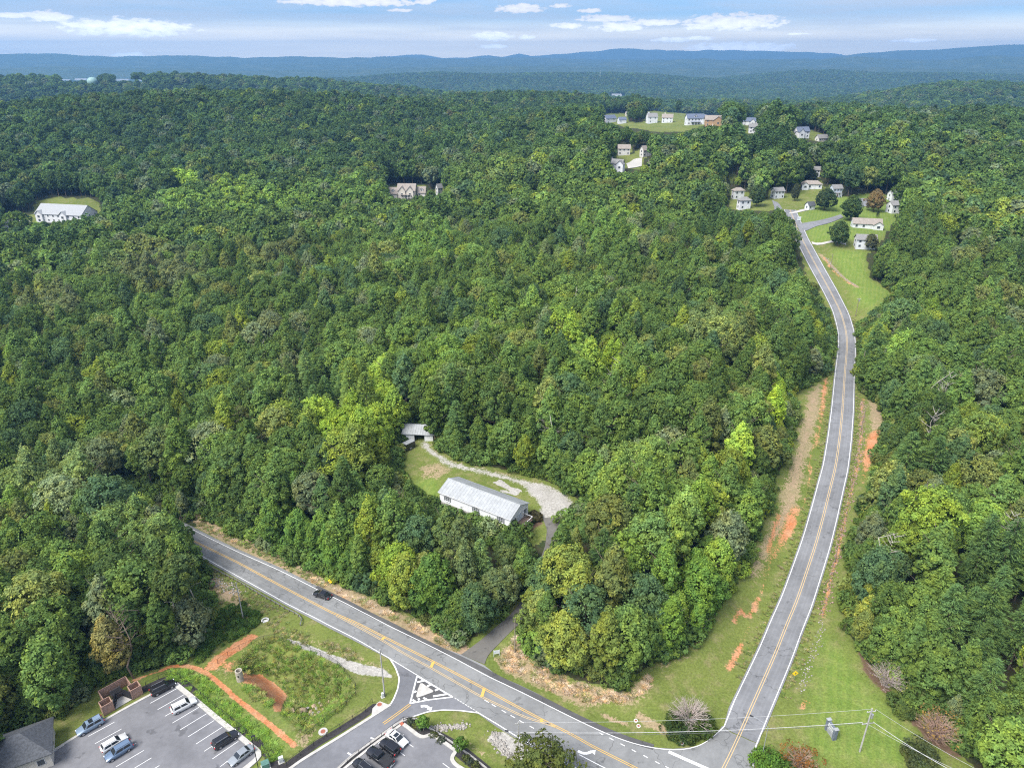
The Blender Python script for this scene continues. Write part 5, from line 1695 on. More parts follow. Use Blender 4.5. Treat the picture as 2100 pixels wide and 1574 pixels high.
def car(style, rear, front, paint, label, cat, name='parked_car', group=None, z=-1., length=None):
    A, B = at(*rear, z), at(*front, z)
    C = (A + B) / 2
    C[2] = z + .008
    rz = math.atan2(B[1] - A[1], B[0] - A[0])
    spec = {'suv': (4.75, 1.92, 1.74, 1.06, -2.22, 1.12, .22, .62, .36), 'sedan': (4.75, 1.84, 1.46, .95, -1.72, 1.06, .66, .72, .33), 'jeep': (4.3, 1.88, 1.82, 1.10, -1.95, .72, .10, .30, .38),
            'pickup': (5.7, 2.0, 1.90, 1.16, -.55, 1.30, .16, .62, .39), 'wagon': (4.6, 1.84, 1.60, 1.0, -2.12, 1.10, .36, .68, .34)}[style]
    L, W, H, belt, xr, xf, dr, df, wr = spec
    if length:
        k = length / L
    e = empty(name, C, rz, label, cat, group)
    P = M[paint]
    hw = W / 2
    hood = belt - (.04 if style in ('jeep', 'pickup') else .10)
    nose = hood - (.03 if style in ('jeep', 'pickup') else .14)
    deck = belt if style != 'sedan' else belt - .02
    st = [ring(-L / 2, hw * .80, .42, .62, deck - .18), ring(-L / 2 + .10, hw * .94, .30, .66, deck - .04), ring(-L / 2 + .45, hw, .24, .68, deck), ring(-.2, hw, .22, .68, belt), ring(xf - .05, hw, .22, .68, belt - .02), ring(xf + .35, hw * .99, .22, .66, hood), ring(L / 2 - .35, hw * .95, .24, .64, nose), ring(L / 2 - .08, hw * .86, .32, .60, nose - .07), ring(L / 2, hw * .74, .40, .58, nose - .22)]
    if style == 'pickup':
        # cab part and open bed
        st = [ring(-.75, hw, .30, .70, belt), ring(.2, hw, .26, .70, belt), ring(xf - .05, hw, .26, .70, belt - .02), ring(xf + .3, hw * .99, .26, .70, hood), ring(L / 2 - .25, hw * .96, .28, .68, nose), ring(L / 2, hw * .86, .36, .66, nose - .14)]
        bd = MB()
        bd.box((-1.82, 0, .62), (2.05, W * .98, .16)); bd.box((-1.82, hw - .06, .95), (2.05, .10, .62)); bd.box((-1.82, -hw + .06, .95), (2.05, .10, .62)); bd.box((-.80, 0, .95), (.08, W * .94, .62))
        bd.box((-1.82, 0, .42), (2.05, W * .86, .25))
        bd.build('cargo_bed', P, e, False, .02)
        MB().box((-2.83, 0, .92), (.07, W * .92, .60)).build('tailgate', P, e, False, .015)
        MB().box((-2.92, 0, .46), (.14, W * .9, .20)).build('rear_bumper', M['steel'], e, False, .02)
        MB().box((-1.82, 0, 1.27), (2.03, W * .93, .03)).build('tonneau_cover', M['screen'], e)
    MB().loft(st).build('body', P, e, True, .035)
    b0 = [(xr, -hw * .90, belt - .03), (xf, -hw * .90, belt - .03), (xf, hw * .90, belt - .03), (xr, hw * .90, belt - .03)]
    tw = .74 if style != 'jeep' else .84
    t0 = [(xr + dr, -hw * tw, H - .03), (xf - df, -hw * tw, H - .03), (xf - df, hw * tw, H - .03), (xr + dr, hw * tw, H - .03)]
    cab = MB().loft([b0, t0, [(x * .96 + .04 * (xr + xf) / 2, y * .90, H) for x, y, _ in t0]])
    cab.build('cabin', P, e, False, .025)
    g = M['glass']
    def pane(nm, quad, fx, v0, v1):
        MB().slab(inset(quad, fx, v0, v1), .014).build(nm, g, e)
    front_q = [b0[1], b0[2], t0[2], t0[1]]
    rear_q = [b0[3], b0[0], t0[0], t0[3]]
    left_q = [b0[2], b0[3], t0[3], t0[2]]
    right_q = [b0[0], b0[1], t0[1], t0[0]]
    pane('windscreen', front_q, (.05, .95), .06, .94)
    pane('rear_window', rear_q, (.08, .92), .25, .93)
    for q, o1, o2 in ((left_q, (.10, .47), (.52, .90)), (right_q, (.10, .47), (.53, .90))):
        pane('side_window', q, o1, .18, .88)
        pane('side_window', q, o2, .18, .88)
    wb = L * (.30 if style != 'pickup' else .325)
    wm, rm = wheel_mesh(wr, .24)
    for sx in (-1, 1):
        for sy in (-1, 1):
            w = put('wheel', wm, e, (sx * wb + (.05 if style != 'pickup' else 0), sy * (hw - .11), wr))
            put('rim', rm, w)
    for sy in (-1, 1):
        MB().box((L / 2 - .10, sy * hw * .70, nose - .12), (.16, .34, .13)).build('headlight', M['head_lamp'], e, False, .02)
        MB().box((-L / 2 + .07 if style != 'pickup' else -2.86, sy * hw * .80, deck - .16), (.14, .24, .26)).build('tail_light', M['red_lamp'], e, False, .02)
        MB().box((xf - .38, sy * (hw + .09), belt + .06), (.16, .18, .13)).build('mirror', P, e, False, .02)
        if style in ('suv', 'wagon'):
            MB().tube((xr + dr + .15, sy * hw * tw * .84, H + .05), (xf - df - .1, sy * hw * tw * .84, H + .05), .022, None, 6).build('roof_rail', M['black_metal'] if paint != 'car_black' else M['steel'], e)
    MB().box((-L / 2 - .01 if style != 'pickup' else -2.885, 0, .66), (.03, .5, .15)).build('number_plate', M['plate'], e)
    MB().box((L / 2 - .02, 0, .52), (.07, W * .62, .16)).build('grille', M['black_metal'], e)
    if style == 'jeep':
        put('spare_wheel', wm, e, (-L / 2 - .13, 0, .98)).rotation_euler = (0, 0, R(90))
    if style == 'sedan' and paint == 'car_white' or style == 'suv' and paint == 'car_blue':
        MB().box(((xr + xf) / 2 + .25, 0, H + .004), (.75, W * .52, .012)).build('sunroof', g, e)
    return e
car('sedan', (675, 1227.5), (648, 1218), 'car_black', 'black sedan driving along the highway', 'car', 'car', z=zm((661, 1222)) + .04)
LG = 'cars parked in the large lot'
car('suv', (314, 1424), (356, 1403), 'car_black', 'black SUV in the corner stall beside the wooden enclosure', 'car', group=LG)
car('suv', (356, 1461), (400, 1438.5), 'car_white', 'white SUV parked nose to the kerb in the large lot', 'car', group=LG)
car('suv', (441, 1534), (485, 1506.5), 'car_black', 'black SUV parked beside the grey sedan', 'car', group=LG)
car('sedan', (515, 1537.5), (475, 1567), 'car_grey', 'grey sedan parked at the light pole end of the lot', 'car', group=LG)
car('suv', (207, 1480.5), (165, 1504), 'car_blue', 'steel blue SUV with sunroof parked near the fence enclosure', 'car', group=LG)
car('wagon', (212, 1541), (258, 1513), 'car_white', 'white crossover parked beside a blue SUV', 'car', group=LG)
car('suv', (268, 1530), (222, 1558), 'car_navy', 'blue SUV parked beside a white crossover', 'car', group=LG)
SG = 'cars parked in the small lot'
car('sedan', (797, 1504.5), (832, 1530.5), 'car_white', 'white sedan with dark sunroof in the small lot', 'car', group=SG)
car('jeep', (817, 1549), (783, 1523.5), 'car_black', 'boxy black off-roader with spare wheel on its back', 'car', group=SG)
car('pickup', (806, 1577), (753, 1538), 'car_black', 'black pickup truck with covered bed', 'truck', 'parked_truck', group=SG)
car('wagon', (765, 1593), (726, 1561), 'car_black', 'black hatchback parked beside the pickup truck', 'car', group=SG)

# ------------------------------------------------------------------ houses
def window(parent, p, nrm, w, h, frame='trim', pane='window', sill=True, shut=False, grid=False):
    """p: centre on the wall; nrm: outward unit vector (2D)"""
    ang = math.atan2(nrm[1], nrm[0]) - math.pi / 2
    c = (p[0] + nrm[0] * .03, p[1] + nrm[1] * .03, p[2])
    f = MB().box(c, (w + .18, .08, h + .18), ang).build('window', M[frame], parent)
    c2 = (p[0] + nrm[0] * .06, p[1] + nrm[1] * .06, p[2])
    MB().box(c2, (w, .05, h), ang).build('pane', M[pane], f)
    t = (math.cos(ang), math.sin(ang))
    if grid:
        mb = MB().box((p[0] + nrm[0] * .09, p[1] + nrm[1] * .09, p[2]), (.07, .03, h), ang)
        mb.box((p[0] + nrm[0] * .09, p[1] + nrm[1] * .09, p[2]), (w, .028, .07), ang)
        mb.build('muntin', M[frame], f)
    if shut:
        for s_ in (-1, 1):
            MB().box((p[0] + nrm[0] * .035 + t[0] * s_ * (w / 2 + .34), p[1] + nrm[1] * .035 + t[1] * s_ * (w / 2 + .34), p[2]), (.38, .07, h + .2), ang).build('shutter', M['shutter'], f)
    return f
def gable_walls(L, W, wh, rh):
    """closed body with gable ends along x"""
    hx, hy = L / 2, W / 2
    v = [(-hx, -hy, -.6), (hx, -hy, -.6), (hx, hy, -.6), (-hx, hy, -.6), (-hx, -hy, wh), (hx, -hy, wh), (hx, hy, wh), (-hx, hy, wh), (-hx, 0, wh + rh), (hx, 0, wh + rh)]
    f = [(0, 1, 5, 4), (2, 3, 7, 6), (1, 2, 6, 9, 5), (3, 0, 4, 8, 7), (0, 3, 2, 1), (4, 5, 9, 8), (6, 7, 8, 9)]
    return MB().add(v, f)
def gable_roof(L, W, wh, rh, over=.45, th=.16):
    mb = MB()
    hx, hy = L / 2 + over, W / 2
    sl = rh / hy
    for s_ in (-1, 1):
        q = [(-hx, s_ * (hy + over), wh - over * sl + .03), (hx, s_ * (hy + over), wh - over * sl + .03), (hx, 0, wh + rh + .03), (-hx, 0, wh + rh + .03)]
        mb.loft([q, [(x, y, z + th) for x, y, z in q]])
    return mb
def hip_roof(L, W, wh, rh, over=.5, th=.14):
    hx, hy = L / 2 + over, W / 2 + over
    r = max(.2, hx - hy)
    z0 = wh - .02
    v = [(-hx, -hy, z0), (hx, -hy, z0), (hx, hy, z0), (-hx, hy, z0), (-hx, -hy, z0 + th), (hx, -hy, z0 + th), (hx, hy, z0 + th), (-hx, hy, z0 + th), (-r, 0, wh + rh + th), (r, 0, wh + rh + th)]
    f = [(3, 2, 1, 0), (0, 1, 5, 4), (1, 2, 6, 5), (2, 3, 7, 6), (3, 0, 4, 7), (4, 5, 9, 8), (5, 6, 9), (6, 7, 8, 9), (7, 4, 8)]
    return MB().add(v, f)
def house(name, P, yaw, L, W, wh, rh, wall, roof, label, cat='house', style='gable', storeys=1, nwin=3, door=True, chimney=None, wing=None, dormers=0, garage=False, group=None, porch=False, side_win=1):
    e = empty(name, P, yaw, label, cat, group)
    if style == 'gable':
        gable_walls(L, W, wh, rh).build('wall', M[wall], e)
        rf = gable_roof(L, W, wh, rh).build('roof', M[roof], e)
    else:
        MB().box((0, 0, (wh - .6) / 2), (L, W, wh + .6)).build('wall', M[wall], e)
        rf = hip_roof(L, W, wh, rh).build('roof', M[roof], e)
    sh = wh / storeys
    for s_ in range(storeys):
        zc = s_ * sh + sh * .56
        for side in (-1, 1):
            for i in range(nwin):
                x = -L / 2 + L * (i + .5) / nwin
                if s_ == 0 and door and side == -1 and i == nwin // 2:
                    continue
                if s_ == 0 and garage and side == -1 and i == nwin - 1:
                    continue
                window(e, (x, side * W / 2, zc), (0, side), min(1.1, L / nwin * .38), min(1.2, sh * .44))
        for side in (-1, 1):
            for i in range(side_win):
                y = -W / 2 + W * (i + .5) / side_win
                window(e, (side * L / 2, y, zc), (side, 0), 1.0, min(1.3, sh * .48))
    if door:
        i = nwin // 2
        x = -L / 2 + L * (i + .5) / nwin
        d = MB().box((x, -W / 2 - .03, 1.05), (1.0, .10, 2.1)).build('door', M['red_door'] if door == 'red' else M['trim'], e)
        MB().box((x + .38, -W / 2 - .10, 1.02), (.07, .06, .12)).build('handle', M['steel'], d)
    if garage:
        x = -L / 2 + L * (nwin - .5) / nwin
        MB().box((x, -W / 2 - .03, 1.1), (min(4.6, L * .4), .08, 2.2)).build('garage_door', M['trim'], e)
    if chimney is not None:
        MB().box((chimney[0] * L / 2, chimney[1] * W / 2, (wh + rh + 1.3) / 2), (1.3, 1.1, wh + rh + 1.3)).build('chimney', M[wall if len(chimney) < 3 else chimney[2]], e)
    if porch:
        pr = MB().box((0, -W / 2 - 1.3, sh * .98), (L * .6, 2.6, .18)).build('porch_roof', M[roof], e)
        for x in np.linspace(-L * .28, L * .28, 4):
            MB().box((x, -W / 2 - 2.4, sh * .44), (.22, .22, sh * .9 + .5)).build('porch_post', M['trim'], e)
    for k in range(dormers):
        x = -L / 2 + L * (k + .5) / dormers
        dw, dh = 2.6, 1.5
        y0 = -W / 2 + W * .12
        zb = wh + rh * .20
        MB().loft([[(x - dw / 2, y0, zb), (x + dw / 2, y0, zb), (x + dw / 2, y0, zb + dh), (x, y0, zb + dh + .95), (x - dw / 2, y0, zb + dh)], [(x - dw / 2, 0, zb), (x + dw / 2, 0, zb), (x + dw / 2, 0, zb + dh), (x, 0, zb + dh + .95), (x - dw / 2, 0, zb + dh)]]).build('dormer', M['trim'], e)
        dm = MB()
        for s_ in (-1, 1):
            q = [(x + s_ * (dw / 2 + .25), y0 - .3, zb + dh - .15), (x + s_ * (dw / 2 + .25), .1, zb + dh - .15), (x, .1, zb + dh + 1.0), (x, y0 - .3, zb + dh + 1.0)]
            dm.loft([q, [(a, b, c + .12) for a, b, c in q]])
        dm.build('dormer_roof', M[roof], e)
        window(e, (x, y0, zb + dh * .55), (0, -1), 1.2, 1.0)
    if wing is not None:
        wx, wl, ww, wh2, wr = wing       # a gabled wing running toward the front
        y0, y1 = -W / 2 - wl, 0
        hx = ww / 2
        MB().loft([[(wx - hx, y0, -.6), (wx + hx, y0, -.6), (wx + hx, y0, wh2), (wx, y0, wh2 + wr), (wx - hx, y0, wh2)], [(wx - hx, y1, -.6), (wx + hx, y1, -.6), (wx + hx, y1, wh2), (wx, y1, wh2 + wr), (wx - hx, y1, wh2)]]).build('wing_wall', M[wall], e)
        mb = MB()
        for s_ in (-1, 1):
            o = .4
            q = [(wx + s_ * (hx + o), y0 - o, wh2 - o * wr / hx + .03), (wx + s_ * (hx + o), y1, wh2 - o * wr / hx + .03), (wx, y1, wh2 + wr + .03), (wx, y0 - o, wh2 + wr + .03)]
            mb.loft([q, [(a, b, c + .16) for a, b, c in q]])
        mb.build('wing_roof', M[roof], e)
        window(e, (wx, y0, wh2 * .55), (0, -1), 1.5, 1.3)
    return e
def far_house(px, py, pw, yaw, ratio, wh, rh, wall, roof, label, name='house', **k):
    P = G(px, py)
    L = pw * .9 * depth_of(P) / F
    return house(name, P, R(yaw), L, L * ratio, wh, rh, wall, roof, label, **k)
NG = 'houses beyond the side road'
far_house(1775, 467, 60, -14, .45, 2.9, 2.3, 'white_wall', 'shingle_brown', 'long white ranch house with two front gables on the lawn', style='gable', nwin=4, wing=(5.5, 1.5, 5.0, 2.7, 1.7), group=NG)
far_house(1772, 507, 42, -8, .5, 4.6, 2.0, 'white_wall', 'shingle_grey', 'white house half hidden behind a pale willow', style='gable', storeys=2, nwin=3, group=NG)
far_house(1832, 436, 27, 12, .8, 5.2, 2.0, 'white_wall', 'shingle_grey', 'tall white house standing against the eastern wood', style='gable', storeys=2, nwin=2, group=NG)
far_house(1833, 412, 26, 8, .7, 5.0, 2.0, 'white_wall', 'shingle_grey', 'white house just behind the tall white house', style='gable', storeys=2, nwin=2, group=NG)
far_house(1712, 402, 22, 10, .7, 5.4, 2.0, 'blue_wall', 'shingle_grey', 'pale blue two-storey house with red porch door', style='gable', storeys=2, nwin=3, door='red', porch=True, group=NG)
far_house(1663, 386, 42, -6, .42, 3.0, 2.2, 'white_wall', 'shingle_brown', 'low white ranch house at the top of the lawn', style='hip', nwin=4, wing=(-5., 1.5, 4.5, 2.8, 1.6), group=NG)
far_house(1660, 429, 17, 20, .8, 2.8, 1.8, 'white_wall', 'shingle_dark', 'small white garage with dark roof under a tree', name='garage', cat='garage', style='gable', nwin=2, door=False, garage=True, group=NG)
far_house(1593, 406, 24, 14, .7, 5.0, 1.9, 'white_wall', 'shingle_grey', 'white split-level house at the bend of the street', style='gable', storeys=2, nwin=3, group=NG)
far_house(1512, 407, 24, 10, .6, 5.4, 1.9, 'white_wall', 'shingle_brown', 'grey-roofed white townhouse, upper one of a stepped pair', style='hip', storeys=2, nwin=2, group=NG)
far_house(1524, 428, 26, 10, .6, 5.4, 1.9, 'white_wall', 'shingle_grey', 'white townhouse, lower one of a stepped pair', style='hip', storeys=2, nwin=2, group=NG)
far_house(1672, 362, 15, -10, .7, 5.0, 2.0, 'white_wall', 'shingle_grey', 'white house peeping over the low ranch house', style='gable', storeys=2, nwin=2, group=NG)
far_house(1527, 355, 30, 8, .5, 2.8, 2.6, 'grey_wall', 'shingle_blue', 'single-storey house with slate blue hip roof', style='hip', nwin=3, group=NG)
HG = 'houses on the far wooded hill'
far_house(1249, 252, 28, 28, .6, 5.5, 3.6, 'white_wall', 'shingle_blue', 'white gabled house with slate blue roof at the west end of the hill row', storeys=2, nwin=2, side_win=2, group=HG)
far_house(1275, 253, 17, 10, .8, 4.5, 2.6, 'white_wall', 'shingle_blue', 'small white carriage house beside the western hill house', name='carriage_house', nwin=2, group=HG)
far_house(1288, 238, 12, 10, .7, 4.5, 2.4, 'cream_wall', 'shingle_grey', 'small cream house set back among trees on the hill', nwin=2, group=HG)
far_house(1336, 252, 22, 6, .8, 7.0, 3.8, 'white_wall', 'shingle_grey', 'tall white house with chimney tower above the open field', storeys=2, nwin=2, chimney=(-.7, 0., 'white_wall'), group=HG)
far_house(1368, 251, 24, -12, .7, 5.5, 3.6, 'white_wall', 'shingle_brown', 'white house with stone chimney between field and mansion', storeys=2, nwin=3, chimney=(-.5, .2, 'cream_wall'), group=HG)
far_house(1423, 256, 38, 4, .55, 6.2, 3.6, 'white_wall', 'shingle_blue', 'white mansion with dormer and columned porch', name='mansion', storeys=2, nwin=5, dormers=1, porch=True, wing=(9.0, 3., 6., 6.2, 3.2), group=HG)
far_house(1461, 258, 36, -10, .6, 5.5, 3.4, 'tan_wall', 'shingle_brown', 'tan timber house with broad front gable', nwin=3, storeys=2, wing=(4., 4., 8., 5.5, 3.), group=HG)
far_house(1536, 257, 30, -12, .6, 5.0, 3.4, 'white_wall', 'shingle_blue', 'white house with dark blue gabled roof near the hill road', storeys=2, nwin=3, wing=(3., 3., 5., 5., 2.6), group=HG)
far_house(1543, 272, 18, -10, .6, 5.0, 2.2, 'white_wall', 'shingle_grey', 'white house below the dark blue gabled one', storeys=2, nwin=2, group=HG)
far_house(1642, 282, 30, 14, .6, 5.4, 3.2, 'white_wall', 'shingle_blue', 'white gabled house alone among hilltop trees', storeys=2, nwin=3, wing=(-3., 2., 5., 5.2, 2.6), group=HG)
far_house(1684, 290, 26, 20, .5, 3.0, 2.6, 'grey_wall', 'shingle_grey', 'low grey-roofed house beside the lone gabled house', nwin=3, group=HG)
CG = 'houses round the cul-de-sac'
far_house(1279, 317, 27, -4, .55, 5.0, 2.6, 'grey_wall', 'shingle_brown', 'house with broad brown roof at the head of the cul-de-sac', storeys=2, nwin=3, group=CG)
far_house(1323, 320, 24, 34, .5, 5.0, 2.8, 'grey_wall', 'shingle_brown', 'brown-roofed house angled beside the cul-de-sac', storeys=2, nwin=3, garage=True, group=CG)
far_house(1266, 349, 26, -28, .6, 5.0, 2.6, 'white_wall', 'shingle_grey', 'white house with grey gables below the cul-de-sac', storeys=2, nwin=3, wing=(3., 2., 5., 4.8, 2.4), group=CG)
far_house(1340, 344, 23, 4, .5, 3.0, 2.4, 'cream_wall', 'shingle_brown', 'low cream house with brown roof in the treetops', nwin=3, group=CG)
far_house(1252, 326, 10, 10, .8, 5., 2.2, 'white_wall', 'shingle_grey', 'narrow white house behind dark trees by the cul-de-sac', storeys=2, nwin=1, group=CG)
# townhouse row with dormers in the middle distance
P = G(836, 404)
Lm = 36 * depth_of(P) / F
townhouse = house('townhouse', P, R(-3), Lm, 11, 6.0, 4.6, 'cream_wall', 'shingle_brown', 'cream townhouse with twin front gables rising from the trees', storeys=2, nwin=5, porch=True, wing=(-3.2, 1.2, 5.5, 6.0, 3.2))
wx = 3.2
MB().loft([[(wx - 2.75, -6.7, 0), (wx + 2.75, -6.7, 0), (wx + 2.75, -6.7, 6.0), (wx, -6.7, 9.2), (wx - 2.75, -6.7, 6.0)], [(wx - 2.75, 0, 0), (wx + 2.75, 0, 0), (wx + 2.75, 0, 6.0), (wx, 0, 9.2), (wx - 2.75, 0, 6.0)]]).build('wing_wall', M['cream_wall'], townhouse)
mb = MB()
for s_ in (-1, 1):
    q = [(wx + s_ * 3.15, -7.1, 5.6), (wx + s_ * 3.15, 0, 5.6), (wx, 0, 9.25), (wx, -7.1, 9.25)]
    mb.loft([q, [(a, b, c + .16) for a, b, c in q]])
mb.build('wing_roof', M['shingle_brown'], townhouse)
window(townhouse, (wx, -6.7, 3.4), (0, -1), 1.6, 1.4)
far_house(808, 404, 18, -3, 1.15, 3.4, 4.2, 'cream_wall', 'shingle_brown', 'cream townhouse wing with a dormer at its west end', name='townhouse', nwin=2, dormers=1, group='wings of the cream townhouse')
far_house(866, 402, 17, -3, 1.15, 3.4, 4.2, 'cream_wall', 'shingle_brown', 'cream townhouse wing with a dormer at its east end', name='townhouse', nwin=2, dormers=1, group='wings of the cream townhouse')
far_house(901, 398, 13, 40, .7, 5.5, 2.6, 'grey_wall', 'shingle_grey', 'small grey gabled house beside the cream townhouse', storeys=2, nwin=2)
# long institutional building in the west
P = G(140, 452)
Lb = 108 * depth_of(P) / F
care = house('apartment_building', P, R(-12), Lb, Lb * .42, 5.8, 5.6, 'white_wall', 'shingle_light', 'long white two-storey building with pale grey roof among the western trees', cat='building', storeys=2, nwin=9, side_win=3, door=False)
def front_gable(e, wx, wl, ww, W, wh, wr, wall, roof):
    y0, hx = -W / 2 - wl, ww / 2
    MB().loft([[(wx - hx, y0, -.6), (wx + hx, y0, -.6), (wx + hx, y0, wh), (wx, y0, wh + wr), (wx - hx, y0, wh)], [(wx - hx, 0, -.6), (wx + hx, 0, -.6), (wx + hx, 0, wh), (wx, 0, wh + wr), (wx - hx, 0, wh)]]).build('wing_wall', M[wall], e)
    mb = MB()
    for s_ in (-1, 1):
        q = [(wx + s_ * (hx + .4), y0 - .4, wh - .3), (wx + s_ * (hx + .4), 0, wh - .3), (wx, 0, wh + wr + .03), (wx, y0 - .4, wh + wr + .03)]
        mb.loft([q, [(a, b, c + .18) for a, b, c in q]])
    mb.build('wing_roof', M[roof], e)
    window(e, (wx, y0, wh * .72), (0, -1), 1.8, 1.5)
    window(e, (wx, y0, wh * .26), (0, -1), 1.8, 1.5)
for wx in (-Lb * .40, Lb * .12):
    front_gable(care, wx, 1.2, 5.6, Lb * .42, 5.6, 2.4, 'white_wall', 'shingle_light')
far_house(6, 478, 26, 20, .6, 4., 3., 'blue_wall', 'shingle_light', 'low pale building with light grey roof at the western clearing', name='outbuilding', cat='building', nwin=2)
far_house(1083, 377, 24, 3, .5, 2.6, 1.6, 'cream_wall', 'shingle_brown', 'low cream roof showing between middle distance trees', nwin=3)

# ---- the long white house in the clearing
def white_house():
    zg = 7.2
    eave = 3.35
    a, b = at(901.5, 1007.5, zg + eave), at(1046.5, 1063.5, zg + eave)
    u = (b - a); L = float(np.hypot(u[0], u[1])); ang = math.atan2(u[1], u[0])
    W = 8.4
    nv = np.array([-math.sin(ang), math.cos(ang)])
    c = (a + b) / 2
    c = np.array([c[0] + nv[0] * W / 2, c[1] + nv[1] * W / 2, zg])
    e = empty('modular_house', c, ang, 'long white modular house with pale metal roof in the clearing', 'house')
    rh = 1.75
    gable_walls(L, W, eave, rh).build('wall', M['white_wall'], e)
    mb = gable_roof(L, W, eave, rh, .35, .10)
    rf = mb.build('roof', M['metal_roof'], e)
    ribs = MB()
    sl = rh / (W / 2)
    for x in np.arange(-L / 2 - .2, L / 2 + .3, .9):
        for s_ in (-1, 1):
            ribs.tube((x, s_ * (W / 2 + .33), eave - .33 * sl + .15), (x, s_ * .05, eave + rh + .14), .014, None, 4, False)
    ribs.build('standing_seams', M['metal_roof'], rf)
    MB().tube((-L / 2 - .35, 0, eave + rh + .13), (L / 2 + .35, 0, eave + rh + .13), .10, None, 6).build('ridge_cap', M['metal_roof'], rf)
    # lap siding, a shadow line every 20 cm
    for s_ in (-1,):
        sid = MB()
        for z in np.arange(.55, eave - .1, .22):
            sid.box((0, s_ * (W / 2 + .012), z), (L, .03, .06))
        sid.build('siding_lap', M['white_wall'], e)['kind'] = 'stuff'
    MB().box((0, -W / 2 - .02, .02), (L + .06, .06, .9)).build('skirting', M['concrete'], e)
    MB().box((-1.9, -W / 2 - .025, eave / 2 + .2), (.10, .06, eave - .5)).build('seam_trim', M['trim'], e)
    for x in (-L / 2 + 2.6, .55, L / 2 - 2.9):
        w = window(e, (x, -W / 2, 1.95), (0, -1), 1.25, 1.05, shut=True, grid=True)
        mb = MB()
        ring0, ring1 = [], []
        for k in range(9):
            t = math.pi * k / 8
            ring0.append((x + math.cos(t) * .78, -W / 2 - .09, 2.55 + math.sin(t) * .22)); ring1.append((x + math.cos(t) * .78, -W / 2 - .01, 2.55 + math.sin(t) * .22))
        mb.loft([ring0, ring1]).build('arched_header', M['shutter'], w)
        MB().box((x, -W / 2 - .15, 1.30), (1.6, .24, .10)).build('window_box', M['trim'], w)
    window(e, (-L / 2 + 7.2, -W / 2, 1.15), (0, -1), .5, .25, 'trim', 'shutter')
    # gable end with glazed doors and deck
    hx = L / 2
    for y in (-2.9, -1.9, 2.4, 3.0):
        window(e, (hx, y, 1.85), (1, 0), .42, 1.2)
    d = MB().box((hx + .03, .0, 1.55), (.08, 2.2, 2.1)).build('glazed_door', M['trim'], e)
    MB().box((hx + .07, .0, 1.58), (.04, 1.9, 1.85)).build('pane', M['blue_wall'], d)
    dk = MB().box((hx + 1.4, .2, .36), (2.7, 4.0, .14)).build('deck', M['deck'], e)
    for x, y in ((.15, -1.7), (2.6, -1.7), (.15, 2.1), (2.6, 2.1), (2.6, .2)):
        MB().box((hx + x, y, .45), (.12, .12, 1.9)).build('deck_post', M['deck'], dk)
    rl = MB()
    for z in (.75, 1.0, 1.28):
        rl.box((hx + 1.4, -1.75, z), (2.6, .05, .09)); rl.box((hx + 2.63, .2, z), (.05, 4., .09)); rl.box((hx + 1.4, 2.15, z), (2.6, .05, .09))
    rl.build('deck_rail', M['deck'], dk)
    MB().box((hx + 1.4, 2.15, 1.36), (2.7, .14, .05)).build('rail_cap', M['trim'], dk)
    MB().box((hx + 2.63, .2, 1.36), (.14, 4.1, .05)).build('rail_cap', M['trim'], dk)
    MB().tube((-L / 2 + 6, 1.2, eave + rh * .6), (-L / 2 + 6, 1.2, eave + rh + .35), .09, None, 8).build('vent_pipe', M['steel'], rf)
    gt = MB().box((0, -W / 2 - .39, eave - .12), (L + .6, .10, .12)).build('gutter', M['trim'], rf)
    ac = MB().box((-L / 2 + 9., W / 2 + .8, .45), (.9, .9, .9)).build('air_conditioner', M['steel'], e)
    return e
white_house()
def shed():
    P = G(860, 905)
    P[1] += 3.4
    P[2] = h1(P[0], P[1] - 2.5)
    e = empty('shed', P, R(-6), 'white shed with pale metal roof and open doorway at the clearing end', 'shed')
    L, W, wh = 9.4, 6.5, 2.6
    w = MB()
    w.box((0, W / 2 - .06, wh / 2 - .2), (L, .12, wh + .4)); w.box((-L / 2 + .06, 0, wh / 2 - .2), (.12, W - .26, wh + .4)); w.box((L / 2 - .06, 0, wh / 2 - .2), (.12, W - .26, wh + .4))
    for x0, x1 in ((-L / 2, -1.2), (2.0, L / 2)):
        w.box(((x0 + x1) / 2, -W / 2 + .06, wh / 2 - .2), (x1 - x0, .12, wh + .4))
    w.box((.4, -W / 2 + .06, wh - .22), (3.2, .12, .44))
    w.build('wall', M['white_wall'], e)
    rf = gable_roof(L, W, wh, 1.5, .4, .10).build('roof', M['metal_roof'], e)
    rb = MB()
    for x in np.arange(-L / 2 - .2, L / 2 + .3, .8):
        rb.tube((x, -(W / 2 + .38), wh - .02), (x, -.05, wh + 1.62), .03, None, 4, False)
    rb.build('standing_seams', M['metal_roof'], rf)
    MB().box((.4, -W / 2 - .02, wh - .02), (3.5, .10, .16)).build('door_header', M['trim'], e)
    return e
shed()
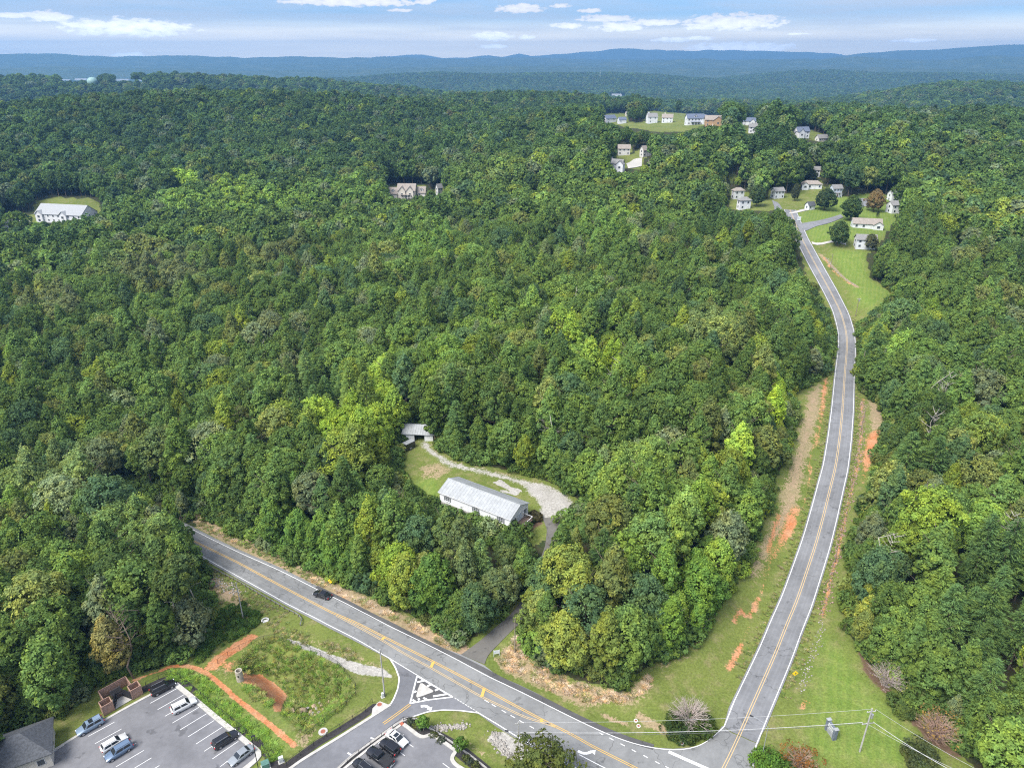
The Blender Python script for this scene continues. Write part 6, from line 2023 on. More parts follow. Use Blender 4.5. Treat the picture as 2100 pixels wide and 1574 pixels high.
def trailer():
    P = G(839, 920)
    e = empty('cargo_trailer', P, R(48), 'black enclosed cargo trailer parked beside the white shed', 'trailer')
    MB().box((0, 0, 1.45), (3.6, 2.0, 1.95)).build('body', M['car_black'], e, False, .06)
    MB().box((0, 0, 2.46), (3.5, 1.9, .06)).build('roof', M['metal_roof'], e)
    wm, rm = wheel_mesh(.34, .22)
    for sy in (-1, 1):
        w = put('wheel', wm, e, (-.2, sy * 1.08, .34)); put('rim', rm, w)
        MB().box((-.2, sy * 1.08, .74), (1.0, .26, .06)).build('mudguard', M['steel'], e)
    MB().box((1.81, .0, 1.4), (.04, 1.7, 1.7)).build('rear_door', M['car_black'], e)
    MB().path([(-1.75, .6, .5), (-2.9, 0, .5), (-1.75, -.6, .5)], .06, .06, 5).build('drawbar', M['steel'], e)
    MB().tube((-2.8, 0, .02), (-2.8, 0, .5), .05, None, 6).build('jack_stand', M['steel'], e)
trailer()

# shingled building at the corner of the lot
Pc = at(50, 1556, -1.)
bld = house('office_building', Pc, R(29), 9.5, 8.0, 3.2, 3.0, 'cream_wall', 'shingle_dark', 'building with charcoal hip roof at the edge of the parking lot', cat='building', style='hip', nwin=3)

# wooden bin enclosure
def enclosure():
    o = at(226, 1462, -1.)
    a, b = at(214, 1467, -1.), at(293, 1422, -1.)
    ang = math.atan2(b[1] - a[1], b[0] - a[0])
    Lw = float(np.hypot(*(b - a)[:2]))
    e = empty('bin_enclosure', a, ang, 'brown wooden bin enclosure with two closets and open black gates', 'enclosure')
    H = 2.3
    bm = M['board']
    def wall(x0, y0, x1, y1, h=H, nm='fence_panel'):
        d = math.hypot(x1 - x0, y1 - y0); t = math.atan2(y1 - y0, x1 - x0)
        mb = MB()
        n = max(2, int(d / .19))
        for i in range(n):
            f = (i + .5) / n
            mb.box((x0 + (x1 - x0) * f, y0 + (y1 - y0) * f, h / 2 + RNG.uniform(-.02, .02)), (d / n * .94, .035, h), t)
        p = mb.build(nm, bm, e)
        for z in (.4, h - .35):
            MB().box(((x0 + x1) / 2, (y0 + y1) / 2, z), (d, .09, .09), t).build('rail', bm, p)
        MB().box(((x0 + x1) / 2, (y0 + y1) / 2, h + .03), (d, .14, .05), t).build('cap_board', M['board'], p)
    cw = 1.9                                    # closets at both ends
    D = 4.6
    wall(0, 0, 0, 1.7); wall(0, 0, cw, 0); wall(cw, 0, cw, 1.7); wall(0, 1.7, cw, 1.7)
    wall(Lw - cw, 0, Lw, 0, H); wall(Lw, 0, Lw, 1.7); wall(Lw - cw, 0, Lw - cw, 1.7); wall(Lw - cw, 1.7, Lw, 1.7)
    wall(.9, 1.7, .9, D); wall(.9, D, Lw - 1.2, D); wall(Lw - 1.2, 1.7, Lw - 1.2, D)
    for x in (0, cw, Lw - cw, Lw):
        MB().box((x, -.02, H / 2), (.16, .16, H + .1)).build('corner_post', bm, e)
    for x, t in ((cw + .12, R(62)), (Lw - cw - .12, R(112))):
        g = MB().box((x + math.cos(t) * 1.25, .05 + math.sin(t) * 1.25, 1.05), (2.5, .05, 1.9), t).build('gate', M['screen'], e)
        MB().box((x + math.cos(t) * 1.25, .05 + math.sin(t) * 1.25, 2.03), (2.5, .08, .07), t).build('gate_frame', M['black_metal'], g)
    o2 = px_poly('bin_pad', [(232, 1456), (285, 1425), (275, 1410), (222, 1438)], flatz, M['concrete'], None, .03)
    bpy.context.view_layer.update()
    o2.parent = e
    o2.matrix_parent_inverse = (Matrix.Translation(e.location) @ Matrix.Rotation(ang, 4, 'Z')).inverted()
    # the bin
    c, s_ = math.cos(ang), math.sin(ang)
    lx, ly = Lw / 2 - .1, 3.0
    d = empty('dumpster', (a[0] + lx * c - ly * s_, a[1] + lx * s_ + ly * c, -.96), ang, 'dark steel dumpster inside the wooden enclosure', 'dumpster')
    MB().loft([[(-1., -.7, .12), (1., -.7, .12), (1., .7, .12), (-1., .7, .12)], [(-1., -.9, 1.3), (1., -.9, 1.3), (1., .9, 1.55), (-1., .9, 1.55)]]).build('bin_body', M['dumpster'], d, False, .03)
    for x in (-.5, .5):
        MB().box((x, 0, 1.48), (.96, 1.75, .05)).build('lid', M['black_metal'], d)
    for x in (-1.06, 1.06):
        MB().box((x, 0, .95), (.10, 1.3, .16)).build('lift_pocket', M['dumpster'], d)
    for x in (-.8, .8):
        for y in (-.5, .5):
            MB().tube((x, y - .05, .09), (x, y + .05, .09), .09, None, 8).build('caster', M['black_metal'], d)
enclosure()

# ------------------------------------------------------------------ pond furniture
P = G(493, 1394)
e = empty('overflow_riser', P, 0, 'pale concrete overflow riser pipe standing in the clay basin', 'pipe')
mb = MB()
n, r0, r1, hh = 20, .72, .50, 2.7
out = [[(r0 * math.cos(2 * math.pi * i / n), r0 * math.sin(2 * math.pi * i / n), z) for i in range(n)] for z in (-.5, hh)]
inn = [[(r1 * math.cos(2 * math.pi * i / n), r1 * math.sin(2 * math.pi * i / n), z) for i in range(n)] for z in (hh, .6)]
mb.loft(out + inn, False)
mb.add([(r1 * math.cos(2 * math.pi * i / n), r1 * math.sin(2 * math.pi * i / n), .6) for i in range(n)], [tuple(range(n))])
mb.build('pipe_shell', M['concrete_pipe'], e, False)
MB().box((.05, -.72, 1.75), (.20, .06, .55)).build('slot', M['black_metal'], e)
MB().tube((0, 0, 1.35), (0, 0, 1.36), .70, .705, 20).build('joint_band', M['concrete_pipe'], e)

def fence(px, hgt, label, name='chain_fence', step=2.5, zf=None, meshy=True, group=None, cat='fence'):
    W = [G(x, y) if zf is None else at(x, y, zf) for x, y in px]
    W = np.array(W)
    L = np.hypot(*np.diff(W[:, :2], axis=0).T).sum()
    n = max(2, int(L / step) + 1)
    Q = resample(W, n)
    for q in Q:
        q[2] = max(h1(q[0], q[1]), -9)
    o = Q[0]
    e = empty(name, o, 0, label, cat, group)
    Q = Q - o
    for q in Q:
        MB().tube(q + np.array([0, 0, -.3]), q + np.array([0, 0, hgt + .06]), .042, None, 6).build('post', M['black_metal'], e)
    for i in range(n - 1):
        a, b = Vector(Q[i]), Vector(Q[i + 1])
        MB().tube(a + Vector((0, 0, hgt)), b + Vector((0, 0, hgt)), .026, None, 5).build('top_rail', M['black_metal'], e)
        if not meshy:
            MB().tube(a + Vector((0, 0, hgt * .3)), b + Vector((0, 0, hgt * .3)), .02, None, 4).build('lower_rail', M['black_metal'], e)
        mb = MB()
        d = (b - a); ln = d.length; d = d / ln
        nn = Vector((-d.y, d.x, 0)).normalized() * .004
        k = int(ln / .28)
        up = Vector((0, 0, 1))
        for j in range(-int(hgt / .28) - 1, k + 1):
            for sg in (1, -1):
                # diagonal wire from the ground line to the top rail, clipped to the bay
                s0, s1 = j * .28, j * .28 + hgt * .999
                t0, t1 = max(0, -s0 / hgt), min(1, (ln - s0) / hgt)
                if t1 - t0 < .05:
                    continue
                f0, f1 = (t0, t1)
                p = a + d * (s0 + f0 * hgt) + up * (hgt * (f0 if sg > 0 else 1 - f0))
                q = a + d * (s0 + f1 * hgt) + up * (hgt * (f1 if sg > 0 else 1 - f1))
                w = Vector((0, 0, .011))
                mb.add([p - w, q - w, q + w, p + w], [(0, 1, 2, 3)])
        if mb.v:
            mb.build('wire_mesh', M['black_metal'], e)
    return e
def z5p(x0, y0, L_, s=5.247):
    return [(x0 + a / s, y0 + b / s) for a, b in L_]
fence([(447, 1360), (465, 1346), (498, 1328), (514, 1321), (530, 1316), (558, 1306)] + z5p(500, 1274, [(400, 205), (530, 255), (690, 315), (880, 385), (970, 445), (1060, 505), (1120, 590), (1170, 665), (1240, 745), (1190, 840), (1030, 965), (800, 1135), (640, 1295)]), 1.25, 'black wire fence ringing the red clay basin')
fence([(560, 1590), (590, 1567), (620, 1545), (660, 1517), (700, 1491), (740, 1465), (765, 1450), (764, 1440)], 1.2, 'black wire fence along the mulch strip of the entry road')
fence([(300, 1407), (330, 1391), (350, 1383), (372, 1391), (410, 1424), (455, 1462), (500, 1497), (540, 1534), (552, 1552)], 1.2, 'black wire fence above the kerb of the large parking lot')
fence([(690, 1585), (722, 1556), (760, 1527), (795, 1502), (822, 1480), (836, 1473), (848, 1474), (868, 1487), (900, 1507), (940, 1533), (975, 1560), (1000, 1580)], 1.1, 'black wire fence round the small parking lot bed')

def rock_mesh(name, r, rng, mat):
    bm = bmesh.new()
    bmesh.ops.create_icosphere(bm, subdivisions=1, radius=r)
    for v in bm.verts:
        v.co *= rng.uniform(.72, 1.2)
        v.co.z *= .7
    me = bpy.data.meshes.new(name); bm.to_mesh(me); bm.free()
    me.materials.append(mat)
    return me
BR = np.random.default_rng(31)
BMESH = [rock_mesh('boulder', 1., BR, M['stone_tan']) for _ in range(5)] + [rock_mesh('boulder', 1., BR, M['stone']) for _ in range(3)]
for k, (x, y, s_) in enumerate([(620, 1457, 1.3), (613, 1461, .9), (597, 1460, .95), (637, 1459, .7), (644, 1448, .6), (641, 1463, .65), (650, 1452, .55), (655, 1461, .6), (660, 1445, .5), (664, 1455, .45), (670, 1442, .55), (676, 1437, .45), (647, 1466, .45), (656, 1441, .4), (630, 1452, .5), (634, 1466, .4), (680, 1444, .4), (668, 1449, .4)]):
    P = G(x, y)
    b = put('boulder', BMESH[k % len(BMESH)], None, (P[0], P[1], P[2] + .1))
    b.scale = (s_, s_ * BR.uniform(.7, 1.), s_ * BR.uniform(.6, .9)); b.rotation_euler = (BR.uniform(-.3, .3), BR.uniform(-.3, .3), BR.uniform(0, 6.28))
    tag(b, ('large tan boulder in the rock pile of the clay basin' if s_ > .8 else 'pale stone in the rock pile of the clay basin'), 'boulder', 'rocks in the clay basin')
def rock_field(name, px, half, count, size, mat, label):
    """loose stones nobody could count"""
    rng = np.random.default_rng(len(name) + count)
    W = np.array([G(x, y) for x, y in px])
    C = resample(W, max(3, count))
    V, Fc = [], []
    base = [rock_mesh('stone', 1., rng, M[mat]) for _ in range(3)]
    pool = []
    for me in base:
        v = np.array([p.co for p in me.vertices]); f = np.array([list(p.vertices) for p in me.polygons])
        pool.append((v, f)); bpy.data.meshes.remove(me)
    o = 0
    for c in C:
        v, f = pool[rng.integers(0, 3)]
        x, y = c[0] + rng.normal(0, half * .55), c[1] + rng.normal(0, half * .55)
        s_ = size * rng.uniform(.5, 1.5)
        a = rng.uniform(0, 6.28)
        q = v * s_
        q = np.stack([q[:, 0] * math.cos(a) - q[:, 1] * math.sin(a) + x, q[:, 0] * math.sin(a) + q[:, 1] * math.cos(a) + y, q[:, 2] + h1(x, y) + s_ * .2], 1)
        V.append(q); Fc.append(f + o); o += len(v)
    ob = put(name, mesh_from(name, np.concatenate(V), np.concatenate(Fc), M[mat]))
    return tag(ob, label, None, None, 'stuff')
rock_field('riprap', [(1768, 822), (1768, 862), (1765, 895), (1762, 930), (1757, 960), (1748, 990), (1742, 1020), (1735, 1050), (1728, 1080), (1722, 1110), (1717, 1140), (1708, 1170), (1700, 1200), (1693, 1235), (1688, 1262)], 1.1, 620, .21, 'stone_pink', 'clay stained riprap lining the ditch of the side road')
rock_field('roadside_stones', [(1688, 1275), (1680, 1310), (1668, 1340), (1660, 1365), (1650, 1395), (1642, 1420)], .9, 120, .14, 'stone', 'scattered pale stones in the shallow ditch of the side road')
rock_field('check_dam_stones', z5p(800, 1274, [(460, 1150), (600, 1140), (720, 1125), (825, 1115)]), .7, 170, .20, 'stone', 'pale stones of the check dam in the grass')
rock_field('gravel_edge', [(1010, 1500), (1020, 1518), (1035, 1538), (1052, 1552)], 1.0, 130, .20, 'stone', 'pale loose stones edging the gravel apron')
rock_field('bank_stones', [(1695, 530), (1706, 548), (1722, 562), (1740, 576), (1756, 586)], .7, 100, .22, 'stone', 'pale stones on the bank of the upper side road')
rock_field('slope_stones', [(430, 1185), (455, 1200), (475, 1208), (490, 1215)], 1.6, 110, .24, 'stone', 'grey stones on the slope below the guard rail')

# manholes, boxes
for (x, y, w, lab) in ((778.5, 1445, .55, 'rusty round manhole in the pavement ramp'), (662.5, 1499.5, .55, 'rusty round manhole in a small concrete collar on the verge')):
    P = G(x, y)
    P[2] = max(P[2], -1.)
    z0 = .11 if w and 'ramp' in lab else .05
    e = empty('manhole', P, 0, lab, 'manhole')
    MB().tube((0, 0, z0 - .12), (0, 0, z0 + .02), w + .32 if 'collar' in lab else w + .08, None, 20).build('collar', M['concrete'], e)
    MB().tube((0, 0, z0), (0, 0, z0 + .035), w * .85, None, 18).build('cover', M['manhole'], e)
def cabinet(px, py, d, mat, label, rz=.5):
    P = at(px, py, -1.)
    P[2] = h1(P[0], P[1])
    e = empty('utility_box', P, rz, label, 'utility box')
    MB().box((0, 0, d[2] / 2 + .06), d).build('casing', M[mat], e, False, .03)
    MB().box((0, 0, .03), (d[0] + .3, d[1] + .3, .14)).build('pad', M['concrete'], e)
    MB().box((0, -d[1] / 2 - .01, d[2] * .5), (d[0] * .8, .03, d[2] * .7)).build('door', M[mat], e)
    MB().box((0, 0, d[2] + .08), (d[0] * 1.04, d[1] * 1.04, .06)).build('lid', M[mat], e)
cabinet(545, 1571, (1.3, 1.1, 1.1), 'green_box', 'green transformer cabinet beside the light pole')
cabinet(577, 1561, (.8, .5, 1.2), 'white_box', 'white utility cabinet standing in the mulch')
cabinet(785, 1428, (.45, .4, 1.0), 'white_box', 'small pale pedestal box at the foot of the tall wooden pole')

# ------------------------------------------------------------------ guard rail
def guard_rail():
    px = [(360, 1124), (408.6, 1154), (486.7, 1192.5), (538, 1223), (589.6, 1251.5), (608.7, 1260.5), (616, 1266), (619.5, 1273), (617, 1282)]
    Q = resample(np.array([G(x, y) for x, y in px]), 34)
    o = Q[0].copy()
    e = empty('guard_rail', o, 0, 'steel guard rail with a turned-back end beside the highway', 'guard rail')
    Q = Q - o
    T = np.gradient(Q[:, :2], axis=0); T /= np.linalg.norm(T, axis=1)[:, None]
    N = np.stack([-T[:, 1], T[:, 0]], 1)
    for q, nn in zip(Q, N):
        MB().box((q[0] - nn[0] * .12, q[1] - nn[1] * .12, q[2] + .32), (.16, .16, 1.0), math.atan2(nn[1], nn[0])).build('post', M['wood_pole'], e)
    prof = [(.0, .42), (.09, .48), (.0, .56), (.0, .60), (.09, .68), (.0, .76), (-.03, .76), (-.03, .42)]
    rings = [[(q[0] + nn[0] * a, q[1] + nn[1] * a, q[2] + z) for a, z in prof] for q, nn in zip(Q, N)]
    MB().loft(rings).build('rail', M['steel'], e)
    q, nn = Q[-1], N[-1]
    MB().box((q[0], q[1], q[2] + .58), (.35, .12, .42), math.atan2(nn[1], nn[0]) + R(90)).build('end_terminal', M['steel'], e)
guard_rail()
P = G(544, 1272)
e = empty('culvert_end', P, R(25), 'white flared culvert end among weeds below the guard rail', 'culvert')
mb = MB()
arc = []
for k in range(13):
    t = math.pi * (k / 12 * 1.35 - .2)
    arc.append(Vector((math.cos(t) * .75, math.sin(t) * .55 - .2, .35 + .12 * math.sin(t))))
mb.path(arc, .16, .16, 6)
mb.build('headwall', M['culvert'], e, True)
MB().box((0, -.2, .05), (1.2, .8, .18)).build('apron', M['culvert'], e)

# ------------------------------------------------------------------ poles and wires
def span_z(px_b, px_t, z=None):
    """height of an upright from its foot and top in the photograph"""
    B = G(*px_b)
    if z is not None:
        B = at(px_b[0], px_b[1], z)
    dh = ray(*px_t)
    t = (B[1]) / dh[1]
    return B, max(1.5, CAM_Z + dh[2] * t - B[2])
def pole(px_b, px_t, r, mat, label, arms=(), cap=None, lean=0., h=None, name='utility_pole', group=None):
    B, hh = span_z(px_b, px_t)
    hh = h or min(hh, 14.5)
    e = empty(name, B, 0, label, 'pole', group)
    MB().tube((0, 0, -.6), (lean, 0, hh), r, r * .68, 10).build('shaft', M[mat], e)
    for (z, ln, a) in arms:
        c, s_ = math.cos(a), math.sin(a)
        MB().box((lean * z, 0, hh * z), (ln, .12, .13), a).build('cross_arm', M['wood_grey'], e)
        for k in (-.45, -.15, .15, .45):
            MB().tube((ln * k * c + lean * z, ln * k * s_, hh * z + .06), (ln * k * c + lean * z, ln * k * s_, hh * z + .26), .05, .035, 6).build('insulator', M['plate'], e)
    return e, B, hh
p1, P1, H1 = pole((1763, 1540), (1777, 1452), .17, 'wood_grey', 'grey utility pole with cross arm beside the monument sign', ((.93, 1.7, .15), (.66, 2.3, .15)))
MB().tube((.42, .1, H1 * .78), (.42, .1, H1 * .78 + .9), .24, None, 12).build('transformer', M['steel'], p1)
MB().box((.2, .05, H1 * .86), (.5, .1, .08)).build('bracket', M['steel'], p1)
p2, P2, H2 = pole((1063, 1548), (1062, 1479), .16, 'wood_grey', 'grey utility pole with lamp arm beside the gravel apron', ((.95, 1.3, .2),))
MB().path([(0, 0, H2 * .62), (-.8, .3, H2 * .66), (-1.9, .5, H2 * .67)], .05, .04, 6).build('lamp_arm', M['steel'], p2)
MB().box((-2.1, .52, H2 * .665), (.65, .3, .14), -.2).build('lamp_head', M['black_metal'], p2, False, .03)
cr = MB()
ring_pts = [(.55 + .3 * math.cos(t), 0, H2 * .60 + .3 * math.sin(t)) for t in np.linspace(0, 6.283, 13)]
cr.path(ring_pts, .05, .05, 5); cr.path([(x + .42, y, z) for x, y, z in ring_pts], .04, .04, 5)
cr.build('cable_coil', M['black_metal'], p2)
pole((788.7, 1424.6), (785, 1331), .17, 'wood_grey', 'tall bare wooden pole at the mouth of the entry road')
p4, P4, H4 = pole((499, 1268), (487.7, 1193.5), .15, 'wood_grey', 'slim wooden pole below the guard rail')
p5, P5, H5 = pole((1056, 1337), (1060, 1235), .14, 'wood_pole', 'wooden pole on the bank beside the driveway', h=9.5)
RG = 'poles along the side road'
pole((1764, 767), (1763, 715), .15, 'wood_pole', 'dark pole against the trees where the side road dips', group=RG, h=9.5)
pole((1765, 884), (1769.6, 847), .14, 'wood_pole', 'dark pole beside the riprap and clay bank', group=RG, h=7.5)
pole((1711.5, 1152), (1714, 1128), .12, 'wood_pole', 'short dark post standing in the riprap ditch', group=RG, h=4.2)
pole((1702, 553), (1704, 532), .14, 'wood_pole', 'pole on the grass bank of the upper side road', group=RG, h=8)
p6, P6, H6 = pole((1754, 649), (1757, 620), .15, 'wood_pole', 'pole with transformer beside the mown meadow', ((.93, 1.6, 0),), group=RG, h=9)
MB().tube((.42, 0, H6 * .8), (.42, 0, H6 * .8 + .9), .26, None, 10).build('transformer', M['steel'], p6)
# street lamp over the side road, lot light
B, hh = span_z((1561, 1558), (1567, 1493))
e = empty('street_lamp', B, 0, 'slender street lamp with curved arm over the side road', 'street lamp')
MB().tube((0, 0, -.3), (0, 0, 8.6), .09, .06, 8).build('shaft', M['steel'], e)
MB().path([(0, 0, 8.4), (-.7, .5, 9.0), (-1.7, 1.1, 9.3), (-2.3, 1.5, 9.35)], .045, .035, 6).build('arm', M['steel'], e)
MB().box((-2.55, 1.65, 9.32), (.7, .3, .13), -.6).build('lamp_head', M['black_metal'], e, False, .03)
B = at(531, 1580, -1.)
e = empty('lot_light', B, 0, 'black parking lot light pole beside the transformer cabinet', 'lamp post')
MB().tube((0, 0, 0), (0, 0, .6), .28, .26, 12).build('pole_base', M['concrete'], e)
MB().tube((0, 0, .6), (0, 0, 8.8), .08, .06, 8).build('shaft', M['black_metal'], e)
MB().box((.25, .1, 8.8), (.75, .32, .12), .4).build('lamp_head', M['black_metal'], e, False, .02)
def wire(a, b, sag, label, r=.022, mat='wire_light', group='overhead wires'):
    a, b = np.array(a, float), np.array(b, float)
    c = (a + b) / 2
    pts = []
    for t in np.linspace(0, 1, 17):
        p = a + (b - a) * t - c
        pts.append((p[0], p[1], p[2] - sag * 4 * t * (1 - t)))
    o = MB().path(pts, r, r, 5).build('overhead_wire', M[mat], None, False, 0, tuple(c))
    return tag(o, label, 'wire', group)
top1, top2 = np.array([P1[0], P1[1], P1[2] + H1]), np.array([P2[0], P2[1], P2[2] + H2])
wire(top1 + [0, 0, -.1], top2 + [0, 0, -.1], 1.0, 'topmost wire strung across the junction between the utility poles')
wire(top1 + [-1., 0, -H1 * .34 + .3], top2 + [-.5, 0, -H2 * .30], 1.1, 'thick middle cable strung across the junction between the utility poles', .045)
wire(top1 + [1., 0, -H1 * .34 + .3], top2 + [.5, 0, -H2 * .36], 1.3, 'lowest cable strung across the junction between the utility poles', .028, 'wire')
E1 = at(2130, 1640, 9.5); E2 = at(2075, 1640, 6.)
wire(top1 + [.6, 0, -.1], E1, .8, 'topmost wire leaving the junction pole toward the south-east')
wire(top1 + [1., 0, -H1 * .34 + .3], E2, .9, 'thick cable leaving the junction pole toward the south-east', .05)
wire(top1 + [.0, 0, -H1 * .38 + .3], E2 + [1.5, 0, .8], .9, 'thin cable leaving the junction pole toward the south-east', .025)

# ------------------------------------------------------------------ signs
def board_sign(px, py, w, h, post, mat, label, rz=0., diamond=False, marks=True):
    P = G(px, py)
    e = empty('road_sign' if diamond else 'yard_sign', P, rz, label, 'sign')
    if diamond:
        MB().box((0, .05, post / 2 - .2), (.08, .05, post + .5)).build('post', M['steel'], e)
        c = Vector((0, 0, post))
        q = [c + Vector((0, 0, -w * .7)), c + Vector((w * .7, 0, 0)), c + Vector((0, 0, w * .7)), c + Vector((-w * .7, 0, 0))]
        MB().loft([q, [p + Vector((0, .03, 0)) for p in q]]).build('panel', M[mat], e)
        MB().box((-.02, -.012, post - .02), (.10, .02, w * .55)).build('arrow_mark', M['sign_ink'], e)
        MB().box((.13, -.012, post + w * .12), (.26, .02, .09)).build('arrow_mark', M['sign_ink'], e)
    else:
        for x in (-w / 2 + .06, w / 2 - .06):
            MB().box((x, .05, (post + h) / 2 - .2), (.09, .09, post + h + .5)).build('post', M['trim'], e)
        MB().box((0, 0, post + h / 2), (w, .05, h)).build('panel', M[mat], e)
        if marks:
            MB().box((-w * .2, -.03, post + h * .6), (w * .35, .01, h * .4)).build('printed_block', M['blue_wall'], e)
    return e
board_sign(1018.5, 1345, 1.35, .95, .75, 'sign_white', 'white two-post sign at the mouth of the driveway', R(12))
board_sign(900, 1289, .75, .85, .75, 'sign_white', 'small white sign on the dry bank of the highway', R(-10), marks=False)
board_sign(678, 1204, .95, .95, 1.9, 'sign_yellow', 'yellow warning sign on the bank facing the highway', R(-30), True)
board_sign(1628, 1394, .95, .95, 1.9, 'sign_yellow', 'yellow warning sign on the verge of the side road', R(5), True)
board_sign(1638, 454, 2.2, 2.2, .6, 'sign_white', 'white entrance sign on the lawn at the street corner', R(4))
def monument():
    a, b = at(1694, 1493, -.6), at(1711, 1518, -.6)
    c = (a + b) / 2
    ang = math.atan2(b[1] - a[1], b[0] - a[0])
    L = float(np.hypot(*(b - a)[:2]))
    c[2] = h1(c[0], c[1])
    e = empty('monument_sign', c, ang, 'slate grey monument sign with white face on the lawn', 'sign')
    for s_ in (-1, 1):
        MB().box((s_ * (L / 2 - .22), 0, 1.25), (.5, .75, 2.7)).build('pillar', M['sign_brick'], e, False, .03)
        MB().box((s_ * (L / 2 - .22), 0, 2.66), (.64, .9, .12)).build('pillar_cap', M['shingle_light'], e)
    MB().box((0, 0, .45), (L - .95, .5, 1.1)).build('base_wall', M['shingle_light'], e)
    MB().box((0, 0, 1.85), (L - .95, .34, .95)).build('sign_face', M['sign_white'], e)
    MB().box((0, 0, 2.42), (L - .95, .42, .16)).build('top_beam', M['sign_brick'], e)
    for z in (1.70, 1.95):
        MB().box((0, -.18, z), (L * .5, .012, .09)).build('lettering_line', M['sign_ink'], e)
    for z in (1.70, 1.95):
        MB().box((0, .18, z), (L * .5, .012, .09)).build('lettering_line', M['sign_ink'], e)
monument()
# mailbox-like white pipes by the junction
for (x, y) in ((1304, 1477), (1309.5, 1488), (1398, 1523)):
    P = G(x, y)
    e = empty('valve_collar', P, 0, 'pale ring collar of a buried valve in the verge grass', 'valve cover', 'valve collars in the verge')
    MB().tube((0, 0, -.1), (0, 0, .10), .42, .40, 16).build('ring', M['culvert'], e)
    MB().tube((0, 0, .10), (0, 0, .12), .24, None, 12).build('lid', M['manhole'], e)

# ------------------------------------------------------------------ far landmarks
P = G(192, 177)
dp = depth_of(P)
rt = 10.5 * dp / F
e = empty('water_tower', P, 0, 'pale green water tower standing above the western hill', 'water tower')
top = CAM_Z + ray(192, 168)[2] * P[1] / ray(192, 168)[1] - P[2]
MB().ellip((0, 0, top), (rt, rt, rt * .85), 20, 10).build('tank', M['tank_teal'], e, True)
for k in range(6):
    a = k * math.pi / 3
    MB().tube((rt * .75 * math.cos(a), rt * .75 * math.sin(a), -2), (rt * .72 * math.cos(a), rt * .72 * math.sin(a), top - rt * .3), .7, .7, 6).build('leg', M['tank_teal'], e)
MB().tube((0, 0, -2), (0, 0, top - rt * .6), 1.6, 1.6, 10).build('riser', M['tank_teal'], e)
TG = 'distant town buildings'
for x, y, w, lab in ((133, 166, 26, 'long white roofed building left of the water tower, far off'), (168, 164, 26, 'long white roofed building next to the water tower, far off'), (252, 165, 30, 'pale row of houses right of the water tower, far off'), (288, 167, 14, 'small white gabled house on the distant town hill'), (1262, 197, 26, 'white warehouse roof beyond the near ridge'), (932, 177, 12, 'tiny white building in the hazy middle valley'), (22, 169, 16, 'small white roof on the far western slope')):
    far_house(x, y, w, 6, .5, 6, 3, 'white_wall', 'shingle_light', lab, name='distant_building', cat='building', nwin=3, door=False, group=TG)
P = G(1230, 166)
e = empty('radio_mast', P, 0, 'thin radio mast rising from the hazy valley', 'mast')
hm = 20 * depth_of(P) / F
for k in range(3):
    a = k * 2.094
    MB().tube((1.4 * math.cos(a), 1.4 * math.sin(a), -2), (.5 * math.cos(a), .5 * math.sin(a), hm), .45, .35, 5).build('leg', M['sign_white'], e)
for k in range(8):
    z = hm * (k + .5) / 8
    pts = [(1.2 * math.cos(t), 1.2 * math.sin(t), z) for t in (0, 2.094, 4.188, 0)]
    MB().path(pts, .2, .2, 4).build('brace', M['sign_white'], e)
P = G(790, 192)
e = empty('church_steeple', P, 0, 'small white steeple poking out of the middle wood', 'steeple')
hs = 11 * depth_of(P) / F
MB().box((0, 0, hs * .3), (2.6, 2.6, hs * .6 + 2)).build('tower', M['white_wall'], e)
MB().loft([[(-1.3, -1.3, hs * .6), (1.3, -1.3, hs * .6), (1.3, 1.3, hs * .6), (-1.3, 1.3, hs * .6)], [(-.05, -.05, hs * 1.25), (.05, -.05, hs * 1.25), (.05, .05, hs * 1.25), (-.05, .05, hs * 1.25)]]).build('spire', M['white_wall'], e)

# streets of the far neighbourhood
def ground_sheet(name, px, mat, label, dz=.15, n=10):
    """paved patch draped over the land"""
    A = smooth_line([G(*p) for p in px[0]], n, 1); B = smooth_line([G(*p) for p in px[1]], n, 1)
    V = []
    for a, b in zip(A, B):
        for t in np.linspace(0, 1, 5):
            p = a + (b - a) * t
            V.append((p[0], p[1], h1(p[0], p[1]) + dz))
    mb = MB().add(V, [(i * 5 + j, i * 5 + j + 1, (i + 1) * 5 + j + 1, (i + 1) * 5 + j) for i in range(n - 1) for j in range(4)])
    return tag(mb.build(name, M[mat]), label, None, None, 'structure')
ground_sheet('side_street', ([(1632, 460), (1655, 457), (1690, 450), (1712, 444), (1724, 440)], [(1652, 474), (1668, 467), (1690, 461), (1716, 452), (1730, 446)]), 'asphalt_side', 'side street crossing the lawns', .22, 14)
ground_sheet('street_bend', ([(1583, 411), (1595, 415), (1601, 422), (1606, 434)], [(1586, 420), (1588, 425), (1588, 430), (1592, 438)]), 'asphalt_side', 'street bend in front of the split-level house', .2, 8)
ground_sheet('street_east', ([(1760, 407), (1778, 407), (1786, 412)], [(1763, 425), (1772, 424), (1782, 422)]), 'asphalt_side', 'street end beyond the lawn trees', .2, 8)
ground_sheet('garage_drive', ([(1618, 437), (1635, 433), (1652, 428)], [(1618, 439), (1640, 436), (1660, 431)]), 'concrete', 'pale concrete drive of the small garage', .2, 8)
ground_sheet('house_drive', ([(1664, 496), (1690, 497), (1735, 499)], [(1666, 501), (1690, 501), (1735, 503)]), 'concrete', 'pale drive crossing the verge', .2, 8)
ground_sheet('cul_de_sac', ([(1284, 336), (1300, 325), (1317, 324)], [(1288, 346), (1305, 344), (1316, 341)]), 'concrete', 'pale concrete cul-de-sac among the trees', .25, 8)
ground_sheet('west_lot', ([(0, 448), (30, 450), (60, 452)], [(0, 456), (30, 457), (64, 457)]), 'concrete', 'pale paved yard beside the long white building', .25, 8)

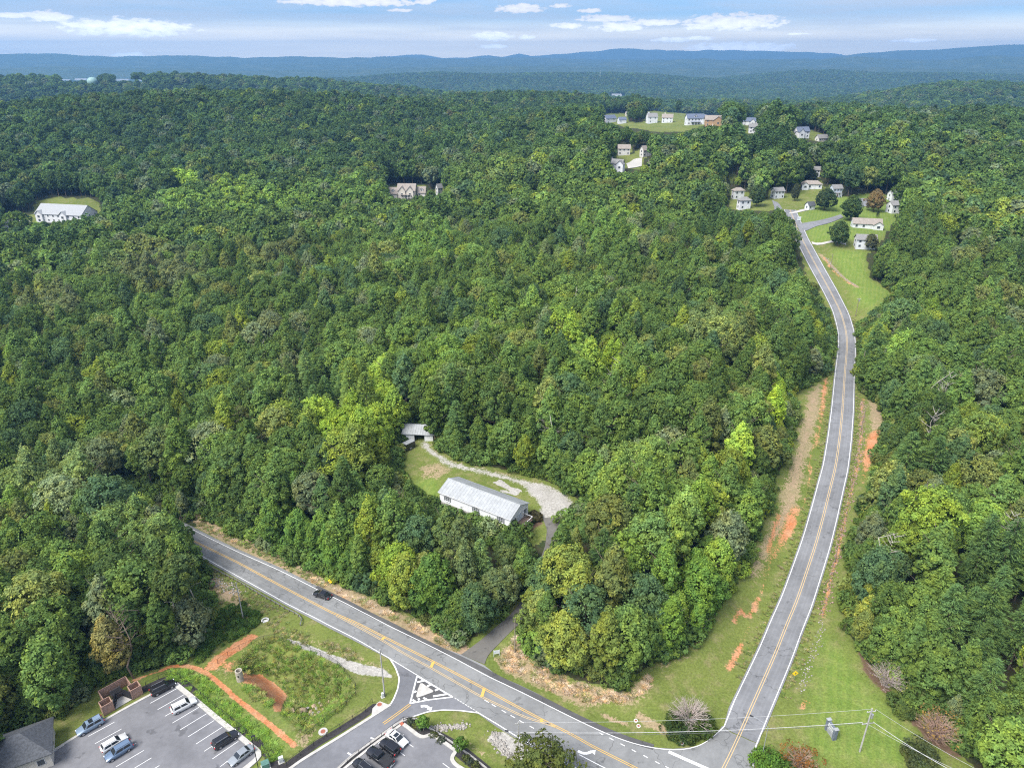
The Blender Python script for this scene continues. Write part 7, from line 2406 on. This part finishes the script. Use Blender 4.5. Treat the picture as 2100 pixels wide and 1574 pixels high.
# ------------------------------------------------------------------ shrubs and special trees
def bare_shrub(rng, r, h, nstem, base_sp=.3):
    mb = MB()
    for k in range(nstem):
        a = rng.uniform(0, 6.28)
        out = r * rng.uniform(.25, 1.) ** .7
        p0 = Vector((base_sp * rng.normal(), base_sp * rng.normal(), -.1))
        top = Vector((out * math.cos(a), out * math.sin(a), h * (1.02 - .55 * (out / r) ** 2) * rng.uniform(.8, 1.05)))
        mid = p0.lerp(top, .55) + Vector((-.12 * out * math.cos(a), -.12 * out * math.sin(a), h * .10))
        pts = [p0, p0.lerp(mid, .5) + Vector(rng.normal(0, .05, 3)), mid, mid.lerp(top, .5) + Vector(rng.normal(0, .08, 3)), top]
        mb.path(pts, .05, .015, 4)
        for _ in range(5):
            t = rng.uniform(.35, .95)
            q = pts[2].lerp(top, max(0, (t - .5) * 2)) if t > .5 else pts[1].lerp(pts[2], t * 2)
            d = Vector((math.cos(a + rng.normal(0, .9)), math.sin(a + rng.normal(0, .9)), rng.uniform(.2, 1.))).normalized() * r * rng.uniform(.16, .32)
            mb.path([q, q + d * .55 + Vector((0, 0, .05)), q + d], .022, .010, 3)
    return mb
SR = np.random.default_rng(77)
def shrub(px, py, r, h, nstem, mat, label, leafcol=None, leaves=0, name='bare_shrub', cat='shrub', up=.0):
    P = G(px, py)
    e = empty(name, P, SR.uniform(0, 6), label, cat)
    bare_shrub(SR, r, h, nstem).build('stems', M[mat], e)
    if leaves:
        V, Tt = crown_round(SR, h * .98, r * .95, h * up, 26, leaves, .2, .34)
        c = put('foliage', mesh_from('shrub_foliage', V, tri_faces(len(V)), M['leaf'], {'leaf': Tt}), e)
        c['tint'] = leafcol
    return e
shrub(1412, 1483, 4.3, 5.2, 120, 'twig', 'large round leafless grey shrub on the corner lawn')
shrub(1818, 1405, 4.2, 4.6, 100, 'twig', 'spreading leafless shrub in the bed below the pines', (.20, .20, .05), 160, up=.6)
shrub(1916, 1515, 4.0, 5.6, 130, 'twig_red', 'upright leafless shrub with tawny twig tips in the mulch bed', (.26, .17, .06), 260, up=.6)
shrub(1640, 1570, 3.2, 3.6, 70, 'twig_red', 'rusty orange shrub turning bare beside the street lamp', (.22, .10, .03), 620, up=.15)
def leafy(px, py, r, h, col, label, name='shrub', n=1500, size=.22, cat='shrub'):
    P = G(px, py)
    e = empty(name, P, SR.uniform(0, 6), label, cat)
    V, Tt = crown_round(SR, h, r, -.2, 30, n, size, .33)
    c = put('foliage', mesh_from('shrub_foliage', V, tri_faces(len(V)), M['leaf'], {'leaf': Tt}), e)
    c['tint'] = col
    trunk_mesh(SR, h, .07, 4, .7).build('stem', M['bark'], e)
    return e
leafy(1400, 1500, 3.2, 1.9, (.055, .085, .025), 'low dark green hedge at the foot of the grey shrub', n=2200)
leafy(1434, 1492, 2.6, 2.4, (.065, .10, .025), 'dark green bush beside the grey shrub')
leafy(1572, 1570, 2.8, 2.6, (.085, .16, .025), 'bright green bush at the foot of the street lamp')
leafy(1600, 1585, 2.6, 2.2, (.07, .13, .025), 'green bush between the lamp and the rusty shrub')
leafy(1845, 1445, 2.4, 1.7, (.08, .115, .03), 'clipped green hedge between two leafless shrubs')
leafy(1862, 1462, 2.0, 1.5, (.07, .10, .03), 'low hedge beside the upright leafless shrub')
leafy(1885, 1560, 3.4, 2.6, (.07, .085, .035), 'dark rounded bush under the south-east cables')
leafy(1085, 1072, 1.5, 1.5, (.05, .06, .02), 'dark shrub beside the wooden deck')
leafy(1098, 1062, 1.7, 1.6, (.075, .065, .03), 'brownish shrub in the bed by the white house')
leafy(1075, 1084, 1.4, 1.5, (.045, .06, .02), 'small dark shrub below the wooden deck')
for x, y, s_, lab in ((869, 1496, 1.05, 'young green tree in the mulch bed near the entry'), (945, 1542, 1.15, 'young green tree in the mulch bed by the kerb return')):
    P = at(x, y, -1.)
    e = empty('young_tree', P, 0, lab, 'tree')
    V, Tt = crown_round(SR, 3.4 * s_, .95 * s_, 1.0, 22, 900, .17, .4, .4)
    c = put('crown', mesh_from('young_crown', V, tri_faces(len(V)), M['leaf'], {'leaf': Tt}), e); c['tint'] = (.10, .17, .03)
    trunk_mesh(SR, 3.2 * s_, .05, 3, .7).build('trunk', M['bark_pale'], e)
for k, (x, y) in enumerate(((843, 1482), (853, 1487), (862, 1492), (890, 1508), (905, 1519), (956, 1556), (962, 1562), (975, 1571))):
    leafy(x, y, .75, .8, (.085, .10, .03) if k % 2 else (.07, .085, .05), 'small rounded plant in the black mulch bed of the small lot', 'bedding_shrub', 260, .14).__setitem__('group', 'plants in the mulch bed')
# tree rising into the frame beside the gravel apron
kf = make_kind('front_tree', crown_round(SR, 9.2, 5.6, 2.2, 60, 4200, .28, .23), trunk_mesh(SR, 9., .2, 12, .8, .45), M['leaf'], M['bark'])
tree_obj(kf, 'broadleaf_tree', at(1118, 1618, -1.), .5, (1, 1, 1), (.095, .115, .030), 'open crowned olive green tree beside the gravel apron', 'tree')
# trees of the neighbourhood lawns
def lawn_tree(px, py, pw, ph, col, label, pool=None, pick=0, conif=False):
    P = G(px, py)
    d = depth_of(P) / F
    k = (pool or BROAD_LOW)[pick]
    V = np.empty(len(k.crown.vertices) * 3, np.float32); k.crown.vertices.foreach_get('co', V); V = V.reshape(-1, 3)
    w0, h0 = np.ptp(V[:, 0]), V[:, 2].max()
    tree_obj(k, 'pine_tree' if conif else 'broadleaf_tree', P, SR.uniform(0, 6), (pw * d / w0, pw * d / w0, ph * d / h0 / .98), col, label, 'tree')
lawn_tree(1717, 504, 48, 54, (0.068, 0.108, 0.039), 'round dark green tree on the lower lawn by the drive', pick=0)
lawn_tree(1743, 452, 46, 52, (0.075, 0.120, 0.039), 'round dark green tree beside the side street', pick=1)
lawn_tree(1690, 431, 50, 46, (0.060, 0.093, 0.042), 'broad dark tree overhanging the small garage', pick=2)
lawn_tree(1791, 434, 46, 46, (.20, .145, .065), 'reddish turning tree beside the street end', pick=3)
lawn_tree(1629, 412, 22, 36, (0.068, 0.083, 0.045), 'dark narrow tree in front of the low ranch house', pick=0)
lawn_tree(1603, 392, 32, 42, (.070, .105, .028), 'green rounded tree behind the split-level house', pick=1)
lawn_tree(1551, 423, 42, 46, (0.068, 0.105, 0.042), 'dark spreading tree between townhouses and split-level house', pick=2)
lawn_tree(1783, 512, 38, 34, (.115, .125, .060), 'pale willow in front of the half hidden white house', pick=3)
lawn_tree(1799, 446, 9, 14, (.025, .040, .020), 'small dark cone of an evergreen behind the ranch house', pool=PINE, pick=0, conif=True)
lawn_tree(1572, 386, 36, 40, (.07, .11, .028), 'mid green tree above the dark spreading tree', pick=3)
lawn_tree(1660, 372, 30, 26, (.04, .06, .028), 'dark tree beside the white house behind the ranch', pick=1)
# two pale trunks leaning out of the wood by the clay path
for (bx, by, tx, ty, lab, col) in ((364, 1333, 344, 1165, 'tall pale straight trunk at the wood edge above the clay path', (.085, .12, .035)), (424, 1307, 368, 1160, 'pale trunk leaning into the wood above the clay path', (.08, .115, .04))):
    B, hh = span_z((bx, by), (tx, ty))
    hh = min(hh, 19.)
    dx = (ray(tx, ty)[0] / ray(tx, ty)[1] - B[0] / B[1]) * B[1]
    e = empty('broadleaf_tree', B, 0, lab, 'tree')
    mb = MB()
    pts = [Vector((dx * t ** 1.3, .5 * math.sin(3 * t), hh * t - (.3 if t == 0 else 0))) for t in np.linspace(0, 1, 7)]
    mb.path(pts, .26, .08, 8)
    for k in range(7):
        q = pts[4].lerp(pts[6], SR.uniform(0, 1)); a = SR.uniform(0, 6.28)
        mb.path([q, q + Vector((math.cos(a) * 1.2, math.sin(a) * 1.2, .9)), q + Vector((math.cos(a) * 2.6, math.sin(a) * 2.6, 1.2))], .08, .03, 5)
    mb.build('trunk', M['bark_pale'], e, True)
    V, Tt = crown_round(SR, 6.5, 3.4, -.5, 34, 2600, .3, .32)
    V = V + np.array([dx, 0, hh - 3.5])
    c = put('crown', mesh_from('pale_crown', V, tri_faces(len(V)), M['leaf'], {'leaf': Tt}), e); c['tint'] = col
# fallen branches at the wood edge
for k, ((ax, ay), (bx, by)) in enumerate((((328, 1352), (357, 1338)), ((372, 1348), (398, 1336)), ((340, 1358), (372, 1344)), ((330, 1345), (352, 1322)))):
    a, b = G(ax, ay), G(bx, by)
    o = MB().path([(0, 0, .2), tuple((b - a) * .5 + np.array([0, 0, .5])), tuple(b - a + np.array([0, 0, .25]))], .14, .05, 6).build('fallen_branch', M['bark_pale'], None, False, 0, tuple(a))
    tag(o, 'bare fallen branch lying at the wood edge above the clay path', 'branch', 'fallen branches')

# ------------------------------------------------------------------ weeds and long grass
def tuft(rng, n, h, spread):
    V = []
    for _ in range(n):
        a = rng.uniform(0, 6.28); r = spread * rng.uniform(0, 1) ** .5
        b = np.array([r * math.cos(a), r * math.sin(a), 0])
        d = np.array([math.cos(a + rng.normal(0, .8)), math.sin(a + rng.normal(0, .8)), 0]) * h * rng.uniform(.5, 1.2)
        s_ = np.array([-math.sin(a), math.cos(a), 0]) * h * .14
        V += [b - s_, b + s_, b + d + np.array([0, 0, h * rng.uniform(.25, .75)])]
    return np.array(V), np.repeat(rng.uniform(.2, .9, n), 3)
S_TUFT = []
for i in range(4):
    V, Tt = tuft(SR, 70, .75, .75)
    S_TUFT.append(source(mesh_from('m_tuft%d' % i, V, tri_faces(len(V)), M['leaf'], {'leaf': Tt})))
CLAY_PATH = W2([(329, 1375), (345, 1367), (366, 1364), (388, 1366), (405, 1370), (425, 1381), (442, 1393), (487, 1433), (533, 1469), (564, 1494), (603, 1527)])
def sow(name, polys, per_m2, srcs, cols, size, label, seed, avoid=()):
    rng = np.random.default_rng(seed)
    X, Y = [], []
    for P in polys:
        W = W2(P)
        lo, hi = W.min(0), W.max(0)
        m = int((hi - lo).prod() * per_m2)
        x, y = rng.uniform(lo[0], hi[0], m), rng.uniform(lo[1], hi[1], m)
        k = inside(x, y, W) & (wav(x, y, 9) + .5 * wav(x, y, 4) + rng.normal(0, .5, m) > -.25)
        X.append(x[k]); Y.append(y[k])
    X, Y = np.concatenate(X), np.concatenate(Y)
    k = np.ones(len(X), bool)
    for P in avoid:
        k &= ~inside(X, Y, W2(P))
    for P, w in zip(RIBBON, RIBBON_W):
        d, _ = seg_dist(X, Y, P)
        k &= d > w - 1.5
    k &= seg_dist(X, Y, CLAY_PATH)[0] > 1.3
    X, Y = X[k], Y[k]
    n = len(X)
    Z = land(X, Y)
    c = np.array(cols)[rng.integers(0, len(cols), n)] * rng.uniform(.8, 1.2, (n, 1))
    stand(name, np.stack([X, Y, Z], 1), np.array(srcs)[rng.integers(0, len(srcs), n)], rng.uniform(0, 6.28, n), grow_vec(rng.uniform(size[0], size[1], n), rng, n), c, label)
    print(name, n)
CLAYP = z5p(500, 1274, [(-60, 620), (100, 520), (200, 520), (330, 610), (450, 710), (500, 790), (460, 900), (430, 1000), (300, 990), (290, 850), (200, 750), (60, 700)])
sow('basin_weeds', [[(530, 1318), (560, 1306), (610, 1327), (690, 1366), (722, 1402), (732, 1413), (700, 1452), (650, 1486), (622, 1515), (600, 1480), (520, 1430), (475, 1375), (500, 1335)]], 4.5, S_TUFT, [(.16, .25, .05), (.19, .28, .055), (.20, .22, .065), (.26, .26, .09)], (.35, .85), 'rank green weeds filling the basin', 41, (CLAYP,))
sow('bank_weeds', [[(420, 1300), (440, 1260), (500, 1240), (540, 1262), (545, 1285), (510, 1295), (470, 1318), (430, 1345), (400, 1362)]], 1.5, S_BUSH, [(.075, .135, .028), (.10, .16, .035)], (.15, .5), 'lush green weeds on the bank below the guard rail', 42)
sow('long_grass', [[(335, 1378), (400, 1372), (460, 1402), (540, 1468), (605, 1528), (560, 1556), (480, 1495), (400, 1425), (350, 1392)]], 2.2, S_TUFT, [(.17, .28, .045), (.20, .29, .06)], (.4, .9), 'long bright grass between car park and clay path', 43)
sow('dry_grass', [[(392, 1056), (470, 1100), (560, 1150), (650, 1192), (740, 1230), (830, 1269), (900, 1300), (944, 1328), (935, 1335), (880, 1310), (790, 1268), (700, 1226), (600, 1178), (500, 1128), (400, 1076)], [(1065, 1300), (1080, 1350), (1130, 1372), (1180, 1398), (1240, 1410), (1285, 1424), (1312, 1392), (1335, 1385), (1322, 1425), (1270, 1440), (1200, 1436), (1130, 1412), (1050, 1375), (1020, 1352)]], 2.4, S_TUFT, [(.58, .43, .30), (.50, .39, .24), (.28, .28, .11), (.64, .50, .37)], (.4, .95), 'dry tawny grass on the banks of the highway', 44)
sow('verge_grass', [[(415, 1200), (470, 1205), (560, 1265), (640, 1300), (700, 1325), (780, 1362), (770, 1365), (690, 1345), (600, 1310), (560, 1295), (520, 1250), (450, 1235)]], 1.2, S_TUFT, [(.22, .22, .08), (.28, .24, .12), (.17, .21, .06)], (.3, .7), 'rough mixed grass on the road banks', 45)

def fringe():
    rng = np.random.default_rng(46)
    P = []
    for line, w0, lo, hi in ((RIBBON[1], 3.75, 60, len(RIBBON[1]) - 12), (MAIN_LINE, 5.6, 0, 60)):
        Q = line[lo:hi]
        T_ = np.gradient(Q[:, :2], axis=0); T_ /= np.linalg.norm(T_, axis=1)[:, None]
        for q, t in zip(Q, T_):
            for s_ in (-1, 1):
                for _ in range(9):
                    o = s_ * (w0 + abs(rng.normal(0, .8)))
                    P.append((q[0] - t[1] * o + t[0] * rng.uniform(-1.3, 1.3), q[1] + t[0] * o + t[1] * rng.uniform(-1.3, 1.3)))
    P = np.array(P)
    Z = land(P[:, 0], P[:, 1])
    px, py, _ = project(P[:, 0], P[:, 1], Z)
    k = in_open(px, py)
    P, Z = P[k], Z[k]
    n = len(P)
    c = np.array([(.17, .23, .06), (.22, .24, .08), (.28, .25, .13)])[rng.integers(0, 3, n)] * rng.uniform(.8, 1.2, (n, 1))
    stand('roadside_grass', np.stack([P[:, 0], P[:, 1], Z], 1), np.array(S_TUFT)[rng.integers(0, 4, n)], rng.uniform(0, 6.28, n), grow_vec(rng.uniform(.18, .5, n), rng, n), c, 'uneven fringe of grass along the road edges')
fringe()

# dead and half-bare trees that stand out pale in the canopy
def snag_mesh(rng, h):
    mb = MB()
    p = [Vector((rng.normal(0, .02) * h * k, rng.normal(0, .02) * h * k, h * k / 5 - (.4 if k == 0 else 0))) for k in range(6)]
    mb.path(p, .24, .05, 6)
    for k in range(16):
        t = rng.uniform(.45, .98)
        q = p[0].lerp(p[5], t); a = rng.uniform(0, 6.28); ln = h * rng.uniform(.12, .26) * (1.25 - t)
        e1 = q + Vector((math.cos(a) * ln, math.sin(a) * ln, ln * rng.uniform(.3, .9)))
        mb.path([q, q.lerp(e1, .5) + Vector((0, 0, -.1)), e1], .09, .035, 5)
        for _ in range(3):
            b = a + rng.normal(0, .7)
            mb.path([q.lerp(e1, rng.uniform(.4, 1.)), e1 + Vector((math.cos(b) * ln * .5, math.sin(b) * ln * .5, ln * rng.uniform(.1, .6)))], .035, .012, 4)
    return mb
for (px, py, hgt, lab) in ((1905, 812, 19, 'pale dead tree with forked limbs in the wood east of the side road'), (1890, 905, 19, 'pale half-bare tree above the clay bank of the side road'), (1790, 1130, 15, 'pale bare limbs beside the riprap ditch'), (1130, 905, 19, 'pale dead limbs standing behind the gravel loop'), (1262, 790, 20, 'pale bare twigs beside the lime green tree'),
                           (1440, 560, 20, 'pale dead crown in the wood toward the neighbourhood'), (1180, 620, 20, 'pale snag in the middle of the wood'), (560, 735, 20, 'grey snag in the wood north of the highway'), (330, 640, 20, 'grey dead crown on the far western slope'), (300, 1300, 18, 'tall dead trunk with short stubs above the parking lot'),
                           (275, 1330, 17, 'thin dead trunk among the trees above the parking lot'), (2040, 1120, 18, 'grey dead crown among the eastern pines'), (880, 730, 20, 'pale dead crown behind the white shed')):
    P = G(px, py + 60)
    e = empty('dead_tree', P, SR.uniform(0, 6), lab, 'dead tree', 'dead trees in the woods')
    snag_mesh(SR, hgt).build('trunk', M['bark'] if px < 400 else M['bark_pale'], e, True)
# ------------------------------------------------------------------ the air
def build_haze():
    x0, y0, z0, z1 = 16900., 16900., -130., 440.
    mb = MB().box((0, 0, (z0 + z1) / 2), (2 * x0, 2 * y0, z1 - z0))
    s = NT('summer_haze')
    v = s.node('ShaderNodeVolumePrincipled')
    v.inputs['Color'].default_value = (.20, .44, .80, 1)
    v.inputs['Density'].default_value = HAZE_DENSITY
    v.inputs['Anisotropy'].default_value = .2
    s.l.new(v.outputs[0], s.out.inputs['Volume'])
    try:
        s.m.cycles.homogeneous_volume = True
        s.m.cycles.volume_sampling = 'DISTANCE'
    except Exception:
        pass
    o = mb.build('haze', s.m)
    return tag(o, 'pale blue summer haze lying over the far hills', None, None, 'stuff')
HAZE_DENSITY = 1.3e-4
haze = build_haze()
